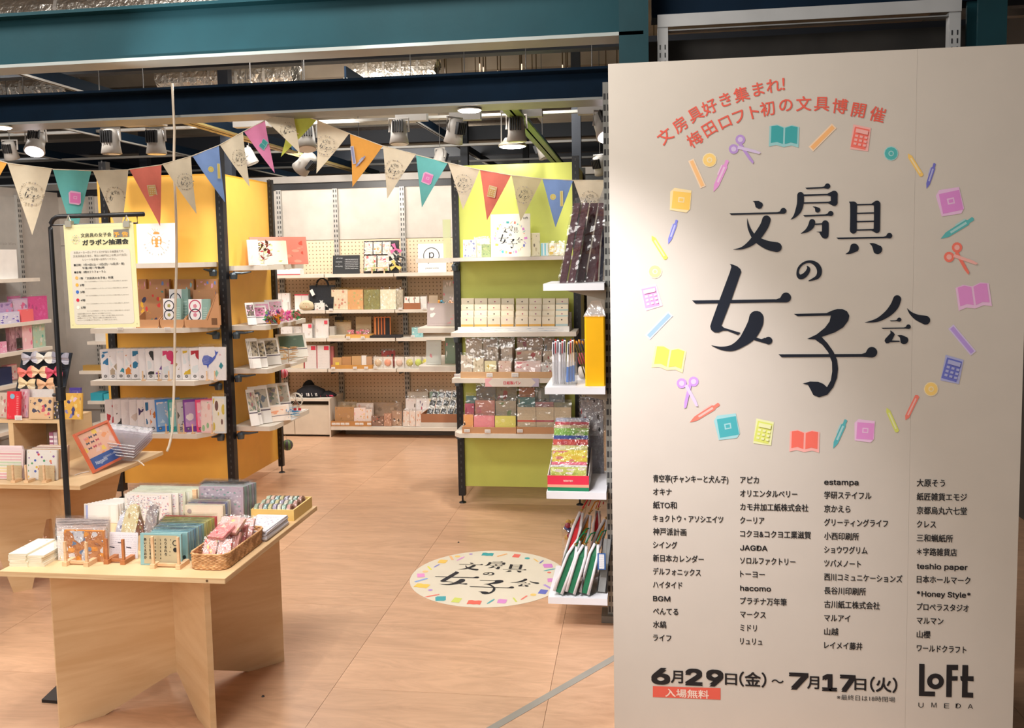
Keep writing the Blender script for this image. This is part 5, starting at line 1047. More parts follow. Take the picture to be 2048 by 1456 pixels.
zG = GZ['D']; PD_ = 'on the lowest green-unit shelf'
tray(G2, 505, 1030, 1042, GF+.01, zG, .25, KR, 'left kraft tray of note packs '+PD_); tray(G2, 1036, 1560, 1042, GF+.01, zG, .25, KR, 'right kraft tray of note packs '+PD_)
data = [(0, 520, 614, 922, 'orange note pack with a dark motif', 'eda868', ['3a2a20', 'f2c89a', '8fc49a']), (0, 622, 820, 932, 'pink memo pad pack', 'ec9098', ['ec9098', 'f0a0a4']), (0, 826, 1026, 935, 'yellow memo pad pack', 'e9df70', ['e9df70', 'efe694']), (0, 1042, 1220, 850, 'beige note set with red stripe', 'd2bf9f', None), (0, 1224, 1396, 850, 'beige note set with dark pink stripe', 'd2bf9f', None), (0, 1400, 1562, 852, 'beige note set with green stripe', 'd2bf9f', None),
        (1, 532, 622, 815, 'deep pink note pack', 'd66a86', ['f0c0c8', 'b84a68']), (1, 632, 822, 785, 'peach and pink letter set', 'dfa090', ['e0b080', 'd98a90']), (1, 830, 1028, 790, 'grey-beige memo pack with green rim', 'c2b49c', ['8aa070', 'c9bca4']), (1, 1046, 1212, 755, 'teal patterned letter set', '5f8a84', ['3f9a8a', 'b9a890', 'd8c8a8']), (1, 1216, 1392, 802, 'dusty pink letter set', 'c98f8c', ['d8a8a0', 'b87a7c']), (1, 1396, 1566, 806, 'olive grey letter set', 'a8a284', ['c0b898', '9a947a']),
        (2, 545, 640, 742, 'small teal letter set', '6f9a98', ['b98a9a', '5a8a8a']), (2, 642, 832, 648, 'grey and mauve letter set', '8d887c', ['8a7f90', 'b0a48a']), (2, 836, 1036, 650, 'olive letter set with red stripe', 'a0987c', ['b8584c', '8a8468']), (2, 1058, 1210, 660, 'orange bear-patterned letter set', 'd98f5c', ['7a5a44', 'e8b890']), (2, 1216, 1345, 665, 'grey-green letter set with panda print', '9a9c88', ['2c2c2c', 'e0dcd0']), (2, 1350, 1500, 690, 'blue-grey letter set', '8f979a', ['6f86a8', 'c4bca8'])]
for i, (r, x0, x1, yt, dn, c, cs) in enumerate(data):
    t_ = stand(G2, x0, x1, yt, GF+.03+.07*r, zG+.004, '%s in the %s row %s' % (dn, ('front', 'middle', 'back')[r], PD_), c, PT('blotch', c, cs, 2.6, .34) if cs else None, True, t=.012, name='note_pack', cat='stationery pack')
    if not cs:
        s_ = t_.children[0].scale; link('stripe', uquad(M({'red': 'd9584c', 'dark': 'b84458', 'green': '9fae94'}[dn.split()[4]], .5)), t_, (0, -.0072, s_.z*.42), None, (s_.x, 1, s_.z*.07)); link('print', uquad(PT('rows', 'd2bf9f', ['a8957a'], 9, .6)), t_, (0, -.0068, s_.z*.05), None, (s_.x*.8, 1, s_.z*.9))
for i, (K, x0, x1, y0, y1, k) in enumerate(((G2, 742, 802, 515, 555, 'C'), (G2, 985, 1052, 512, 555, 'C'), (G2, 430, 488, 522, 555, 'C'), (G2, 525, 580, 1060, 1090, 'D'), (G2, 725, 782, 1062, 1095, 'D'), (G2, 1040, 1095, 1060, 1092, 'D'))):
    tagcard(K, x0, x1, y0, y1, GF-.003, GZ[k], 'on the %s green-unit shelf edge, %s' % (('third', 'lowest')[k == 'D'], ('middle', 'right', 'left', 'left', 'middle', 'right')[i]))
# left face of the green unit: things on its side shelves
XF = GX0-.14
t_ = thing('divider_plate', 'translucent olive plate standing on the left side shelf of the green unit', 'plate', (ony(894, 480, 5.75).x, 5.75, GZ['A']+.0005)); up('plate', cello('olive_plate', (.75, .8, .35), .08, .2, 0, 5, .35), t_, (0, 0, 0), (.052, .004, .25))
t_ = thing('card_tray', 'brown tray of black striped cards, low left shelf of the green unit', 'tray', (GX0-.145, 5.66, GZ['D']+.0004))
for nm, a_, c_ in (('front_panel', (-.13, -.1, 0), (.13, -.095, .055)), ('side_panel', (-.13, -.095, 0), (-.125, .2, .055)), ('side_panel', (.125, -.095, 0), (.13, .2, .055)), ('bottom', (-.125, -.095, 0), (.125, .2, .004))): B(nm, a_, c_, M('a9714f', .6), t_)
for i in range(5):
    x = GX0-.145-.09+.045*i; t2 = thing('striped_card', 'black and white striped card pack, %s from left in the low brown tray' % ORD[i], 'card pack', (x-.012, 5.66, GZ['D']+.016), 0, None, (-.3, .25, 0))
    up('card', M('2c2a28', .4), t2, (0, 0, 0), (.035, .01, .17)); link('print', uquad(PT('stripes', '2c2a28', ['c9c4b8'], 3, .4)), t2, (0, -.0058, 0), None, (.034, 1, .17)); link('clear_sleeve', ubox(FILM), t2, (0, 0, 0), None, (.038, .016, .18))
for i, (x, z, w_, h, c, dn) in enumerate(((-.2, GZ['C']+.03, .1, .16, 'cfd0c8', 'clear acrylic stand with white cards'), (-.1, GZ['C']+.03, .07, .17, '7f9078', 'grey-green photo frame'), (-.16, GZ['B'], .2, .15, 'b9a9a8', 'grey angled display card'), (-.23, GZ['B'], .06, .2, 'c9b094', 'tan upright card'))):
    t2 = thing('display_card', dn+' on a left side shelf of the green unit', 'card', (GX0+x, 5.64+.05*i, z+.0015), 0, None, (-.15, 0, 0)); up('card', M(c, .5), t2, (0, 0, 0), (w_, .006, h)); link('print', uquad(PT('blotch', c, ['efe9e0', 'd98a90'], 2, .25)), t2, (0, -.0042, h*.1), None, (w_*.8, 1, h*.7))
# boxes on the floor behind the green unit
B('floor_crate', (-.9, 6.4, .0302), (-.35, 6.8, .18), M('5b554f', .6), None, 'grey storage crate on the floor behind the green unit', 'crate')
# ================================================================ BACK WALL SHELVES
YB = 7.5; BX0, BX1 = -3.6, -1.0
SB = [('A', 549.5), ('B', 621), ('C', 677), ('D', 738)]; BZ = {}
bw = thing('wall_shelving', 'white wall shelving with five tiers along the pegboard back wall', 'shelving', (0, 0, 0))
for k, y in SB:
    z = ony(600, y, YB).z; BZ[k] = z
    for a, b_ in ((-3.85, PX[5]-.005), (PX[5]+.005, PX[6]-.005), (PX[6]+.005, -.9)):
        B('shelf', (a, YB, z-.028), (b_, YW-.052, z), SHELFW, bw)
    for x in (PX[5], PX[6]): B('bracket', (x-.004, YB+.1, z-.06), (x+.004, YW-.05, z-.029), M('4a4a4a', .5), bw)
zE = ony(720, 853, YB-.02).z; BZ['E'] = zE
B('base_shelf', (ony(662, 856, YB-.04).x, YB-.04, zE-.03), (-.9, YW-.052, zE), SHELFW, bw); B('base_rail', (-2.6, YB+.12, .0302), (-.9, YB+.14, zE-.031), M('6d6a66', .5), bw)
PB = {'A': 'on the top back-wall shelf', 'B': 'on the second back-wall shelf', 'C': 'on the third back-wall shelf', 'D': 'on the fourth back-wall shelf', 'E': 'on the back-wall base shelf'}
def bk(K, x0, x1, yt, k, dn, mat, pr=None, film=False, dy=.04, **kw): return stand(K, x0, x1, yt, YB+dy, BZ[k], dn+' '+PB[k], mat, pr, film, **kw)
# top shelf
t_ = bk(K7, 215, 330, 285, 'A', 'tall white box with red top edge and bird drawing', 'efebea', None, t=.05, dy=.06, name='gift_box', cat='box'); s_ = t_.children[0].scale
link('red_edge', uquad(M('cf3048', .5)), t_, (0, -.0262, s_.z*.91), None, (s_.x, 1, s_.z*.08))
mb = MB(); [mb.flat([(x+a*.006, z+b_*.006) for a, b_ in ((-1, 0), (0, .4), (1, 1.4), (.4, 0), (.8, -.9), (0, -.4))]) for x, z in ((-.02, .03), (.0, .05), (.02, .035), (.01, .02), (-.03, .015))]; link('bird_print', mb.mesh('bird_print', [INK]), t_, (0, -.0264, s_.z*.02))
t_ = bk(K7, 75, 330, 535, 'A', 'low white box with thin red rim lying', 'efebea', None, t=.09, dy=.0, lean=0, name='gift_box', cat='box'); s_ = t_.children[0].scale; link('red_edge', uquad(M('cf3048', .5)), t_, (0, -.0462, 0), None, (s_.x, 1, .006))
t_ = bk(K7, 675, 965, 380, 'A', 'small black notice board with white handwriting', '22262b', None, dy=.05, t=.006, lean=.12, name='notice_board', cat='sign'); s_ = t_.children[0].scale
for i, (s2, z, sz, x) in enumerate((('gift wrap', .82, .02, -.25), ('moments', .62, .02, -.27), ('&', .5, .016, -.27), ('wrapping', .38, .022, -.27))): link('lettering', text(s2, sz, M('c9ccd0', .5), 0), t_, (x*s_.x, -.0042-(s_.z*z)*.0, s_.z*z))
link('print', uquad(PT('rows', '22262b', ['b9bcc0'], 6, .5)), t_, (s_.x*.2, -.0045, s_.z*.25), None, (s_.x*.5, 1, s_.z*.6))
# gift set in a black frame on a small wooden easel
t_ = bk(K7, 1003, 1378, 222, 'A', 'black tray of five wrapped packs and ribbons on an easel', '17181a', None, dy=.08, t=.02, lean=.14, name='gift_set', cat='gift set'); s_ = t_.children[0].scale; w_, h = s_.x, s_.z
for i, (u0, v0, u1, v1, cs) in enumerate(((.03, .58, .26, .95, ['c9304a', '3a3a3a', 'c9c2b8']), (.29, .58, .52, .95, ['e8a030', 'd9c8b0', 'c98a3a']), (.55, .58, .78, .95, ['d98a80', 'c9b8a8', 'e8c8b8']), (.03, .06, .37, .53, ['e0505a', 'e9e2d8', '8aa050']), (.41, .06, .74, .53, ['e85a70', '9ab060', 'efe2cc']))):
    e_ = link('wrapped_pack', ubox(PT('blotch', 'd9cec0', cs, 3, .36)), t_, ((u0+u1-1)*w_/2, -.014, v0*h+.0), None, ((u1-u0)*w_, .014, (v1-v0)*h)); link('clear_sleeve', ubox(FILM2), e_, (0, 0, -.02), None, (1.04, 1.4, 1.05))
for i, (x, z, c) in enumerate(((.36, .62, 'b9b4b0'), (.44, .72, 'd95a8a'), (.52, .5, '222222'), (.40, .38, 'c8c4bc'), (.50, .3, '1c1c20'), (.44, .2, 'd9b860'))):
    mb = MB(); [mb.prism([(0, -.006), (.05, -.016), (.055, .016), (0, .006)], .006, 'y', 0, Matrix.Rotation(a, 4, 'Y')) for a in (.5, 2.6, 4.2)]; link('ribbon_bow', mb.mesh('ribbon_bow', [PT('dots', c, ['f0ece6', c], 9, .3) if i in (2, 4) else M(c, .5)]), t_, (x*w_, -.03-.002*i, z*h))
ez = ony(*q(K7, 1175, 508), YB+.04).z; e_ = thing('mini_easel', 'small light wooden easel under the black gift set on the top back-wall shelf', 'easel', (t_.location.x-.01, YB+.03, BZ['A'])); 
for s in (-1, 1): up('leg', PEGW, e_, (s*.055, 0, 0), (.01, .012, ez-BZ['A']-.012))
up('ledge', PEGW, e_, (0, -.006, ez-BZ['A']-.012), (.17, .03, .012))
t_ = bk(K7, 1592, 1895, 255, 'A', 'white square brand card with a circled letter p', 'f3f0ed', None, dy=.05, t=.005, lean=.08, name='brand_card', cat='sign'); s_ = t_.children[0].scale; w_, h = s_.x, s_.z
mb = MB(); o1, o2 = circ(0, h*.58, w_*.29, 30), circ(0, h*.58, w_*.265, 30); [mb.flat([o1[k], o1[(k+1) % 30], o2[(k+1) % 30], o2[k]]) for k in range(30) if not 21 <= k <= 24]; link('ring_print', mb.mesh('ring_print', [BK]), t_, (-w_*.02, -.0034, 0))
link('lettering', text('p', .13, BK, -.0), t_, (-w_*.02, -.0036, h*.5)); link('lettering', text('paperable', .03, BK, 0, 1.15), t_, (0, -.0036, h*.12))
# second shelf
for i, (x0, x1, yt, dn) in enumerate(((62, 130, 792, 'white noshi envelope box'), (132, 215, 790, 'white box with thin red cord'), (115, 195, 885, 'short white box in front'), (270, 343, 800, 'pink-rimmed white box'), (345, 420, 800, 'white box with red top'))):
    t_ = bk(K7, x0, x1, yt, 'B', dn+', left end', 'efe9e6', PT('blotch', 'efe9e6', ['e6d8d4', 'd98a90'], 2.5, .18), t=.03, dy=.03 if 'short' in dn else .1, lean=0, name='gift_box', cat='box'); s_ = t_.children[0].scale
    if i in (3, 4): link('red_edge', uquad(M('d8384e', .5)), t_, (0, -.0162, s_.z*.92), None, (s_.x, 1, s_.z*.08))
# black tote bag
a = ony(*q(K7, 430, 705), YB+.05); c_ = ony(*q(K7, 690, 705), YB+.05); w_ = c_.x-a.x; h = a.z-BZ['B']
t_ = thing('tote_bag', 'black canvas tote bag with a white tag on the second back-wall shelf', 'bag', ((a.x+c_.x)/2, YB+.06, BZ['B'])); CAN = M('14161c', .8, bump=.2)
mb = MB(); vs = []
for j, (ww, dd) in enumerate(((.92, .07), (.96, .075), (1, .05), (1.02, .03), (1.06, .012))):
    z = h*j/4; vs += [(-ww*w_/2, -dd/2, z), (ww*w_/2, -dd/2, z), (ww*w_/2, dd/2, z), (-ww*w_/2, dd/2, z)]
mb.add(vs, [(4*j+k, 4*j+(k+1) % 4, 4*j+4+(k+1) % 4, 4*j+4+k) for j in range(4) for k in range(4)]+[(3, 2, 1, 0), (16, 17, 18, 19)]); link('body', mb.mesh('body', [CAN]), t_)
for y_ in (-.012, .012):
    mb = MB(); mb.tube([(.055*math.cos(a_)*1.0, y_, h-.01+.07*math.sin(a_)) for a_ in [math.pi*k/12 for k in range(13)]], .005, 6); link('handle', mb.mesh('handle', [CAN]), t_)
link('swing_tag', ubox(WPAP), t_, (-w_*.3, -.045, h*.6), (0, -.45, 0), (.03, .001, .055))
mb = MB(); mb.flat([(x*.02, z*.02) for x, z in ((-1, 0), (-.6, 1.4), (-.9, 2), (0, 1.7), (.9, 2), (.6, 1.4), (1, 0), (2.4, .1), (3, -1.2), (1.6, -.6), (0, -.3))]); link('bear_print', mb.mesh('bear_print', [M('b9b8b4', .6)]), t_, (.0, -.0385, h*.22))
t_ = thing('cloth_pouch', 'round beige pouch with a floral print in front of the black tote bag', 'pouch', (ony(*q(K7, 400, 950), YB+.02).x, YB+.012, BZ['B']+.0005)); mb = MB(); mb.lathe([(.03, 0), (.065, .012), (.07, .04), (.055, .07), (.02, .088)], 18, M4=Matrix.Diagonal((1, .3, 1, 1))); link('pouch', mb.mesh('pouch', [M('cfc0a0', .7)], True), t_)
link('print', uquad(PT('blotch', 'cfc0a0', ['c0504a', '6f8050'], 4, .25)), t_, (0, -.0215, .02), None, (.06, 1, .045))
bk(K7, 485, 590, 895, 'B', 'white bear-drawing box before the black tote bag', 'e9e6e2', PT('blotch', 'e9e6e2', ['55504c', 'd98a90'], 4, .25), dy=.0, t=.02, lean=0, name='small_box', cat='box')
for i, (x0, x1, yt, c, cs, kd, dn) in enumerate(((662, 838, 752, 'e0d2b8', ['e8dcc4', 'c98a7a'], 'dots', 'cream note set with pink speckles'), (838, 1004, 752, 'dba877', ['d9a070', 'b9b078', 'e8c090'], 'blotch', 'peach geometric note set'), (1012, 1183, 752, '8a8a5c', ['9a9a64', '7a7a50'], 'blotch', 'olive green vellum note set'), (1188, 1358, 750, 'ece6cc', ['f4f0dc', 'e0d8b8'], 'blotch', 'glossy ivory note set'), (1362, 1432, 752, 'b9b09c', ['9a927e', 'd0c8b4'], 'blotch', 'grey-beige file of note sets'))):
    bk(K7, x0, x1, yt, 'B', dn, c, PT(kd, c, cs, 5, .35), True, dy=.03, t=.03 if i == 4 else .015, prs=(.98, .98))
tray(K7, 1438, 1618, 895, YB+.01, BZ['B'], .1, M('a46a48', .55), 'reddish-brown wooden tray '+PB['B'])
for i, x in enumerate((1450, 1505, 1562)): bk(K7, x, x+50, 828, 'B', 'stamp card with red motif, %s in brown tray' % ORD[i], 'efe6da', PT('dots', 'efe6da', ['d9504a', '3a3a44', 'c98a6a'], 2.2, .3), dy=.03, t=.02, name='stamp_card')
t_ = bk(K7, 1625, 1690, 825, 'B', 'crinkly white bagged roll', 'f0eeea', None, True, dy=.03, t=.03, lean=0, name='bagged_roll', cat='packet')
tray(K7, 1700, 1995, 940, YB+.01, BZ['B'], .1, M('5a4a40', .5), 'low dark tray of round candies-like erasers '+PB['B'])
for i, (x, c) in enumerate(((1737, 'e8607c'), (1805, 'f0a040'), (1875, '4a9fc0'), (1945, 'e8b08a'))):
    p = ony(*q(K7, x, 905), YB+.05); t_ = thing('eraser_bag', 'clear bag of %s round erasers in the low dark tray' % ('pink', 'orange', 'blue', 'peach')[i], 'packet', (p.x, YB+.05, BZ['B']+.0035)); mb = MB()
    for k in range(7): mb.lathe([(.0, -.012), (.012, -.006), (.014, 0), (.01, .008), (0, .012)], 8, (random.uniform(-.022, .022), random.uniform(-.015, .015), .013+.016*(k//2)))
    tag(link('eraser', mb.mesh('eraser', [M(c, .35)], True), t_), kind='stuff'); mb = MB(); mb.lathe([(.03, 0), (.036, .02), (.032, .06), (.008, .08)], 9); link('clear_bag', mb.mesh('clear_bag', [FILM2]), t_)
bk(K7, 1862, 1990, 650, 'B', 'hanging acrylic sign with flower stickers at the right end', 'b9aea4', PT('blotch', 'b9aea4', ['e8607c', 'efe0e0'], 4, .25), dy=.15, t=.006)
# third shelf
for i, (x0, x1, yt) in enumerate(((120, 240, 1150), (240, 345, 1150), (350, 455, 1120), (455, 560, 1060), (490, 632, 1065))):
    t_ = bk(K7, x0, x1, yt, 'C', 'white bagged letter pack %s' % ('at the very left', 'second from the left', 'with a pink corner', 'tall in the back', 'with a red corner')[i], 'eeebe8', PT('blotch', 'efeceb', ['e3dfdc', 'd8d4d0'], 3, .3), True, dy=.03+.04*(i % 2), t=.015, name='letter_pack')
    if i in (2, 4): link('corner_label', uquad(M('dc4a60', .5)), t_, (t_.children[0].scale.x*.3, -.0125, t_.children[0].scale.z*.72), None, (.03, 1, .03))
bk(K7, 645, 700, 1150, 'C', 'grey slim box', 'b5b0a8', None, t=.05, dy=.02, lean=0, name='slim_box', cat='box'); bk(K7, 640, 810, 1245, 'C', 'flat beige box', 'd8cdb8', None, dy=.0, t=.08, lean=0, name='flat_box', cat='box')
bk(K7, 700, 790, 1045, 'C', 'black-topped card', '24262a', None, dy=.16); bk(K7, 698, 875, 1100, 'C', 'cream note pack with pink slashes', 'd8c8b0', PT('dots', 'd8c8b0', ['c98a8a', 'e8d8c8'], 9, .22), True, dy=.13)
bk(K7, 925, 1090, 1045, 'C', 'plain tan note book', 'c9b898', None, dy=.15); bk(K7, 1120, 1300, 1045, 'C', 'orange and black striped gift bag', 'e08a50', PT('vstripes', '23242a', ['e8945a', 'd97a4a', '23242a'], 5, .5), dy=.1)
tray(K7, 820, 1095, 1235, YB+.01, BZ['C'], .1, M('d9a85c', .55), 'honey wooden tray of pink puffs '+PB['C'])
for i, x in enumerate((845, 925, 1005)): 
    p = ony(*q(K7, x+35, 1200), YB+.06); t_ = thing('bagged_puff', 'clear bag with pink paper flowers, %s in the honey tray' % ORD[i], 'packet', (p.x, YB+.06, BZ['C']+.0035)); mb = MB()
    for k in range(14): mb.prism([(-.008, 0), (0, -.01), (.009, 0), (0, .012)], .002, 'y', 0, Matrix.Translation((random.uniform(-.028, .028), random.uniform(-.02, .0), random.uniform(.01, .06))) @ Matrix.Rotation(random.uniform(-1, 1), 4, 'Y'))
    link('petals', mb.mesh('petals', [M(('e88a9a', 'ec6f88', 'e59ab4')[i], .6)]), t_); mb = MB(); mb.lathe([(.034, 0), (.04, .03), (.034, .065), (.008, .08)], 9); link('clear_bag', mb.mesh('clear_bag', [FILM2]), t_)
bk(K7, 1080, 1412, 1245, 'C', 'flat black tray-box', '2a2b30', None, dy=.0, t=.09, lean=0, name='flat_box', cat='box')
bk(K7, 1530, 1650, 1160, 'C', 'small pale blue pack', '9ccfd0', PT('blotch', '9ccfd0', ['d8ecea', '7fbcc0'], 3, .3), True, dy=.05)
# fourth shelf
for i, (x0, x1, dn) in enumerate(((375, 498, 'left'), (510, 640, 'right'))):
    t_ = bk(K8, x0, x1, 170, 'D', 'white letter set with a red square, %s one' % dn, 'dcd6d4', PT('rows', 'dcd6d4', ['b9b0ae'], 7, .62), dy=.02, t=.03, name='letter_set'); s_ = t_.children[0].scale
    link('red_label', uquad(M('d63a52', .5)), t_, (s_.x*.25, -.0168, s_.z*.80), None, (s_.x*.4, 1, s_.z*.17)); B('side_panel', (-s_.x/2-.008, -.012, 0), (-s_.x/2-.001, .012, s_.z), M('b94a52', .5), t_)
bk(K8, 640, 685, 180, 'D', 'dark red folder spine beside the letter sets', 'a05a5a', None, dy=.04, t=.03); bk(K8, 225, 365, 310, 'D', 'pale wooden card rack at the left', 'd8c8b0', None, dy=.03, t=.03)
tray(K8, 660, 1100, 378, YB+.005, BZ['D'], .12, M('c9934c', .55), 'long honey-coloured tray of memo pads '+PB['D'])
for i, (x0, x1, yt, c, dn) in enumerate(((680, 775, 300, 'c79a68', 'kraft memo with a yellow label'), (780, 880, 292, 'c08f62', 'clear-wrapped kraft memo'), (885, 985, 285, 'd0a878', 'kraft memo with shiny wrap'), (988, 1040, 280, 'f4f1ec', 'bright white memo'), (1042, 1100, 290, 'c8a080', 'tan memo at the right'))):
    t_ = bk(K8, x0, x1, yt, 'D', dn+' in the long tray', c, None, i > 0, dy=.03, t=.03)
    if i == 0: link('label_print', uquad(M('e8cf50', .5)), t_, (0, -.0162, t_.children[0].scale.z*.3), None, (.035, 1, .025))
for i, (x, c) in enumerate(((1165, 'e3c9a8'), (1270, 'f0a080'), (1395, 'e8c8b8'), (1505, 'd8d070'), (1600, 'c8d860'), (1680, 'e0d850'), (1768, 'e07058'))):
    p = ony(*q(K8, x, 380), YB+.04); t_ = thing('bagged_charm', '%s charm in a clear bag, %s from left, fourth back-wall shelf' % (('tan fox', 'orange slice', 'pale pink', 'mustard', 'lime round', 'yellow round', 'coral round')[i], ORD[i]), 'packet', (p.x, YB+.04, BZ['D']))
    up('backing_card', M('f1ece4', .5), t_, (0, .01, 0), (.085, .003, .1)); mb = MB(); mb.lathe([(.001, -.006), (.03, -.004), (.032, 0), (.02, .006), (.001, .008)], 14, (0, 0, 0), M4=Matrix.Translation((0, 0, .05)) @ Matrix.Rotation(math.pi/2, 4, 'X')); link('charm', mb.mesh('charm', [M(c, .4)], True), t_)
    mb = MB(); mb.box((-.045, -.014, 0), (.045, .016, .112)); link('clear_bag', mb.mesh('clear_bag', [FILM2]), t_)
bk(K8, 1205, 1350, 225, 'D', 'crinkled red and black packet tilted above the charms', 'b8302f', PT('blotch', 'c8403a', ['2a2a2c', 'd8d0c8'], 3, .35), True, dy=.14, yaw=.3)
# base shelf
tray(K8, 655, 1090, 985, YB-.02, BZ['E'], .3, M('b9824c', .55), 'large tan tray on the base shelf at left')
for i, (x0, x1, yt, c, cs, kd, dn, dy) in enumerate(((700, 905, 835, 'b48a62', ['9a744e', 'c9a078'], 'blotch', 'kraft paper pack in crinkled film', .02), (905, 1030, 845, 'f0dcd6', ['e8485f', 'f4b8b0', 'f0c070', 'a9c070'], 'dots', 'confetti dot pack in red and pink', .02), (1030, 1100, 860, 'e9dcd4', ['e8a878', 'f0e8e0'], 'blotch', 'white pack with orange corner', .02),
      (730, 935, 780, 'a89884', ['c8b8a0', '94846f'], 'blotch', 'tan bag pack in the back row', .14), (920, 1112, 792, 'e0d0c8', ['f0e4de', 'd8a8a0'], 'blotch', 'pale pink bag pack in the back row', .14), (1120, 1420, 790, 'b59a84', ['9c8470', 'c9b09a'], 'blotch', 'brown crinkled pack in the back middle', .2),
      (1095, 1225, 930, '8a6a5c', ['4a3a34', 'd8b8a8', 'b0584e'], 'blotch', 'dark brown pack with round seal', .0), (1228, 1310, 905, 'b98a72', ['d8b09a', '8a5a48'], 'blotch', 'reddish brown charm pack', .0), (1312, 1420, 880, 'b49078', ['5a4438', 'd8c0a8'], 'blotch', 'brown pack with face charms', .02),
      (1435, 1500, 875, 'e8d8cc', ['e0a888', 'f0e8e2'], 'blotch', 'white pack with orange rabbit', -.01), (1503, 1568, 875, 'ead9ce', ['e8b090', 'f0e8e2'], 'blotch', 'white pack with peach rabbit', -.01), (1572, 1638, 878, 'ead9ce', ['e0a080', 'f0e8e2'], 'blotch', 'white pack with tan rabbit', -.01), (1642, 1705, 880, 'eadfd8', ['d89a90', 'f0e8e2'], 'blotch', 'white pack with pink rabbit', -.01),
      (1460, 1570, 745, 'efe4e0', ['d86a68', '6a6460', 'f4f0ec'], 'blotch', 'white and red printed pack in glossy film', .1), (1572, 1690, 745, 'f2ecec', ['c84a6a', '8a7a94', 'ffffff'], 'blotch', 'white and purple printed pack in glossy film', .1), (1690, 1880, 745, 'f0e8e4', ['d85a6a', 'f0a0a0', 'e8d070'], 'blotch', 'white and pink printed pack in glossy film', .1),
      (1480, 1700, 672, 'ece4da', ['f2ece4', 'e0d4c8'], 'blotch', 'wide ivory pack standing in the back', .24), (1715, 1828, 672, 'a8d0c0', ['c8e4d8', '8abca8'], 'blotch', 'mint green pack standing in the back', .24), (1832, 1915, 672, 'e8dcd2', ['f0e8de', 'd8c8b8'], 'blotch', 'beige pack standing in the back', .24), (1920, 2010, 675, 'e4d8ce', ['f0e8de', 'd0c0b0'], 'blotch', 'pale pack at the right end in the back', .24))):
    stand(K8, x0, x1, yt, YB-.01+dy, BZ['E']+(.0035 if x1 < 1092 else 0), dn+' '+PB['E'], c, PT(kd, c, cs, 3.5 if kd == 'blotch' else 6, .34), True, t=.02, lean=.1)
for i, x in enumerate((665, 712, 762, 812, 918, 965, 1048)): tagcard(K8, x, x+42, 1000, 1025, YB-.046, BZ['E'], 'on the edge of the base shelf, %s from the left' % ORD[i])
for i, (K, x, y0, k) in enumerate(((K7, 1385, 945, 'B'), (K7, 1645, 940, 'B'), (K7, 635, 955, 'B'), (K7, 820, 1255, 'C'), (K7, 980, 1255, 'C'), (K7, 1518, 1240, 'C'), (K8, 660, 398, 'D'), (K8, 895, 395, 'D'), (K8, 1015, 395, 'D'), (K8, 1115, 392, 'D'))):
    tagcard(K, x, x+42, y0, y0+26, YB-.004, BZ[k], 'on the %s back-wall shelf edge, %s' % ({'B': 'second', 'C': 'third', 'D': 'fourth'}[k], ('left of the note sets', 'below the bagged roll', 'under the cream note set', 'below the honey tray, left', 'below the honey tray, right', 'near the pale blue pack', 'at the long tray left end', 'at the long tray middle', 'at the long tray right part', 'beside the tan charm')[i]))
# white cabinet with drawers at the left of the base, black scarves on it
cx0, cx1 = ony(520, 850, YB).x, ony(659.5, 850, YB).x; zc = ony(620, 797, YB).z
cb = thing('cabinet', 'low white cabinet with a dark slot under its top beside the base shelf', 'cabinet', ((cx0+cx1)/2, YB, 0)); ww = (cx1-cx0)/2
B('plinth', (-ww+.01, .03, .0302), (ww-.01, .36, .045), M('2a2826', .6), cb); B('body', (-ww, .014, .0455), (ww, .38, zc-.06), M('d3c6b4', .5), cb); B('top', (-ww, -.01, zc-.022), (ww, .38, zc), SHELFW, cb); B('slot_back', (-ww+.01, .05, zc-.0595), (ww-.01, .37, zc-.0225), M('2c2a28', .6), cb)
B('drawer_front', (-ww+.004, 0, .05), (-.003, .013, zc-.066), M('d8ccbb', .45), cb); B('drawer_front', (.003, 0, .05), (ww-.004, .013, zc-.066), M('d8ccbb', .45), cb); B('side_panel', (ww, -.01, .0302), (ww+.012, .38, zc), M('ddd2c4', .5), cb)
for i, (x0, x1, y0, dn) in enumerate(((590, 655, 770, 'left folded black scarf with red and white tassels'), (628, 674, 782, 'right coiled black scarf with red tips'), (598, 626, 762, 'upper black pouch heaped on the scarves'))):
    a = ony(x0, 797, YB+.12); b_ = ony(x1, 797, YB+.12); r_ = (b_.x-a.x)/2; h = ony(x0, y0, YB+.12).z-zc; base = zc+(.0 if i < 2 else .05)
    t_ = thing('black_scarf', dn+' on the white cabinet', 'scarf', ((a.x+b_.x)/2, YB+(.12, .13, .2)[i], base)); mb = MB()
    hh = h if i < 2 else max(.04, h-.05)
    mb.lathe([(r_*.9, 0), (r_, hh*.25), (r_*.8, hh*.6), (r_*.45, hh*.9), (.004, hh)], 22, M4=Matrix.Diagonal((1, .55, 1, 1)))
    mb.v = [(x*(1+.06*math.sin(9*z/.02)), y*(1+.1*math.sin(z*200)), z+.004*math.sin(x*60)*(z > .01)) for x, y, z in mb.v]; link('cloth', mb.mesh('cloth', [M('16161e', .85, bump=.3)], True), t_); mb = MB()
    for k in range(10):
        x = random.uniform(-r_*.8, r_*.8); mb.tube([(x, -r_*.5, hh*.4), (x+.01, -r_*.56, hh*.15)], .003, 5)
    link('tassels', mb.mesh('tassels', [M(('d8d0cc', 'b8304a', 'c0a0a8')[i], .6)]), t_)
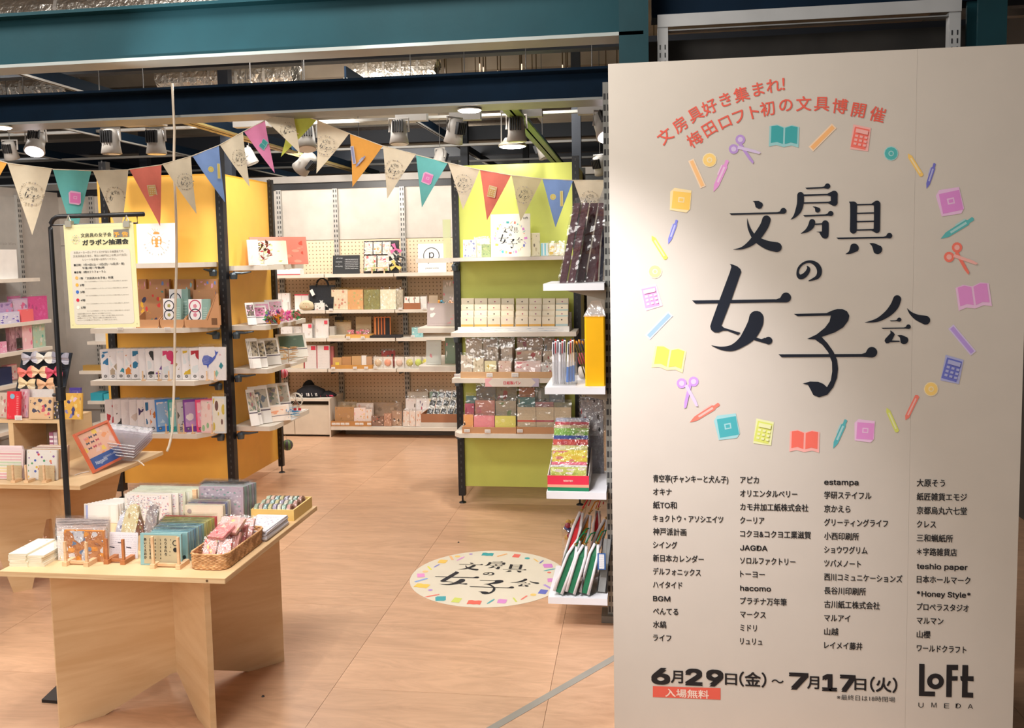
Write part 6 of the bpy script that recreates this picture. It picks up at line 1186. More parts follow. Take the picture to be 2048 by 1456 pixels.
# ================================================================ LEFT WALL SHELVES
XLW = -5.1; LZ = {}
lw = thing('wall_shelving', 'white shelves bracketed on the grey left wall', 'shelving', (0, 0, 0))
for k, (px_, py_) in (('A', (40, 557)), ('B', (60, 643)), ('C', (60, 699)), ('D', (30, 768)), ('E', (60, 850))):
    p = onx(px_, py_, XLW); LZ[k] = p.z; ye = onx({'A': 80, 'B': 103, 'C': 105, 'D': 60, 'E': 70}[k], {'A': 560, 'B': 640, 'C': 692, 'D': 765, 'E': 850}[k], XLW).y
    B('shelf', (XW+.016, 5.2, p.z-.03), (XLW, min(ye, 7.25), p.z), SHELFW, lw)
for k in range(3): B('bracket', (XW+.016, 5.6+k*.6, LZ['B']-.09), (XLW-.1, 5.61+k*.6, LZ['B']-.031), STEEL, lw)
# short shelves on the back wall behind the yellow unit
for i, (x0, x1, y) in enumerate(((174, 232, 683), (158, 232, 742), (175, 232, 802), (185, 235, 846))):
    a = ony(x0, y, 7.55); c_ = ony(x1, y, 7.55); o = B('shelf', (a.x, 7.55, a.z-.03), (-4.0, YW-.052, a.z), SHELFW, bw)
    if i == 1: tag(B('gold_wrap_roll', (a.x+.02, 7.58, a.z), (a.x+.5, 7.64, a.z+.05), M('c9a25a', .3, .4), None), 'gold foil wrap on the short shelf behind the yellow unit', 'gift wrap')
    if i == 2: 
        for kk, c in enumerate(('2f9fb4', '3fb0c0', '8fc8c8')): tag(B('folded_cloth', (a.x+.02+.13*kk, 7.57, a.z), (a.x+.14+.13*kk, 7.72, a.z+.07-.01*kk), M(c, .6), None), '%s folded cloth on a short shelf behind the yellow unit' % ('teal', 'turquoise', 'pale aqua')[kk], 'cloth')
    if i in (0, 3): tag(B('white_carton', (a.x+.05, 7.6, a.z), (a.x+.3, 7.75, a.z+.08), M('d9d4ce', .5), None), ('white carton on the highest short shelf behind the yellow unit', 'white carton on the lowest short shelf behind the yellow unit')[i == 3], 'box')
def lef(K, x0, x1, yt, k, dn, mat, pr=None, film=False, X=XLW-.06, t=.03, name='packet', cat='packet', lean=.1):
    if isinstance(mat, str): mat = M(mat, .5)
    ym = min(yt+20, 1400); a = onx(*q(K, x0, ym), X); b_ = onx(*q(K, x1, ym), X); h = max(.03, onx(*q(K, (x0+x1)/2, yt), X).z-LZ[k]); w_ = max(.05, abs(b_.y-a.y)*.98)
    t_ = thing(name, dn, cat, (X, (a.y+b_.y)/2, LZ[k]), math.pi/2); up('pack', mat, t_, (0, t/2, 0), (w_, t, h))
    if pr: link('print', uquad(pr), t_, (0, -.001, h*.06), None, (w_*.92, 1, h*.88))
    if film: link('clear_sleeve', ubox(FILM2), t_, (0, t/2, 0), None, (w_*1.05, t+.012, h*1.08))
    return t_
t_ = lef(K3, -60, 148, 437, 'A', 'white framed print card standing at the end of the top left-wall shelf', 'f1eeea', None, t=.012, name='framed_card', cat='sign'); link('lettering', text('Handmade letters', .045, M('8a8680', .5), 0), t_, (.0, -.0022, .28))
lef(K3, -20, 120, 905, 'B', 'lavender patterned pouch in film on the second left-wall shelf', 'b79ac8', PT('blotch', 'c0a0cc', ['e8d8ec', '8a6aa8', 'e88ab0'], 3, .35), True); lef(K3, 100, 245, 870, 'B', 'lilac and white patterned pouch in film on the second left-wall shelf', 'c8a8d0', PT('blotch', 'd8c0dc', ['f0e8f0', '9a7ab4', 'e0609a'], 3, .35), True)
lef(K3, 240, 415, 850, 'B', 'shocking pink crinkled pouch at the end of the second left-wall shelf', 'e8389a', PT('blotch', 'e83a9a', ['f05ab0', 'c82a84'], 4, .4), True, t=.05); lef(K3, 90, 180, 850, 'B', 'pink backing pouch behind the lilac ones', 'e85aa8', None, True, X=XLW-.14)
lef(K3, 185, 295, 965, 'B', 'small coral purse with a silver heart', 'ee6f72', PT('dots', 'ee6f72', ['d8ccd0', 'ee6f72'], 1.4, .25), False, X=XLW-.02, t=.03); lef(K3, -10, 175, 990, 'B', 'low clear tray with purple buttons', 'c8c4dc', PT('blotch', 'd0cce0', ['6a5ab8', 'e8e4f0'], 4, .3), False, X=XLW-.015, t=.03)
for i, (x0, x1, yt, c, cs, dn) in enumerate(((0, 60, 1250, 'f0a8c8', ['f4d8e4', 'e878a8'], 'pink small box'), (75, 130, 1110, 'b07a8a', ['7a3a4a', 'd8b0b8'], 'mauve tube pack'), (130, 190, 1110, 'a06a7c', ['5a2a3a', 'c8a0a8'], 'plum tube pack'), (190, 285, 1100, 'f4c4cc', ['e87a9a', 'f8e0e0', 'd8b8a0'], 'pale pink tall box'), (278, 395, 1095, 'bfe0c8', ['4ac0b0', 'e8d8b0', 'f0f0e8'], 'mint and teal tall box'), (140, 195, 1210, 'd0405a', ['f0c0c8', 'b82a48'], 'round red tin'))):
    lef(K3, x0, x1, yt, 'C', dn+' on the third left-wall shelf', c, PT('blotch', c, cs, 3, .33), i in (1, 2, 4), name='gift_box', cat='box')
lef(K4, -40, 105, 335, 'D', 'navy velvet cushion standing in front on the fourth left-wall shelf', '1c2850', None, t=.08, name='cushion', cat='cushion'); lef(K4, 60, 150, 305, 'D', 'pink and white patterned box behind the navy cushion', 'e8a0b0', PT('blotch', 'f0d8dc', ['e0607c', 'f4e8e8'], 3, .3), False, X=XLW-.2, t=.05)
# ================================================================ NEAR RIGHT SHELVES
RX0, RX1, RY0, RY1 = -.375, -.128, 3.6, 3.98
ru = thing('side_shelving', 'white cantilever shelves on a steel upright beside the sign board', 'shelving', (0, 0, 0)); RZ = {}
WS = M('e8e8ec', .4, var=.02)
for k, y in (('A', 567), ('B', 775), ('C', 985), ('D', 1196)):
    z = ony(1150, y, RY0).z; RZ[k] = z; B('shelf', (RX0, RY0, z-.028), (RX1, RY1, z), WS, ru)
    mb = MB(); mb.prism([(RX0+.07, z-.03), (RX1+.003, z-.03), (RX1+.003, z-.075)], .004); o = link('bracket', mb.mesh('bracket', [M('a59c8c', .45, .3)]), ru, (0, 3.72, 0))
o = standard('upright', RX1+.012, 3.74, .0302, 2.3, ru, .03, 60, '-y', M('9a9a94', .4, .4)); o = standard('upright', RX1+.012, 4.2, .0302, 2.3, ru, .03, 60, '-y', M('9a9a94', .4, .4))
B('back_board', (RX1+.03, 3.76, .08), (RX1+.045, 4.35, 2.25), M('8a7f6c', .6), ru); B('base_foot', (RX1-.03, 3.7, .0302), (RX1+.028, 3.8, .06), M('7a7268', .5), ru)
# A: long maroon pouches in film
for i, (bx, tx, c, dn, yw) in enumerate((([1118, 1150], [1148, 1180], '4a1f28', 'left long maroon pouch in clear crinkled film leaning on the highest white shelf', .02), ([1152, 1187], [1183, 1214], '4e222b', 'middle long maroon pouch in clear crinkled film on the highest white shelf', .1), ([1188, 1206], [1200, 1212], '8a1f34', 'slim red and navy pouch beside the upright on the highest white shelf', .2))):
    Y = 3.64+yw; b0 = ony(bx[0], 565, Y); b1_ = ony(bx[1], 565, Y); t0 = ony(tx[0], 402, Y); t1 = ony(tx[1], 402, Y); z = RZ['A']; w_ = (b1_.x-b0.x); h = t0.z-z; sk = (t0.x+t1.x-b0.x-b1_.x)/2
    t_ = thing('long_pouch', dn, 'pouch', ((b0.x+b1_.x)/2, Y, z+.0005)); mb = MB(); sh = Matrix.Identity(4); sh[0][2] = sk/h
    mb.box((-w_*.46, -.012, .001), (-.004, .02, h*.97), 0, sh); mb.box((.004, -.012, .001), (w_*.46, .02, h*.97), 1 if i == 2 else 0, sh); link('folded_cloth', mb.mesh('folded_cloth', [M(c, .5, bump=.3), M('1a2350', .5)]), t_)
    mb = MB(); N = 9; M4 = sh; vs = []
    for j in range(N+1):
        z_ = h*1.04*j/N; s_ = 1.0+.06*math.sin(j*2.3)+(-.25 if j == N else 0)
        vs += [sh @ Vector((-w_*.56*s_, -.022, z_)), sh @ Vector((w_*.56*s_, -.022+.004*math.sin(j*3), z_)), sh @ Vector((w_*.56*s_, .03, z_)), sh @ Vector((-w_*.56*s_, .03, z_))]
    mb.add(vs, [(4*j+k, 4*j+(k+1) % 4, 4*j+4+(k+1) % 4, 4*j+4+k) for j in range(N) for k in range(4)]); link('clear_sleeve', mb.mesh('clear_sleeve', [cello('pouch_film', fac=.13, rough=.12, bump=.6, scale=14)]), t_)
# B: pens in an acrylic stand, yellow box
YB2 = 3.66
a = ony(1105, 690, YB2); c_ = ony(1146, 690, YB2)
t_ = thing('acrylic_stand', 'clear acrylic pen stand on the second white shelf', 'pen stand', ((a.x+c_.x)/2+.005, YB2+.02, RZ['B']+.0004)); AC = cello('clear_acrylic', fac=.12, rough=.03, bump=0, scale=1, diff=.05); mb = MB(); hw = .05
for a_, b_ in (((-hw, -.03, 0), (hw, -.028, .1)), ((-hw, .045, 0), (hw, .047, .13)), ((-hw, -.028, 0), (-hw+.002, .045, .1)), ((hw-.002, -.028, 0), (hw, .045, .1)), ((-hw, -.028, 0), (hw, .045, .003)), ((-.002, -.028, .003), (0, .045, .1))): mb.box(a_, b_)
link('stand', mb.mesh('stand', [AC]), t_); scx = t_.location.x
for i in range(9):
    top = q(R3, (228, 250, 275, 300, 322, 345, 388, 400, 412)[i], 412-(i % 3)*12); p = ony(*top, YB2+.012*(i % 3)); gb = i >= 6
    bx = scx-.045+.0085*i if not gb else scx+.012+.012*(i-6); z0 = RZ['B']+.004; zt = max(p.z, z0+.14)
    pn_ = thing('pen', ('white multi-colour ballpoint pen, %s from left in the acrylic stand' % ORD[i]) if not gb else 'blue and white ballpoint pen, %s from left in the acrylic stand' % ORD[i], 'pen', (bx, YB2+.012*(i % 3), z0), 0, 'pens in the acrylic stand', (0, (p.x-bx)/(zt-z0)*.6, 0)); h = zt-z0
    mb = MB(); mb.lathe([(.002, 0), (.0045, .012), (.0055, .03), (.0055, h*.8), (.005, h)], 9); link('barrel', mb.mesh('barrel', [M('f0eef2', .3)], True), pn_)
    mb = MB(); mb.lathe([(.0025, h), (.0028, h+.008)], 7); mb.box((-.0015, -.009, h*.72), (.0015, -.006, h*.98)); link('clip', mb.mesh('clip', [M(('2b3350', 'c9283c', '2b3350')[i % 3], .3)]), pn_)
    if gb: mb = MB(); mb.lathe([(.0062, .01), (.0062, h*.42)], 9); link('blue_grip', mb.mesh('blue_grip', [M('2f7ad8', .35)]), pn_)
for i in range(6):
    p = ony(*q(R3, (318, 345, 372, 410, 440, 468)[i], 372+(i % 2)*14), 3.75); bx = -.215+.011*i; z0 = RZ['B']+.004; h = p.z-z0
    pn_ = thing('bamboo_pen', 'gold-tipped slim pen at the back, %s from left, second white shelf' % ORD[i], 'pen', (bx, 3.78, z0), 0, 'gold-tipped pens on the second white shelf', (0, (p.x-bx)/h*.55, 0))
    mb = MB(); mb.lathe([(.003, 0), (.003, h*.9)], 7); link('barrel', mb.mesh('barrel', [M('5a5026', .4)]), pn_); mb = MB(); mb.lathe([(.003, h*.9), (.006, h*.95), (.003, h)], 8); link('tip', mb.mesh('tip', [M('d99a3c', .3, .6)], True), pn_)
Y = 3.63; a = ony(1171, 632, Y); c_ = ony(1212, 632, Y); w_ = c_.x-a.x; h = a.z-RZ['B']; t_ = thing('yellow_box', 'tall glossy yellow box in clear film on the second white shelf', 'box', ((a.x+c_.x)/2-.006, Y+.047, RZ['B']+.0005), .03)
mb = MB(); r_ = .006; mb.prism([(-w_/2+r_, -.04), (w_/2-r_, -.04), (w_/2, -.04+r_), (w_/2, .04-r_), (w_/2-r_, .04), (-w_/2+r_, .04), (-w_/2, .04-r_), (-w_/2, -.04+r_)], h, 'z'); link('carton', mb.mesh('carton', [M('f7b90f', .35)]), t_)
mb = MB(); mb.add([(-w_*.55, -.045, h*.99), (w_*.55, -.045, h*.99), (w_*.55, .045, h*.99), (-w_*.55, .045, h*.99), (-.012, -.006, h+.06), (.025, -.006, h+.06), (.025, .006, h+.06), (-.012, .006, h+.06)], [(0, 1, 5, 4), (1, 2, 6, 5), (2, 3, 7, 6), (3, 0, 4, 7)]); link('gathered_film', mb.mesh('gathered_film', [cello('frosted_film', fac=.2, rough=.2, bump=.6, scale=30, diff=.3)]), t_)
for i, (z_, c, dn) in enumerate(((.17, '1f2c4e', 'navy'), (.11, 'b83a4e', 'crimson'), (.05, 'cabfb4', 'beige striped'))):
    t_ = thing('rolled_cloth', dn+' rolled cloth stacked behind the yellow box on the second white shelf', 'cloth', (-.2, 3.87, RZ['B']+z_-.05+.0005*i), .4); mb = MB(); mb.tube([(-.05, 0, .028), (-.02, 0, .029), (.02, 0, .027), (.05, 0, .028)], .026, 10); link('roll', mb.mesh('roll', [M(c, .6, bump=.3)], True), t_)
# C: red display box full of packets
Yc = 3.62; a = ony(*q(R4, 210, 350), Yc); c_ = ony(*q(R4, 527, 350), Yc); w_ = (c_.x-a.x); zc_ = RZ['C']; h = a.z-zc_; t_ = thing('counter_box', 'red, pink and green counter box reading WINTER on the third white shelf', 'display box', ((a.x+c_.x)/2, Yc, zc_+.0004)); REDP = M('e0304c', .45)
B('front_band', (-w_/2, 0, h*.42), (w_/2, .004, h), REDP, t_); B('front_band', (-w_/2, 0, h*.24), (w_/2, .004, h*.4195), M('f0a088', .45), t_); B('front_band', (-w_/2, 0, 0), (w_/2, .004, h*.2395), M('0f7a52', .45), t_)
for s in (-1, 1): mb = MB(); mb.prism([(.005, 0), (.3, 0), (.3, h*1.9), (.28, h*1.9), (.005, h)], .003, 'x', 0, Matrix.Translation((s*w_/2-(.003 if s > 0 else 0), 0, 0))); link('side_panel', mb.mesh('side_panel', [M('d8d0cc', .5)]), t_)
B('bottom', (-w_/2+.004, .005, 0), (w_/2-.004, .3, .004), REDP, t_); link('lettering', text('WINTER', .014, M('f4d8cc', .5), .02), t_, (.0, -.0012, h*.62))
pk = [('c9d46a', ['a8c050', 'e8e0d0'], 'green leaf'), ('f2f0f0', ['c8c4c8', 'e8e8ec'], 'white'), ('f06a8a', ['f06a8a', 'f8c0cc'], 'pink banded'), ('e8d84a', ['e8c83a', 'e08a7a'], 'yellow and coral'), ('dcd890', ['c8c474', 'ece8c8'], 'pale yellow'), ('e0524f', ['f0b0a8', 'c83a48'], 'red banded'), ('3a63b4', ['5fae84', '2a4a94'], 'blue and green'), ('9ad058', ['6fb048', 'd8e8a8'], 'lime'), ('e8c8a0', ['f0dcc0', 'd8a880'], 'peach'), ('d84a5c', ['e8a8a0', 'b83048'], 'crimson'), ('b9c4d8', ['8a94b0', 'e0e4ec'], 'silver grey')]
rowsY = [(300, 355), (285, 330), (262, 300), (170, 240), (135, 210), (90, 170), (60, 140), (5, 90), (-20, 60), (-45, 30), (-75, 10)]
for i, (c, cs, dn) in enumerate(pk):
    Y = Yc+.012+.026*i; sx = .5; zt = ony(*q(R4, 380, rowsY[i][0]+0), Y).z; w2 = w_*.87
    t2 = thing('tissue_pack', '%s packet, %s from the front in the WINTER counter box' % (dn, ORD[i]), 'packet', ((a.x+c_.x)/2, Y, zc_+.0065), 0, None, (-.12, 0, 0)); h2 = max(.06, zt-zc_); up('pack', M(c, .4), t2, (0, 0, 0), (w2, .008, h2)); link('print', uquad(PT('blotch', c, cs, 3, .4)), t2, (0, -.0048, h2*.5), None, (w2*.96, 1, h2*.48)); 
    mb = MB(); mb.box((-w2/2-.003, -.008, 0), (w2/2+.003, .007, h2+.004)); link('clear_sleeve', mb.mesh('clear_sleeve', [FILM2]), t2)
t_ = thing('silver_pouch', 'grey crinkled bag of black and white goods behind the packets, third white shelf', 'packet', (-.2, 3.945, zc_+.0005)); up('pack', M('8a8a94', .4), t_, (0, 0, 0), (.1, .03, .34)); link('print', uquad(PT('blotch', 'b0b0b8', ['22242c', 'e8e8ec', 'b84a50'], 4, .35)), t_, (0, -.017, .17), None, (.096, 1, .16)); link('clear_sleeve', ubox(FILM2), t_, (0, 0, 0), None, (.112, .04, .36))
# D: glass jar with badges, zipped pouches
def pouch(i, X0, x1, y1, w_, Y, c, dn, edge='e3dfe2'):
    """slim zipped pouch: coloured gusset between white piped rims, foot at X0 on the shelf, top seen at pixel (x1,y1)"""
    z0 = RZ['D']; b_ = Vector((X0, Y, z0)); tp = ony(x1, y1, Y+.04); v = tp-b_; L_ = v.length
    t_ = thing('zip_pouch', dn, 'pouch', (X0, Y, z0+.014)); zx = v.normalized(); xx = Vector((1, 0, 0)); xx = (xx-zx*xx.dot(zx)).normalized(); yy = zx.cross(xx); R_ = Matrix((xx, yy, zx)).transposed().to_4x4()
    mb = MB(); hw = w_/2; mb.add([R_ @ Vector(p) for p in ((-hw*.6, 0, 0), (hw*.6, 0, 0), (hw*.7, .004, L_*.72), (-hw*.7, .004, L_*.72), (-hw*.15, .02, L_*.95), (hw*.15, .02, L_*.95), (-hw*.6, .05, 0), (hw*.6, .05, 0), (hw*.5, .05, L_*.8), (-hw*.5, .05, L_*.8))], [(0, 1, 2, 3), (3, 2, 5, 4), (1, 7, 8, 2), (0, 3, 9, 6), (6, 9, 8, 7), (2, 8, 5), (3, 4, 9), (4, 5, 8, 9), (0, 6, 7, 1)]); link('gusset', mb.mesh('gusset', [M(c, .6, bump=.2)]), t_)
    for s in (-1, 1): mb = MB(); mb.tube([R_ @ Vector(p) for p in ((s*hw, -.004, .0), (s*hw*1.05, -.004, L_*.4), (s*hw, 0, L_*.75), (s*hw*.4, .01, L_*.95))], .0065, 7); link('white_rim', mb.mesh('white_rim', [M(edge, .6)], True), t_)
    for s in (-1, 1):
        mb = MB(); mb.add([R_ @ Vector(p) for p in ((s*hw*1.0, .002, 0), (s*hw*1.1, .07, .01), (s*hw*1.0, .075, L_*.85), (s*hw*.5, .01, L_*.95))], [(0, 1, 2, 3)]); mb.add([R_ @ Vector(p) for p in ((s*hw*1.04, .002, 0), (s*hw*1.14, .07, .01), (s*hw*1.04, .075, L_*.85), (s*hw*.54, .01, L_*.95))], [(3, 2, 1, 0)]); link('side_cloth', mb.mesh('side_cloth', [M(c, .6)]), t_)
    mb = MB(); mb.lathe([(.004, 0), (.006, .004), (.004, .008)], 8, R_ @ Vector((0, 0, L_*.97))); mb.tube([R_ @ Vector((0, 0, L_*.98)), R_ @ Vector((.01, .01, L_*1.03))], .002, 5); link('zip_pull', mb.mesh('zip_pull', [M('b99a58', .3, .8)]), t_)
    mb = MB(); mb.tube([R_ @ Vector(p) for p in ((0, .01, L_), (.01, .04, L_+.04), (.025, .06, L_+.05), (.02, .06, L_+.01))], .003, 6); link('strap', mb.mesh('strap', [M(c, .6)]), t_)
GRp = '0c6b44'
for i, a_ in enumerate(((-.235, 1214, 1040, .03, 3.80, 'd98a2c', 'orange zip pouch with white rims, at the upright end of the lowest white shelf'), (-.285, 1180, 1030, .032, 3.735, 'dd8a24', 'orange zip pouch between the red and green ones'), (-.335, 1165, 1024, .03, 3.70, 'd8252f', 'bright red zip pouch with white rims at the left end'), (-.20, 1196, 1022, .028, 3.865, 'c01c34', 'crimson zip pouch behind the orange ones'),
     (-.335, 1160, 1082, .03, 3.665, '1f9a50', 'leaf green zip pouch behind the left dark green one'), (-.335, 1152, 1094, .034, 3.62, GRp, 'dark green zip pouch with white rims, leftmost of the front three'), (-.283, 1171, 1093, .034, 3.62, GRp, 'dark green zip pouch with white rims, middle of the front three'), (-.225, 1194, 1090, .034, 3.62, GRp, 'dark green zip pouch with white rims, rightmost of the front three'))):
    pouch(i, *a_)
t_ = thing('glass_jar', 'clear glass jar of gold-studded red and navy badges behind the zip pouches', 'jar', (-.285, 3.885, RZ['D']+.0005)); mb = MB(); mb.lathe([(.04, 0), (.05, .02), (.055, .17), (.057, .22)], 20); link('jar', mb.mesh('jar', [cello('jar_glass', fac=.14, rough=.03, bump=0, scale=1)], True), t_)
for c, n, z0 in (('8a1c2c', 18, .15), ('1c2a6c', 14, .13), ('c9a45a', 10, .16)):
    mb = MB(); [mb.lathe([(.001, -.003), (.012, -.002), (.013, 0), (.01, .003), (.001, .004)], 8, M4=Matrix.Translation((random.uniform(-.032, .032), random.uniform(-.032, .032), z0+random.uniform(-.13, .08))) @ Matrix.Rotation(random.uniform(.6, 1.6), 4, 'X')) for _ in range(n)]; tag(link('badges', mb.mesh('badges', [M(c, .35, .4 if c == 'c9a45a' else 0)]), t_), kind='stuff')
t_ = thing('blue_tag', 'white and blue swing tag hanging beside the green zip pouches', 'tag', (ony(*q(R4, 625, 1000), 3.64).x, 3.64, ony(*q(R4, 625, 1070), 3.64).z)); up('card', M('2f63a8', .5), t_, (0, 0, 0), (.034, .002, .07)); link('white_print', uquad(PT('rows', 'e9ecf0', ['7a8aa8'], 8, .55)), t_, (0, -.0022, .004), None, (.022, 1, .062)); mb = MB(); mb.tube([(0, 0, .07), (.005, .02, .13), (.012, .04, .17)], .001, 4); link('string', mb.mesh('string', [BLK]), t_)
t_ = thing('mesh_pouch', 'black-edged grey mesh pouch leaning at the upright on the lowest white shelf', 'pouch', (-.155, 3.66, RZ['D']+.006), .0, None, (-.25, .12, 0)); up('mesh_panel', M('8f8f8c', .6), t_, (0, 0, .001), (.03, .006, .22)); 
for s in (-1, 1): up('black_edge', BLK, t_, (s*.0175, 0, .001), (.004, .01, .22))
# ================================================================ FRONT TABLE
TZ = .62; TX0, TX1, TY0, TY1 = -2.04, -1.27, 2.535, 3.34
tb = thing('display_table', 'front plywood display table on crossed panel legs', 'table', ((TX0+TX1)/2, TY0, 0)); ox, oy = tb.location.x, tb.location.y
mb = MB(); mb.box((TX0-ox, 0, TZ-.0165), (TX1-ox, TY1-oy, TZ)); link('tabletop', mb.mesh('tabletop', [BIRCH]), tb)
for y0, y1, x0, x1 in ((-.0012, -.0002, TX0-ox, TX1-ox), (0, TY1-oy, TX1-ox+.0002, TX1-ox+.0012)): B('edge_band', (x0, y0, TZ-.0162), (x1, y1, TZ-.0008), BIRCHE, tb)
def xpanel(parent, cx, cy, a, ang, zt, th=.02, foot=.14, arch=.08, taper=0, half=None):
    """leg panel: a board on edge with an arched cut-out leaving two feet; 'half' cuts it for the cross joint"""
    M4 = Matrix.Translation((cx, cy, 0)) @ Matrix.Rotation(ang, 4, 'Z'); L_ = a
    segs = [(-L_, L_)] if half is None else [(-L_, -.0105), (.0105, L_)]
    for s0, s1 in segs:
        mb = MB(); zf = .0302
        if s0 == -L_ and s1 == L_: poly = [(-L_+taper, zf), (-L_+taper+foot, zf), (-.03, zf+arch), (.03, zf+arch), (L_-taper-foot, zf), (L_-taper, zf), (L_, zt), (-L_, zt)]
        elif s0 < 0: poly = [(-L_+taper, zf), (-L_+taper+foot, zf), (-.03, zf+arch), (s1, zf+arch), (s1, zt), (-L_, zt)]
        else: poly = [(s0, zf+arch), (.03, zf+arch), (L_-taper-foot, zf), (L_-taper, zf), (L_, zt), (s0, zt)]
        mb.prism([(x, z) for x, z in poly], th, 'y', 0, M4 @ Matrix.Translation((0, -th/2, 0))); link('leg_panel', mb.mesh('leg_panel', [BIRCH]), parent)
xpanel(tb, -1.671-ox, 2.944-oy, .40, math.pi/4, TZ-.017); xpanel(tb, -1.671-ox, 2.944-oy, .375, -math.pi/4, TZ-.017, half=True)
mb = MB(); mb.lathe([(.004, 0), (.004, .001)], 8, M4=Matrix.Rotation(math.pi/2, 4, 'X')); link('screw_head', mb.mesh('screw_head', [M('5a4028', .5)]), tb, (ony(414, 1154, TY0).x-ox, -.0014, TZ-.008))
def sz(K, x0, x1, yt, yb, dn, mat, pr=None, film=False, z=TZ, **kw):
    a = q(K, (x0+x1)/2, yb); Y = onz(a[0], a[1], z).y; return stand(K, x0, x1, yt, Y, z, dn, mat, pr, film, **kw)
def easel(K, x0, x1, yb, dn, z=TZ, hpx=40, dark=False):
    a = onz(*q(K, x0, yb), z); b_ = onz(*q(K, x1, yb), z); t_ = thing('card_easel', dn, 'easel', ((a.x+b_.x)/2, (a.y+b_.y)/2, z+.0005)); w_ = (b_.x-a.x)/2; MW = PEGW if not dark else wood_dark
    for s in (-1, 1): up('foot', MW, t_, (s*w_, .022, 0), (.016, .062, .014)); up('upright', MW, t_, (s*w_, .0, .0141), (.008, .008, hpx*.00155))
    up('crossbar', MW, t_, (0, .012, .004), (2*w_-.018, .01, .008)); return t_
wood_dark = wood('cherry', 'b06a3c', 'c47f4c', .5, (9, 9, 30), .5)
# notepad stacks, front left
for s, (xf, yf, dn) in enumerate(((115, 1172, 'left'), (395, 1172, 'right'))):
    p = onz(*q(T5, xf, yf), TZ); w_ = .062 if s == 0 else .066; n = 7-s
    for k in range(n):
        t_ = thing('notepad', 'cream notepad in the %s front stack of the table, %s from the bottom' % (dn, ORD[k]), 'notepad', (max(p.x+random.uniform(-.003, .003), TX0+w_/2+.004), p.y+.082, TZ+.0003+.0064*k), .02+random.uniform(-.06, .06), 'notepads in two stacks')
        up('pages', M('f0e9d2', .6, var=.02), t_, (0, 0, 0), (w_, .155, .005)); up('cover', M('f6f1e0', .35), t_, (0, 0, .0051), (w_*1.01, .156, .0008))
    mb = MB(); [mb.add([(-.02+.03*math.cos(a), .04+.05*math.sin(a), .0061), (-.02+.03*math.cos(a)+.008, .04+.05*math.sin(a), .0061), (-.02+.03*math.cos(a)+.004, .04+.05*math.sin(a)+.01, .0061)], [(0, 1, 2)]) for a in (.3, 1.5, 2.9, 4.4)]; link('cover_print', mb.mesh('cover_print', [M('e0b0a0', .5)]), t_)
# orange floral card packs
for k in range(7, 0, -1):
    Y = onz(*q(T5, 1000, 1105), TZ).y+.004+.024*k; t_ = stand(T5, 690-k*2, 1250+k*9, 735-k*19, Y, TZ, 'clear-wrapped pink and white card pack, %s behind the orange floral pack' % ORD[k-1], 'ecd9d6', PT('blotch', 'eadcd8', ['f2c9c4', 'e8b070', 'dfe0ec', 'e8dcd8'], 4, .35), True, t=.008, lean=.05)
t_ = sz(T5, 770, 1240, 742, 1100, 'orange floral card pack in shiny film at the front of the table', 'e8902c', PT('blotch', 'bd7a48', ['c88a5c', 'e89a3c', 'd8d8e0', '6a88b0', '9a5a34'], 5, .42), False, t=.012, prs=(.98, .98)); s_ = t_.children[0].scale; mb = MB(); mb.box((-s_.x/2-.035, -.01, 0), (s_.x/2+.006, .01, s_.z*1.08)); link('clear_sleeve', mb.mesh('clear_sleeve', [FILM2]), t_)
mb = MB(); mb.flat([(x*s_.x, z*s_.z) for x, z in ((-.26, .98), (.02, .98), (.0, .7), (-.1, .58), (-.24, .72))]); mb.flat([(x*s_.x, z*s_.z) for x, z in ((-.06, .02), (.14, .02), (.12, .3), (.02, .42), (-.05, .25))]); link('pale_print', mb.mesh('pale_print', [PT('blotch', 'c9cdd8', ['8f9ab0', 'e0e2e8'], 5, .35)]), t_, (0, -.0079, 0))
sz(T5, 690, 765, 755, 1090, 'narrow white card with an orange flower beside the orange floral pack', 'efe9e6', PT('blotch', 'f0eae6', ['f2c14a', 'f0eae6', 'd8607a'], 2, .33), False, t=.006)
easel(T5, 790, 1060, 1155, 'pale wooden easel holding the orange floral pack', hpx=42)
# white text card on red-brown blocks
t_ = sz(T5, 1310, 1650, 765, 1065, 'white information card with small Japanese rows on a cherry-wood easel', 'ebe7ee', PT('rows', 'ebe7ee', ['a8a4b8'], 11, .55), t=.003, lean=.12, name='info_card', cat='card'); s_ = t_.children[0].scale
mb = MB(); [mb.flat([(x*s_.x, z*s_.z), ((x+.18)*s_.x, (z-.03)*s_.z), ((x+.18)*s_.x, (z+.01)*s_.z), (x*s_.x, (z+.03)*s_.z)]) for x, z in ((-.2, .6), (-.49, .42), (.1, .42))]; link('pen_print', mb.mesh('pen_print', [M('22263a', .5)]), t_, (0, -.0026, 0))
easel(T5, 1290, 1500, 1130, 'cherry-wood card easel with chunky block feet', hpx=44, dark=True)
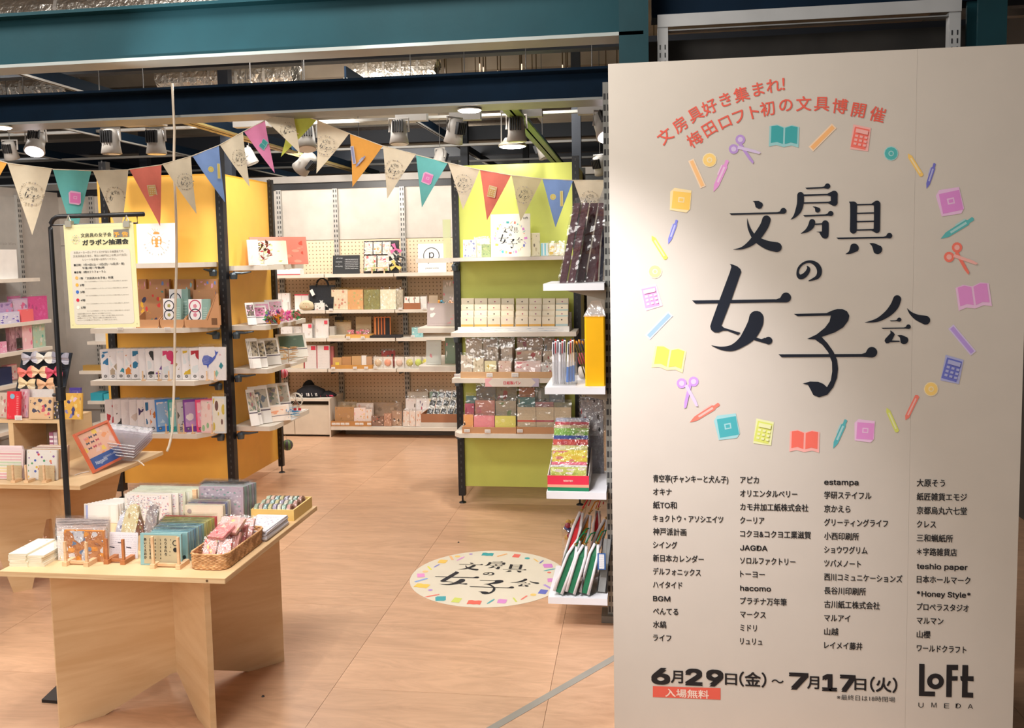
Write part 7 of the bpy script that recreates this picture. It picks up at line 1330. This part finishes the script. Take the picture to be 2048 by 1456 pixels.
# teal letter packs with index card front
TLc = ['9fc9cc', '7fb4c4', '8fbfca', '6f9fb8', 'a9cfc9', '7fa9c0', '94c0b8', 'c9c070', 'b9b464', 'c4bc60', 'b0aa58', 'e0505f']
for k in range(12, 0, -1):
    Y = onz(*q(T6, 200, 1085), TZ).y+.006+.022*k; stand(T6, -10+k*16, 395+k*30, 735-k*17, Y, TZ, '%s letter pack, %s in the row behind the beige index card' % ({'9': 'pale teal', '7': 'light blue', '8': 'aqua', '6': 'steel blue', 'a': 'mint', 'c': 'yellow-green', 'b': 'olive', 'e': 'red-edged'}[TLc[k-1][0]], ORD[k-1]), TLc[k-1], PT('blotch', TLc[k-1], [TLc[k-1], pale(TLc[k-1], .5), '3a4a50'], 3, .25), True, t=.007, lean=.05)
t_ = sz(T6, -115, 350, 735, 1088, 'beige and teal letter-stamp card with rows of black characters and dots in front', '8fbcc0', M('c4b795', .5), False, t=.008, prs=(.82, .9)); s_ = t_.children[0].scale; w_, h = s_.x, s_.z
for i, (cs_, x) in enumerate((('あいくえおか', -.30), ('さしすせそた', -.2), ('ABCDEFG', -.1), ('123456', 0), ('らりるれろ', .1), ('・,・。、', .2))):
    for j, ch in enumerate(cs_): link('stamp_letter', text(ch, .0105, BK, .02), t_, (x*w_*1.25, -.0056, h*(.78-.115*j)))
o1, o2 = circ(0, 0, .0095, 14), circ(0, 0, .007, 14); mb = MB(); [mb.flat([o1[k], o1[(k+1) % 14], o2[(k+1) % 14], o2[k]]) for k in range(14)]; mb.flat([(x*.8, z*.8-.022) for x, z in circ(0, 0, .0095, 14)]); link('dot_print', mb.mesh('dot_print', [BK]), t_, (w_*.36, -.0056, h*.72))
easel(T6, 35, 340, 1120, 'pale wooden easel with two uprights holding the letter-stamp card', hpx=58)
# wicker basket with pink packs
a = onz(*q(T6, 440, 1145), TZ); b_ = onz(*q(T6, 872, 1160), TZ); c_ = onx(*q(T6, 1232, 905), b_.x); bw_ = b_.x-a.x; bd = .30; bh = .052
bk_ = thing('wicker_basket', 'woven wicker basket at the front right table corner filled with pink packs', 'basket', ((a.x+b_.x)/2-.004, a.y+.008, TZ+.0016)); WK = bpy.data.materials.new('wicker'); WK.use_nodes = True; t = WK.node_tree; b0 = t.nodes['Principled BSDF']
wv = nd(t, 'ShaderNodeTexNoise', i_Scale=45.0, i_Detail=2.0); g2_ = nd(t, 'ShaderNodeNewGeometry'); t.links.new(g2_.outputs['Position'], wv.inputs['Vector']); rp = nd(t, 'ShaderNodeValToRGB'); rp.color_ramp.elements[0].color = lin('b88454')+(1,); rp.color_ramp.elements[1].color = lin('eebc86')+(1,); rp.color_ramp.elements[0].position = .35; rp.color_ramp.elements[1].position = .65
t.links.new(wv.outputs['Fac'], rp.inputs['Fac']); t.links.new(rp.outputs['Color'], b0.inputs['Base Color']); b0.inputs['Roughness'].default_value = .6
def rrect(w_, d_, r_, n=4): return [(x+r_*math.cos(a0+k*math.pi/2/n), y+r_*math.sin(a0+k*math.pi/2/n)) for x, y, a0 in ((w_/2-r_, d_-r_, 0), (-w_/2+r_, d_-r_, math.pi/2), (-w_/2+r_, r_, math.pi), (w_/2-r_, r_, 1.5*math.pi)) for k in range(n+1)]
for lv in range(11):
    rr = rrect(bw_*(.95+.05*lv/10), bd*(.97+.03*lv/10), .03, 5); P_ = []
    n = len(rr)
    for i in range(n):
        x0_, y0_ = rr[i]; x1_, y1_ = rr[(i+1) % n]; d_ = math.hypot(x1_-x0_, y1_-y0_); m_ = max(1, int(d_/.009))
        for k in range(m_): x = x0_+(x1_-x0_)*k/m_; y = y0_+(y1_-y0_)*k/m_; P_.append((x, y))
    N_ = len(P_); pts = []
    for i, (x, y) in enumerate(P_):
        s_ = .0016*(1 if (i+lv) % 2 else -1); L_ = math.hypot(x, y-bd/2) or 1; pts.append((x+x/L_*s_, y+(y-bd/2)/L_*s_, .003+.0046*lv))
    pts.append(pts[0]); mb = MB(); mb.tube(pts, .0026 if lv < 10 else .0036, 5, caps=False); link('woven_strand', mb.mesh('woven_strand', [WK], True), bk_)
B('basket_floor', (-bw_*.46, .012, .001), (bw_*.46, bd-.012, .004), WK, bk_)
PK = [PT('blotch', 'efb0a8', ['e8706a', 'f4c8c0', 'f0d890'], 3, .35), PT('blotch', 'f4c8c4', ['e05a5c', 'f8e0dc', 'd88a90'], 3, .35), PT('blotch', 'e89090', ['f4b8b0', 'd85058', 'f8e4c8'], 4, .35)]
for i in range(11):
    r_, c = divmod(i, 2) if i < 8 else divmod(i-8, 1); 
    if i < 8: loc = (bk_.location.x+(-.0255 if c == 0 else .0255), bk_.location.y+.055+.052*r_, TZ+.012); rot = (-.55, random.uniform(-.03, .03), random.uniform(-.05, .05)); sc = (.044, .011, .07+.008*r_)
    else: loc = (bk_.location.x+random.uniform(-.02, .02), bk_.location.y+.08+.045*(i-8), TZ+.078+.004*(i-8)); rot = (-1.15+random.uniform(-.2, .2), 0, random.uniform(-.5, .5)); sc = (.06, .01, .07)
    t_ = thing('sweet_pack', ('pink and cream pack in clear film, %s column, %s row inside the wicker basket' % (('left', 'right')[c], ORD[r_])) if i < 8 else 'pink pack lying on top of the basket fill, %s from the front' % ORD[i-8], 'packet', loc, 0, 'pink packs in the wicker basket', rot)
    up('pack', PK[i % 3], t_, (0, 0, 0), sc); link('clear_sleeve', ubox(FILM2), t_, (0, 0, -.002), None, (sc[0]*1.12, sc[1]*1.6, sc[2]*1.12))
# white folders (left back) and patterned folders
PF = PT('dots', 'e9e4e6', ['a48cb4', 'd9808e', '8f8ba0', 'b4aebc', 'c08894'], 15, .33)
Yw = onz(*q(T5, 1250, 640), TZ).y
for k in range(8, -1, -1): stand(T5, 1015+k*44, 1420+k*32, 420-k*9, Yw+.0+.017*k, TZ, "white stationery folder, %s from the front at the table's back left" % ORD[k], ('e4dfda', 'e6ddd8', 'ded8d0', 'e9e4de', 'dcd4c8', 'e6e0da', 'd8d4d0', 'e8e2dc', 'e4e0da')[k] if k == 0 else 'e4dfda', PT('vstripes', 'ebe6e2', [('a9b4e0', 'c8a8a8', 'a89878', 'd8b8a0')[k % 4], 'ebe6e2', 'ebe6e2', 'e4ded8'], 4, .3), False, t=.006, lean=.06, name='folder', cat='folder')
for k in range(6, -1, -1): stand(T5, 1500+k*30, 2060+k*85, 300-k*16, Yw+.03+.018*k, TZ, ('patterned folder with small pink and mauve motifs facing front' if k == 0 else 'pale green-edged folder, %s behind the patterned one' % ORD[k-1]), 'e6e2dc' if k < 2 else 'd8dcc8', PF if k < 3 else PT('blotch', 'e6e6dc', ['d0d4c0', 'e8e8e0', 'a8b898'], 3, .3), k % 2 == 0, t=.006, lean=.06, name='folder', cat='folder')
# small charms in front of folders
p = onz(*q(T5, 1540, 960), TZ)
for i, (dx, w_, h, c, cs, dn, rz) in enumerate(((0, .05, .105, 'e6d6a8', ['d8c070', 'c8a878', 'f0e8c8'], 'cream scalloped floral pouch', .2), (.04, .045, .09, '8a5a44', ['a9b070', 'd8d0a0', '6a4030'], 'brown and green folded pouch', -.35), (.075, .04, .1, 'a89a98', ['c8c0bc', '8a8088'], 'grey clear charm bag', .1), (-.035, .04, .075, 'dcdcea', ['3a4a9a', 'f0f0f4'], 'white bag with navy print', .3))):
    t_ = thing('charm_pouch', dn+' leaning against the patterned folder', 'pouch', (p.x+dx, p.y+.005*i, TZ+.05), 0, None, (-.2, rz, 0)); mb = MB(); mb.prism([(x*w_/2, z*h) for x, z in [(-.9, 0), (.9, 0), (1.05, .35), (.95, .8), (.6, .98), (0, 1.04), (-.6, .98), (-1.0, .75), (-1.05, .3)]], .012); link('pouch', mb.mesh('pouch', [PT('blotch', c, cs, 4, .35)]), t_)
    mb = MB(); mb.box((-w_*.55, -.003, -.0), (w_*.55, .015, h*1.12)); link('clear_sleeve', mb.mesh('clear_sleeve', [FILM2]), t_)
    up('support_block', PEGW, t_, (0, .006, -.049), (w_*.7, .012, .048))
# cream envelopes and glittery packs
Ye = onz(*q(T6, 650, 655), TZ).y
for k in range(4, -1, -1):
    t_ = stand(T6, 400+k*20, 830+k*20, 410-k*17, Ye+.012*k, TZ, 'cream envelope set %s' % (('with a round grey seal facing front', 'just behind the sealed one', 'with a blue edge, third back', 'with grey edge, fourth back', 'tallest at the back of the cream sets')[k]), ('e9e2cc', 'e4dcc8', '6f84b4', 'c8c8cc', 'e6e0c8')[k], 'ece6d2', True, t=.006, name='envelope_set', cat='envelope set', lean=.05)
    if k == 0: mb = MB(); mb.flat([(x*.009, z*.009) for x, z in circ(0, 0, 1, 12)]); link('seal_print', mb.mesh('seal_print', [M('a9a2a4', .5)]), t_, (-t_.children[0].scale.x*.38, -.0045, t_.children[0].scale.z*.72))
Yg = onz(*q(T6, 900, 600), TZ).y
for k in range(5, -1, -1): stand(T6, 555+k*14, 1055+k*28, 200-k*10, Yg+.012+.02*k, TZ, 'mauve glitter pack in crinkled film, %s from the front beside the yellow tray' % ORD[k], ('b3a6b4', '8fa8a0', 'a8a0ac', '9ab0aa', 'b0a4b4', '9aa6a8')[k], PT('dots', ('b6aab8', '9ab4ac')[k % 2], ['c8bcc8', '94889c', 'd8d0d8', '7fa09c'], 11, .35), True, t=.01, lean=.06)
t_ = thing('wooden_divider', 'small pale wooden divider between the folders and the mauve packs', 'divider', (ony(*q(T6, 515, 300), Yg).x, Yg, TZ)); up('board', PEGW, t_, (0, 0, 0), (.016, .012, max(.1, ony(*q(T6, 515, 220), Yg).z-TZ))); up('foot', PEGW, t_, (0, .03, 0), (.02, .045, .012))
# leaflet stack
a = onz(*q(T6, 1240, 860), TZ); b_ = onz(*q(T6, 1620, 610), TZ); pw_, pd_ = .115, .20
for k in range(9):
    t_ = thing('leaflet_bundle', 'white leaflets in the stack on the right table edge, %s from the bottom' % ORD[k], 'leaflets', (TX1-.075+random.uniform(-.003, .003), 2.99+random.uniform(-.004, .004), TZ+.0003+.0042*k), random.uniform(-.03, .03), 'leaflets stacked on the right table edge'); up('paper', M('d9d6de', .5, var=.02), t_, (0, 0, 0), (pw_, pd_, .0038))
PR = PT('rows', 'e6e2ec', ['8f88a4', 'e08a98'], 7, .5)
mb = MB(); mb.flat([(-.5, 0), (.5, 0), (.5, 1), (-.5, 1)]); o = link('leaflet_print', uquad(PT('blotch', 'e9e6ee', ['a49cb4', 'b8b0c4'], 7, .28)), t_, (0, -pd_*.2, .0042), (-math.pi/2, 0, 0), (pw_*.8, 1, pd_*.5)); o = link('leaflet_print', uquad(PT('rows', 'e9e6ee', ['7a74a0'], 3, .5)), t_, (0, pd_*.34, .0042), (-math.pi/2, 0, 0), (pw_*.5, 1, pd_*.1))
# yellow tray of masking tapes
ty = thing('yellow_tray', 'pale yellow open tray of masking tape rolls at the back right table corner', 'tray', (TX1-.098, TY1-.205, TZ+.0003)); YT_ = M('e6c478', .5); tw, td, th_ = .085, .19, .042
for nm, a_, c_ in (('front_panel', (-tw, 0, 0), (tw, .006, th_)), ('back_panel', (-tw, td-.006, 0), (tw, td, th_)), ('side_panel', (-tw, .0062, 0), (-tw+.006, td-.0062, th_)), ('side_panel', (tw-.006, .0062, 0), (tw, td-.0062, th_)), ('bottom', (-tw+.0062, .0062, 0), (tw-.0062, td-.0062, .003))): B(nm, a_, c_, YT_, ty)
tc_ = ['b8c8b0', 'd8b8a8', '8fb0b0', 'c8c090', 'a8a0b8', 'd0c8b8', '9ab8a8', 'c89890']
kk = 0
for r_ in range(3):
    for c in range(8):
        x = ty.location.x-tw+.017+.0185*c+(.004 if r_ % 2 else 0); y = ty.location.y+.035+.056*r_; rad = .026
        t_ = thing('tape_roll', '%s masking tape roll standing in the yellow tray, %s row, %s from left' % (('sage', 'blush', 'teal', 'mustard', 'lilac', 'beige', 'mint', 'rose')[c], ('front', 'middle', 'back')[r_], ORD[c]), 'tape', (x, y, TZ+.0035+rad), 0, 'masking tape rolls in the yellow tray', (0, -.25, 0)); kk += 1
        mb = MB(); o1, o2 = circ(0, 0, rad, 16), circ(0, 0, rad*.68, 16)
        for k in range(16):
            j = (k+1) % 16
            P8 = [(-.007, *o1[k]), (-.007, *o1[j]), (-.007, *o2[j]), (-.007, *o2[k]), (.007, *o1[k]), (.007, *o1[j]), (.007, *o2[j]), (.007, *o2[k])]
            mb.add(P8, [(3, 2, 1, 0), (4, 5, 6, 7), (0, 1, 5, 4), (2, 3, 7, 6)])
        link('roll', mb.mesh('roll', [M(tc_[c], .35)]), t_); mb = MB(); mb.lathe([(rad*1.04, -.0075), (rad*1.04, .0075)], 14, M4=Matrix.Rotation(math.pi/2, 4, 'Y')); link('clear_wrap', mb.mesh('clear_wrap', [FILM2]), t_)
# ================================================================ LEFT TABLE
UX0, UX1, UY0, UY1 = -4.15, -2.45, 3.575, 4.275
tb2 = thing('display_table', 'plywood display table at the left carrying the orange framed picture', 'table', (-3.3, UY0, 0)); ox, oy = -3.3, UY0
mb = MB(); mb.box((UX0-ox, 0, TZ-.0185), (UX1-ox, UY1-oy, TZ)); link('tabletop', mb.mesh('tabletop', [BIRCH]), tb2)
B('edge_band', (UX0-ox, -.0012, TZ-.018), (UX1-ox, -.0002, TZ-.001), BIRCHE, tb2); B('edge_band', (UX1-ox+.0002, 0, TZ-.018), (UX1-ox+.0012, UY1-oy, TZ-.001), BIRCHE, tb2)
for cx in (-2.85, -3.65):
    xpanel(tb2, cx-ox, 3.93-oy, .34, math.pi/4, TZ-.019, taper=.15, foot=.08, arch=.33); xpanel(tb2, cx-ox, 3.93-oy, .34, -math.pi/4, TZ-.019, taper=.15, foot=.08, arch=.33, half=True)
# orange picture frame
bl, br = onz(188, 948, TZ), onz(257, 924, TZ); D = br-bl; rz = math.atan2(D.y, D.x); w_ = D.length; tl = ony(146, 878, bl.y+.05); h = (tl-bl).length*.98
pf = thing('picture_frame', 'orange-red framed shop photo with a blue caption band leaning on the left table', 'picture frame', bl, 0); E_ = Matrix.Rotation(rz, 4, 'Z') @ Matrix.Rotation(-.42, 4, 'X') @ Matrix.Rotation(-.10, 4, 'Y'); pf.matrix_world = Matrix.Translation(bl+Vector((0, .0, .004))) @ E_
FRM = M('d2694a', .4); e = .012
for nm, a_, c_ in (('frame_rail', (0, -.006, 0), (w_, .008, e)), ('frame_rail', (0, -.006, h-e), (w_, .008, h)), ('frame_stile', (0, -.006, e), (e, .008, h-e)), ('frame_stile', (w_-e, -.006, e), (w_, .008, h-e))): B(nm, a_, c_, FRM, pf)
B('picture', (e, 0, e), (w_-e, .004, h-e), PT('blotch', 'e8b49c', ['f0c8a8', 'e89a6c', 'f0c860', 'd87a80', 'e8c0b8'], 4, .35), pf); B('caption_band', (e, -.0008, e), (w_-e, -.0002, h*.33), M('3c5a9c', .5), pf)
link('lettering', text('Negami', .034, M('e8ecf4', .5), 0), pf, (w_*.33, -.0012, h*.14)); link('lettering', text('ねがみのちいさなどうぐ', .012, M('e8ecf4', .5), 0), pf, (w_*.68, -.0012, h*.2))
for i in range(9): mb = MB(); mb.flat([(x*.011, z*.008) for x, z in ((-1, -.8), (0, -.2), (1, -.8), (1, .8), (0, .2), (-1, .8))]); link('bow_print', mb.mesh('bow_print', [M(('5a4a5c', 'c0405a', 'e08a90', '3a4a5c')[i % 4], .5)]), pf, (w_*(.22+.14*(i % 3)), -.0008, h*(.55+.12*(i//3))))
mb = MB(); mb.prism([(0, 0), (.02, 0), (.012, h*.7)], .002, 'x', 0, Matrix.Translation((w_*.5, 0, .01))); link('strut', mb.mesh('strut', [FRM]), pf)
# clear plastic trays
p = onz(*q(K4, 1060, 1150), TZ); 
for k in range(5):
    t_ = thing('plastic_tray', 'clear plastic tray, %s from the bottom of the pile behind the orange frame' % ORD[k], 'tray', Vector((-2.60, 4.105, TZ+.045))+Matrix.Rotation(.25, 3, 'Z') @ Matrix.Rotation(.17, 3, 'Y') @ Matrix.Rotation(.10, 3, 'X') @ Vector((0, 0, .014*k)), .1, None, (.10, .17, .25)); mb = MB(); a_, b_, h_ = .115, .14, .026
    mb.add([(-a_, -b_, 0), (a_, -b_, 0), (a_, b_, 0), (-a_, b_, 0), (-a_*1.1, -b_*1.08, h_), (a_*1.1, -b_*1.08, h_), (a_*1.1, b_*1.08, h_), (-a_*1.1, b_*1.08, h_)], [(0, 3, 2, 1), (0, 1, 5, 4), (1, 2, 6, 5), (2, 3, 7, 6), (3, 0, 4, 7)]); link('tray', mb.mesh('tray', [cello('clear_plastic', (.74, .70, .74), .08, .12, .2, 12, .12)]), t_)
    mb = MB(); mb.tube([(-a_*1.1, -b_*1.08, h_), (a_*1.1, -b_*1.08, h_), (a_*1.1, b_*1.08, h_), (-a_*1.1, b_*1.08, h_), (-a_*1.1, -b_*1.08, h_)], .0025, 5); link('rim', mb.mesh('rim', [cello('clear_rim', (.8, .8, .84), .14, .15, 0, 1, .2)]), t_)
mb = MB(); mb.tube([tuple(onz(x, y, TZ+.006)) for x, y in ((262, 921), (275, 921), (283, 926), (288, 931))], .003, 6); tag(link('thin_cable', mb.mesh('thin_cable', [M('e6dccb', .5)])), 'short white cable end lying beside the orange frame', 'cable')
# notebooks on the left table
for k in range(5, -1, -1): stand(K4, -130+k*12, 196-k*3, 1070-k*8, 3.66+.018*k, TZ, 'pink, green and cream striped notebook, %s from the front' % ORD[k], 'f0d8d8', PT('stripes', 'f6ece4', ['f0b4bc', 'f4e0b0', 'cfe0c0', 'f0c4c8', 'e8a8b0'], 9, .55), k == 0, t=.012, lean=.1, name='notebook', cat='notebook')
for k in range(5, -1, -1): stand(K4, 228+k*22, 492+k*20, 1068-k*9, 3.66+.02*k, TZ, ('white notebook with coloured button dots facing front' if k == 0 else 'patterned notebook with gold edge, %s behind the dotted one' % ORD[k-1]), 'efeae6' if k == 0 else ('c8a078', 'e8e0d8', 'b08878', 'e9dcd0', 'c8a890')[k-1], PT('dots', 'f0ece6', ['d84a5c', '4a6ac0', '4aa06a', 'e8c050', '8a5aa8', 'e88a5c'], 6.5, .3) if k == 0 else PT('blotch', 'e9ddd4', ['c86a7a', '4a4a50', 'e8e0d8', 'b09a70'], 4, .3), k == 0, t=.012, lean=.1, name='notebook', cat='notebook')
stand(K4, 186, 224, 1070, 3.68, TZ, 'dark brown notebook spine between the striped and dotted notebooks', '4a3630', None, t=.03, lean=.05, name='notebook', cat='notebook')
for i, (x0, x1) in enumerate(((60, 190), (340, 478))): stand(K4, x0, x1, 1200, 3.645, TZ, 'small kraft card held on an easel before the %s notebook' % ('striped', 'dotted')[i], 'c9b08a', PT('rows', 'c9b08a', ['a8906a'], 5, .6), t=.003, lean=.1, name='kraft_card', cat='card')
for i, (x, dn) in enumerate(((120, 'leftmost'), (235, 'middle'), (395, 'right'))): 
    p = onz(*q(K4, x, 1350), TZ); t_ = thing('card_easel', dn+' small wooden easel at the front of the left table', 'easel', (p.x, max(p.y, UY0+.02), TZ+.0004)); up('foot', PEGW, t_, (0, .02, 0), (.022, .05, .012)); up('upright', PEGW, t_, (0, 0, .0121), (.008, .008, .07))
mb = MB(); pp = [tuple(onz(x, y, TZ+.003)) for x, y in ((150, 950), (162, 946), (178, 943))]; mb.tube(pp, .0025, 5); tag(link('paper_slip', mb.mesh('paper_slip', [WPAP])), 'small curled white slip lying beside the orange frame', 'paper')
# plywood riser
RY = 3.98; xr_ = ony(121, 870, RY).x; zt = ony(100, 841, RY).z; xl = UX0+.02
rs = thing('plywood_riser', 'open plywood riser box on the left table carrying card packs', 'riser', ((xr_+xl)/2, RY, TZ)); ww = (xr_-xl)/2; hh = zt-TZ
B('top_board', (-ww, 0, hh-.014), (ww, .26, hh), BIRCH, rs); B('side_board', (ww-.014, .0005, 0), (ww, .2595, hh-.0142), BIRCH, rs); B('side_board', (-ww, .0005, 0), (-ww+.014, .2595, hh-.0142), BIRCH, rs)
xd_ = ony(20, 870, RY).x-rs.location.x; B('divider', (xd_-.007, .001, 0), (xd_+.02, .259, hh-.0142), BIRCH, rs); B('back_board', (xd_+.0205, .245, 0), (ww-.0142, .258, hh-.0142), M('8f7658', .6), rs)
for i, (x0, x1, c) in enumerate(((440, 475, 'a86a8a'), (478, 512, 'c9b8c4'))): stand(K4, x0, x1, 905, RY+.06, TZ, ('mauve', 'pale striped')[i]+' memo stack inside the plywood riser', c, PT('stripes', c, ['8a3a5c', 'e8dce4'], 6, .5), t=.06, lean=0, name='memo_stack', cat='memo stack')
for i, x in enumerate((330, 385)): 
    p = ony(*q(K4, x, 1000), RY+.1); t_ = thing('red_ornament', 'small dark red ornament inside the riser, %s one' % ('left', 'right')[i], 'ornament', (p.x, RY+.1, TZ)); mb = MB(); mb.lathe([(.01, 0), (.018, .012), (.012, .028), (.003, .034)], 12); link('body', mb.mesh('body', [M('8a2a2c', .4)], True), t_)
zr = zt+.0003
RR = 'standing on the plywood riser'
for i, (x0, x1, yt, c, cs, dn, dy) in enumerate(((-60, 58, 560, 'd8c4b4', ['b09a88', 'c86a70', 'e8dcd0'], 'beige card pack with floral print', .05), (52, 165, 548, 'e03440', ['e03440', 'e8505a'], 'bright red card pack with a pale blue seal', .02), (168, 240, 530, 'd8b0bc', ['c8607c', 'e8d8dc', 'b0a0b8'], 'pink and grey patterned card pack', .06), (235, 462, 530, 'e6e0dc', ['ece8e4', 'dcd8d4'], 'white bow-print pack in crinkled film', .09), (250, 460, 600, 'dcb890', ['c85a6c', '4a4a60', 'e8a080', 'e0c4a0'], 'tan pack printed with small bows', .02), (445, 545, 505, 'c9a888', ['b08a70', 'd8c0a8'], 'kraft pack behind the stand pole', .1), (462, 520, 640, '3a3438', ['e8c85a', 'd8d0e0', '2a2a34'], 'dark and yellow printed pack', .03), (545, 712, 565, 'e8b44c', ['3a3a78', 'e8c8d4', '8a88c0', 'f0d080'], 'yellow and navy patchwork pack at the right end', .02), (602, 700, 515, '4a3a90', ['5a48a4', '8a78c8'], 'violet pack behind the patchwork one', .12))):
    t_ = stand(K4, x0, x1, yt, RY+dy, zr, dn+' '+RR, c, PT('blotch', c, cs, 4, .38), i in (0, 2, 3, 6, 7), t=.012, lean=.12)
    if i == 1: mb = MB(); mb.flat([(x*.013, z*.013) for x, z in circ(0, 0, 1, 14)]); link('seal_print', mb.mesh('seal_print', [M('7fb4cc', .5)]), t_, (-.005, -.0075, t_.children[0].scale.z*.82)); link('side_print', uquad(PT('rows', 'e03440', ['f0c8c8'], 12, .5)), t_, (t_.children[0].scale.x*.33, -.0072, .01), None, (.012, 1, t_.children[0].scale.z*.8))
tagcard(K4, 130, 195, 755, 795, RY-.004, zr, 'at the red pack on the plywood riser edge')
# black board with hair bows
YBd = 4.17; c0 = [ony(*q(K4, *p), YBd+dy) for p, dy in (((120, 540), 0), ((545, 540), 0), ((630, 203), .03), ((200, 195), .03))]; z0 = zr+.0005; 
bb = thing('bow_board', 'black felt display board with rows of ribbon hair bows on the riser', 'display board', (0, 0, 0))
low = [Vector((c0[0].x-.02*(1), YBd, z0)), Vector((c0[1].x-.02, YBd, z0))]; mb = MB(); vs = [low[0], low[1], c0[2], c0[3]]; vs += [v+Vector((0, .012, 0)) for v in vs]; mb.add(vs, [(0, 1, 2, 3), (7, 6, 5, 4), (0, 4, 5, 1), (1, 5, 6, 2), (2, 6, 7, 3), (3, 7, 4, 0)]); link('board', mb.mesh('board', [M('2b323c', .9, bump=.2)]), bb)
bows = [((275, 245), 'b8b4c0', 'grey and navy striped'), ((395, 243), 'e9e4d8', 'ivory'), ((540, 245), '9a98a8', 'grey patterned'), ((240, 372), 'ec7f74', 'coral'), ((350, 365), 'f0c89c', 'peach and brown plaid'), ((480, 368), 'd8506a', 'raspberry'), ((245, 470), 'f0d8a8', 'cream plaid'), ((410, 475), 'f2bd92', 'apricot')]
for i, ((x, y), c, dn) in enumerate(bows):
    fr_t = (y-195)/325; dy = .03*(1-fr_t); p = ony(*q(K4, x, y), YBd-.02+dy); t_ = thing('hair_bow', '%s ribbon hair bow, %s row of the black board' % (dn, ('top', 'middle', 'lowest')[0 if y < 300 else 1 if y < 420 else 2]), 'hair bow', p, 0, 'ribbon bows on the black board', (0, random.uniform(-.15, .15), 0)); s_ = .041
    for sgn in (-1, 1):
        mb = MB(); n = 6; vs = []
        for k in range(n+1):
            u = k/n; ww_ = s_*(.22+.78*math.sin(u*2.0)); x_ = sgn*u*s_*1.15
            vs += [(x_, -.004-.010*math.sin(u*3), ww_*.75), (x_, -.010-.010*math.sin(u*3), ww_*.15), (x_, -.003-.008*math.sin(u*3), -ww_*.25), (x_, -.008-.010*math.sin(u*3), -ww_*.75)]
        mb.add(vs, [tuple((4*k+j, 4*k+4+j, 4*k+5+j, 4*k+1+j) if sgn > 0 else (4*k+1+j, 4*k+5+j, 4*k+4+j, 4*k+j)) for k in range(n) for j in range(3)]); link('loop', mb.mesh('loop', [PT('stripes', c, [pale(c, .35), c], 5, .4) if 'plaid' in dn or 'striped' in dn or 'patterned' in dn else M(c, .6)]), t_)
    mb = MB(); mb.lathe([(.003, -.009), (.008, -.006), (.009, 0), (.008, .006), (.003, .009)], 8, (0, -.01, 0)); link('knot', mb.mesh('knot', [M(c, .6)], True), t_)
    mb = MB(); mb.tube([(.022*math.sin(a), .004, -.012-.02*(1-math.cos(a))) for a in [k*.45 for k in range(15)]], .0018, 5); link('elastic', mb.mesh('elastic', [BLK]), t_)
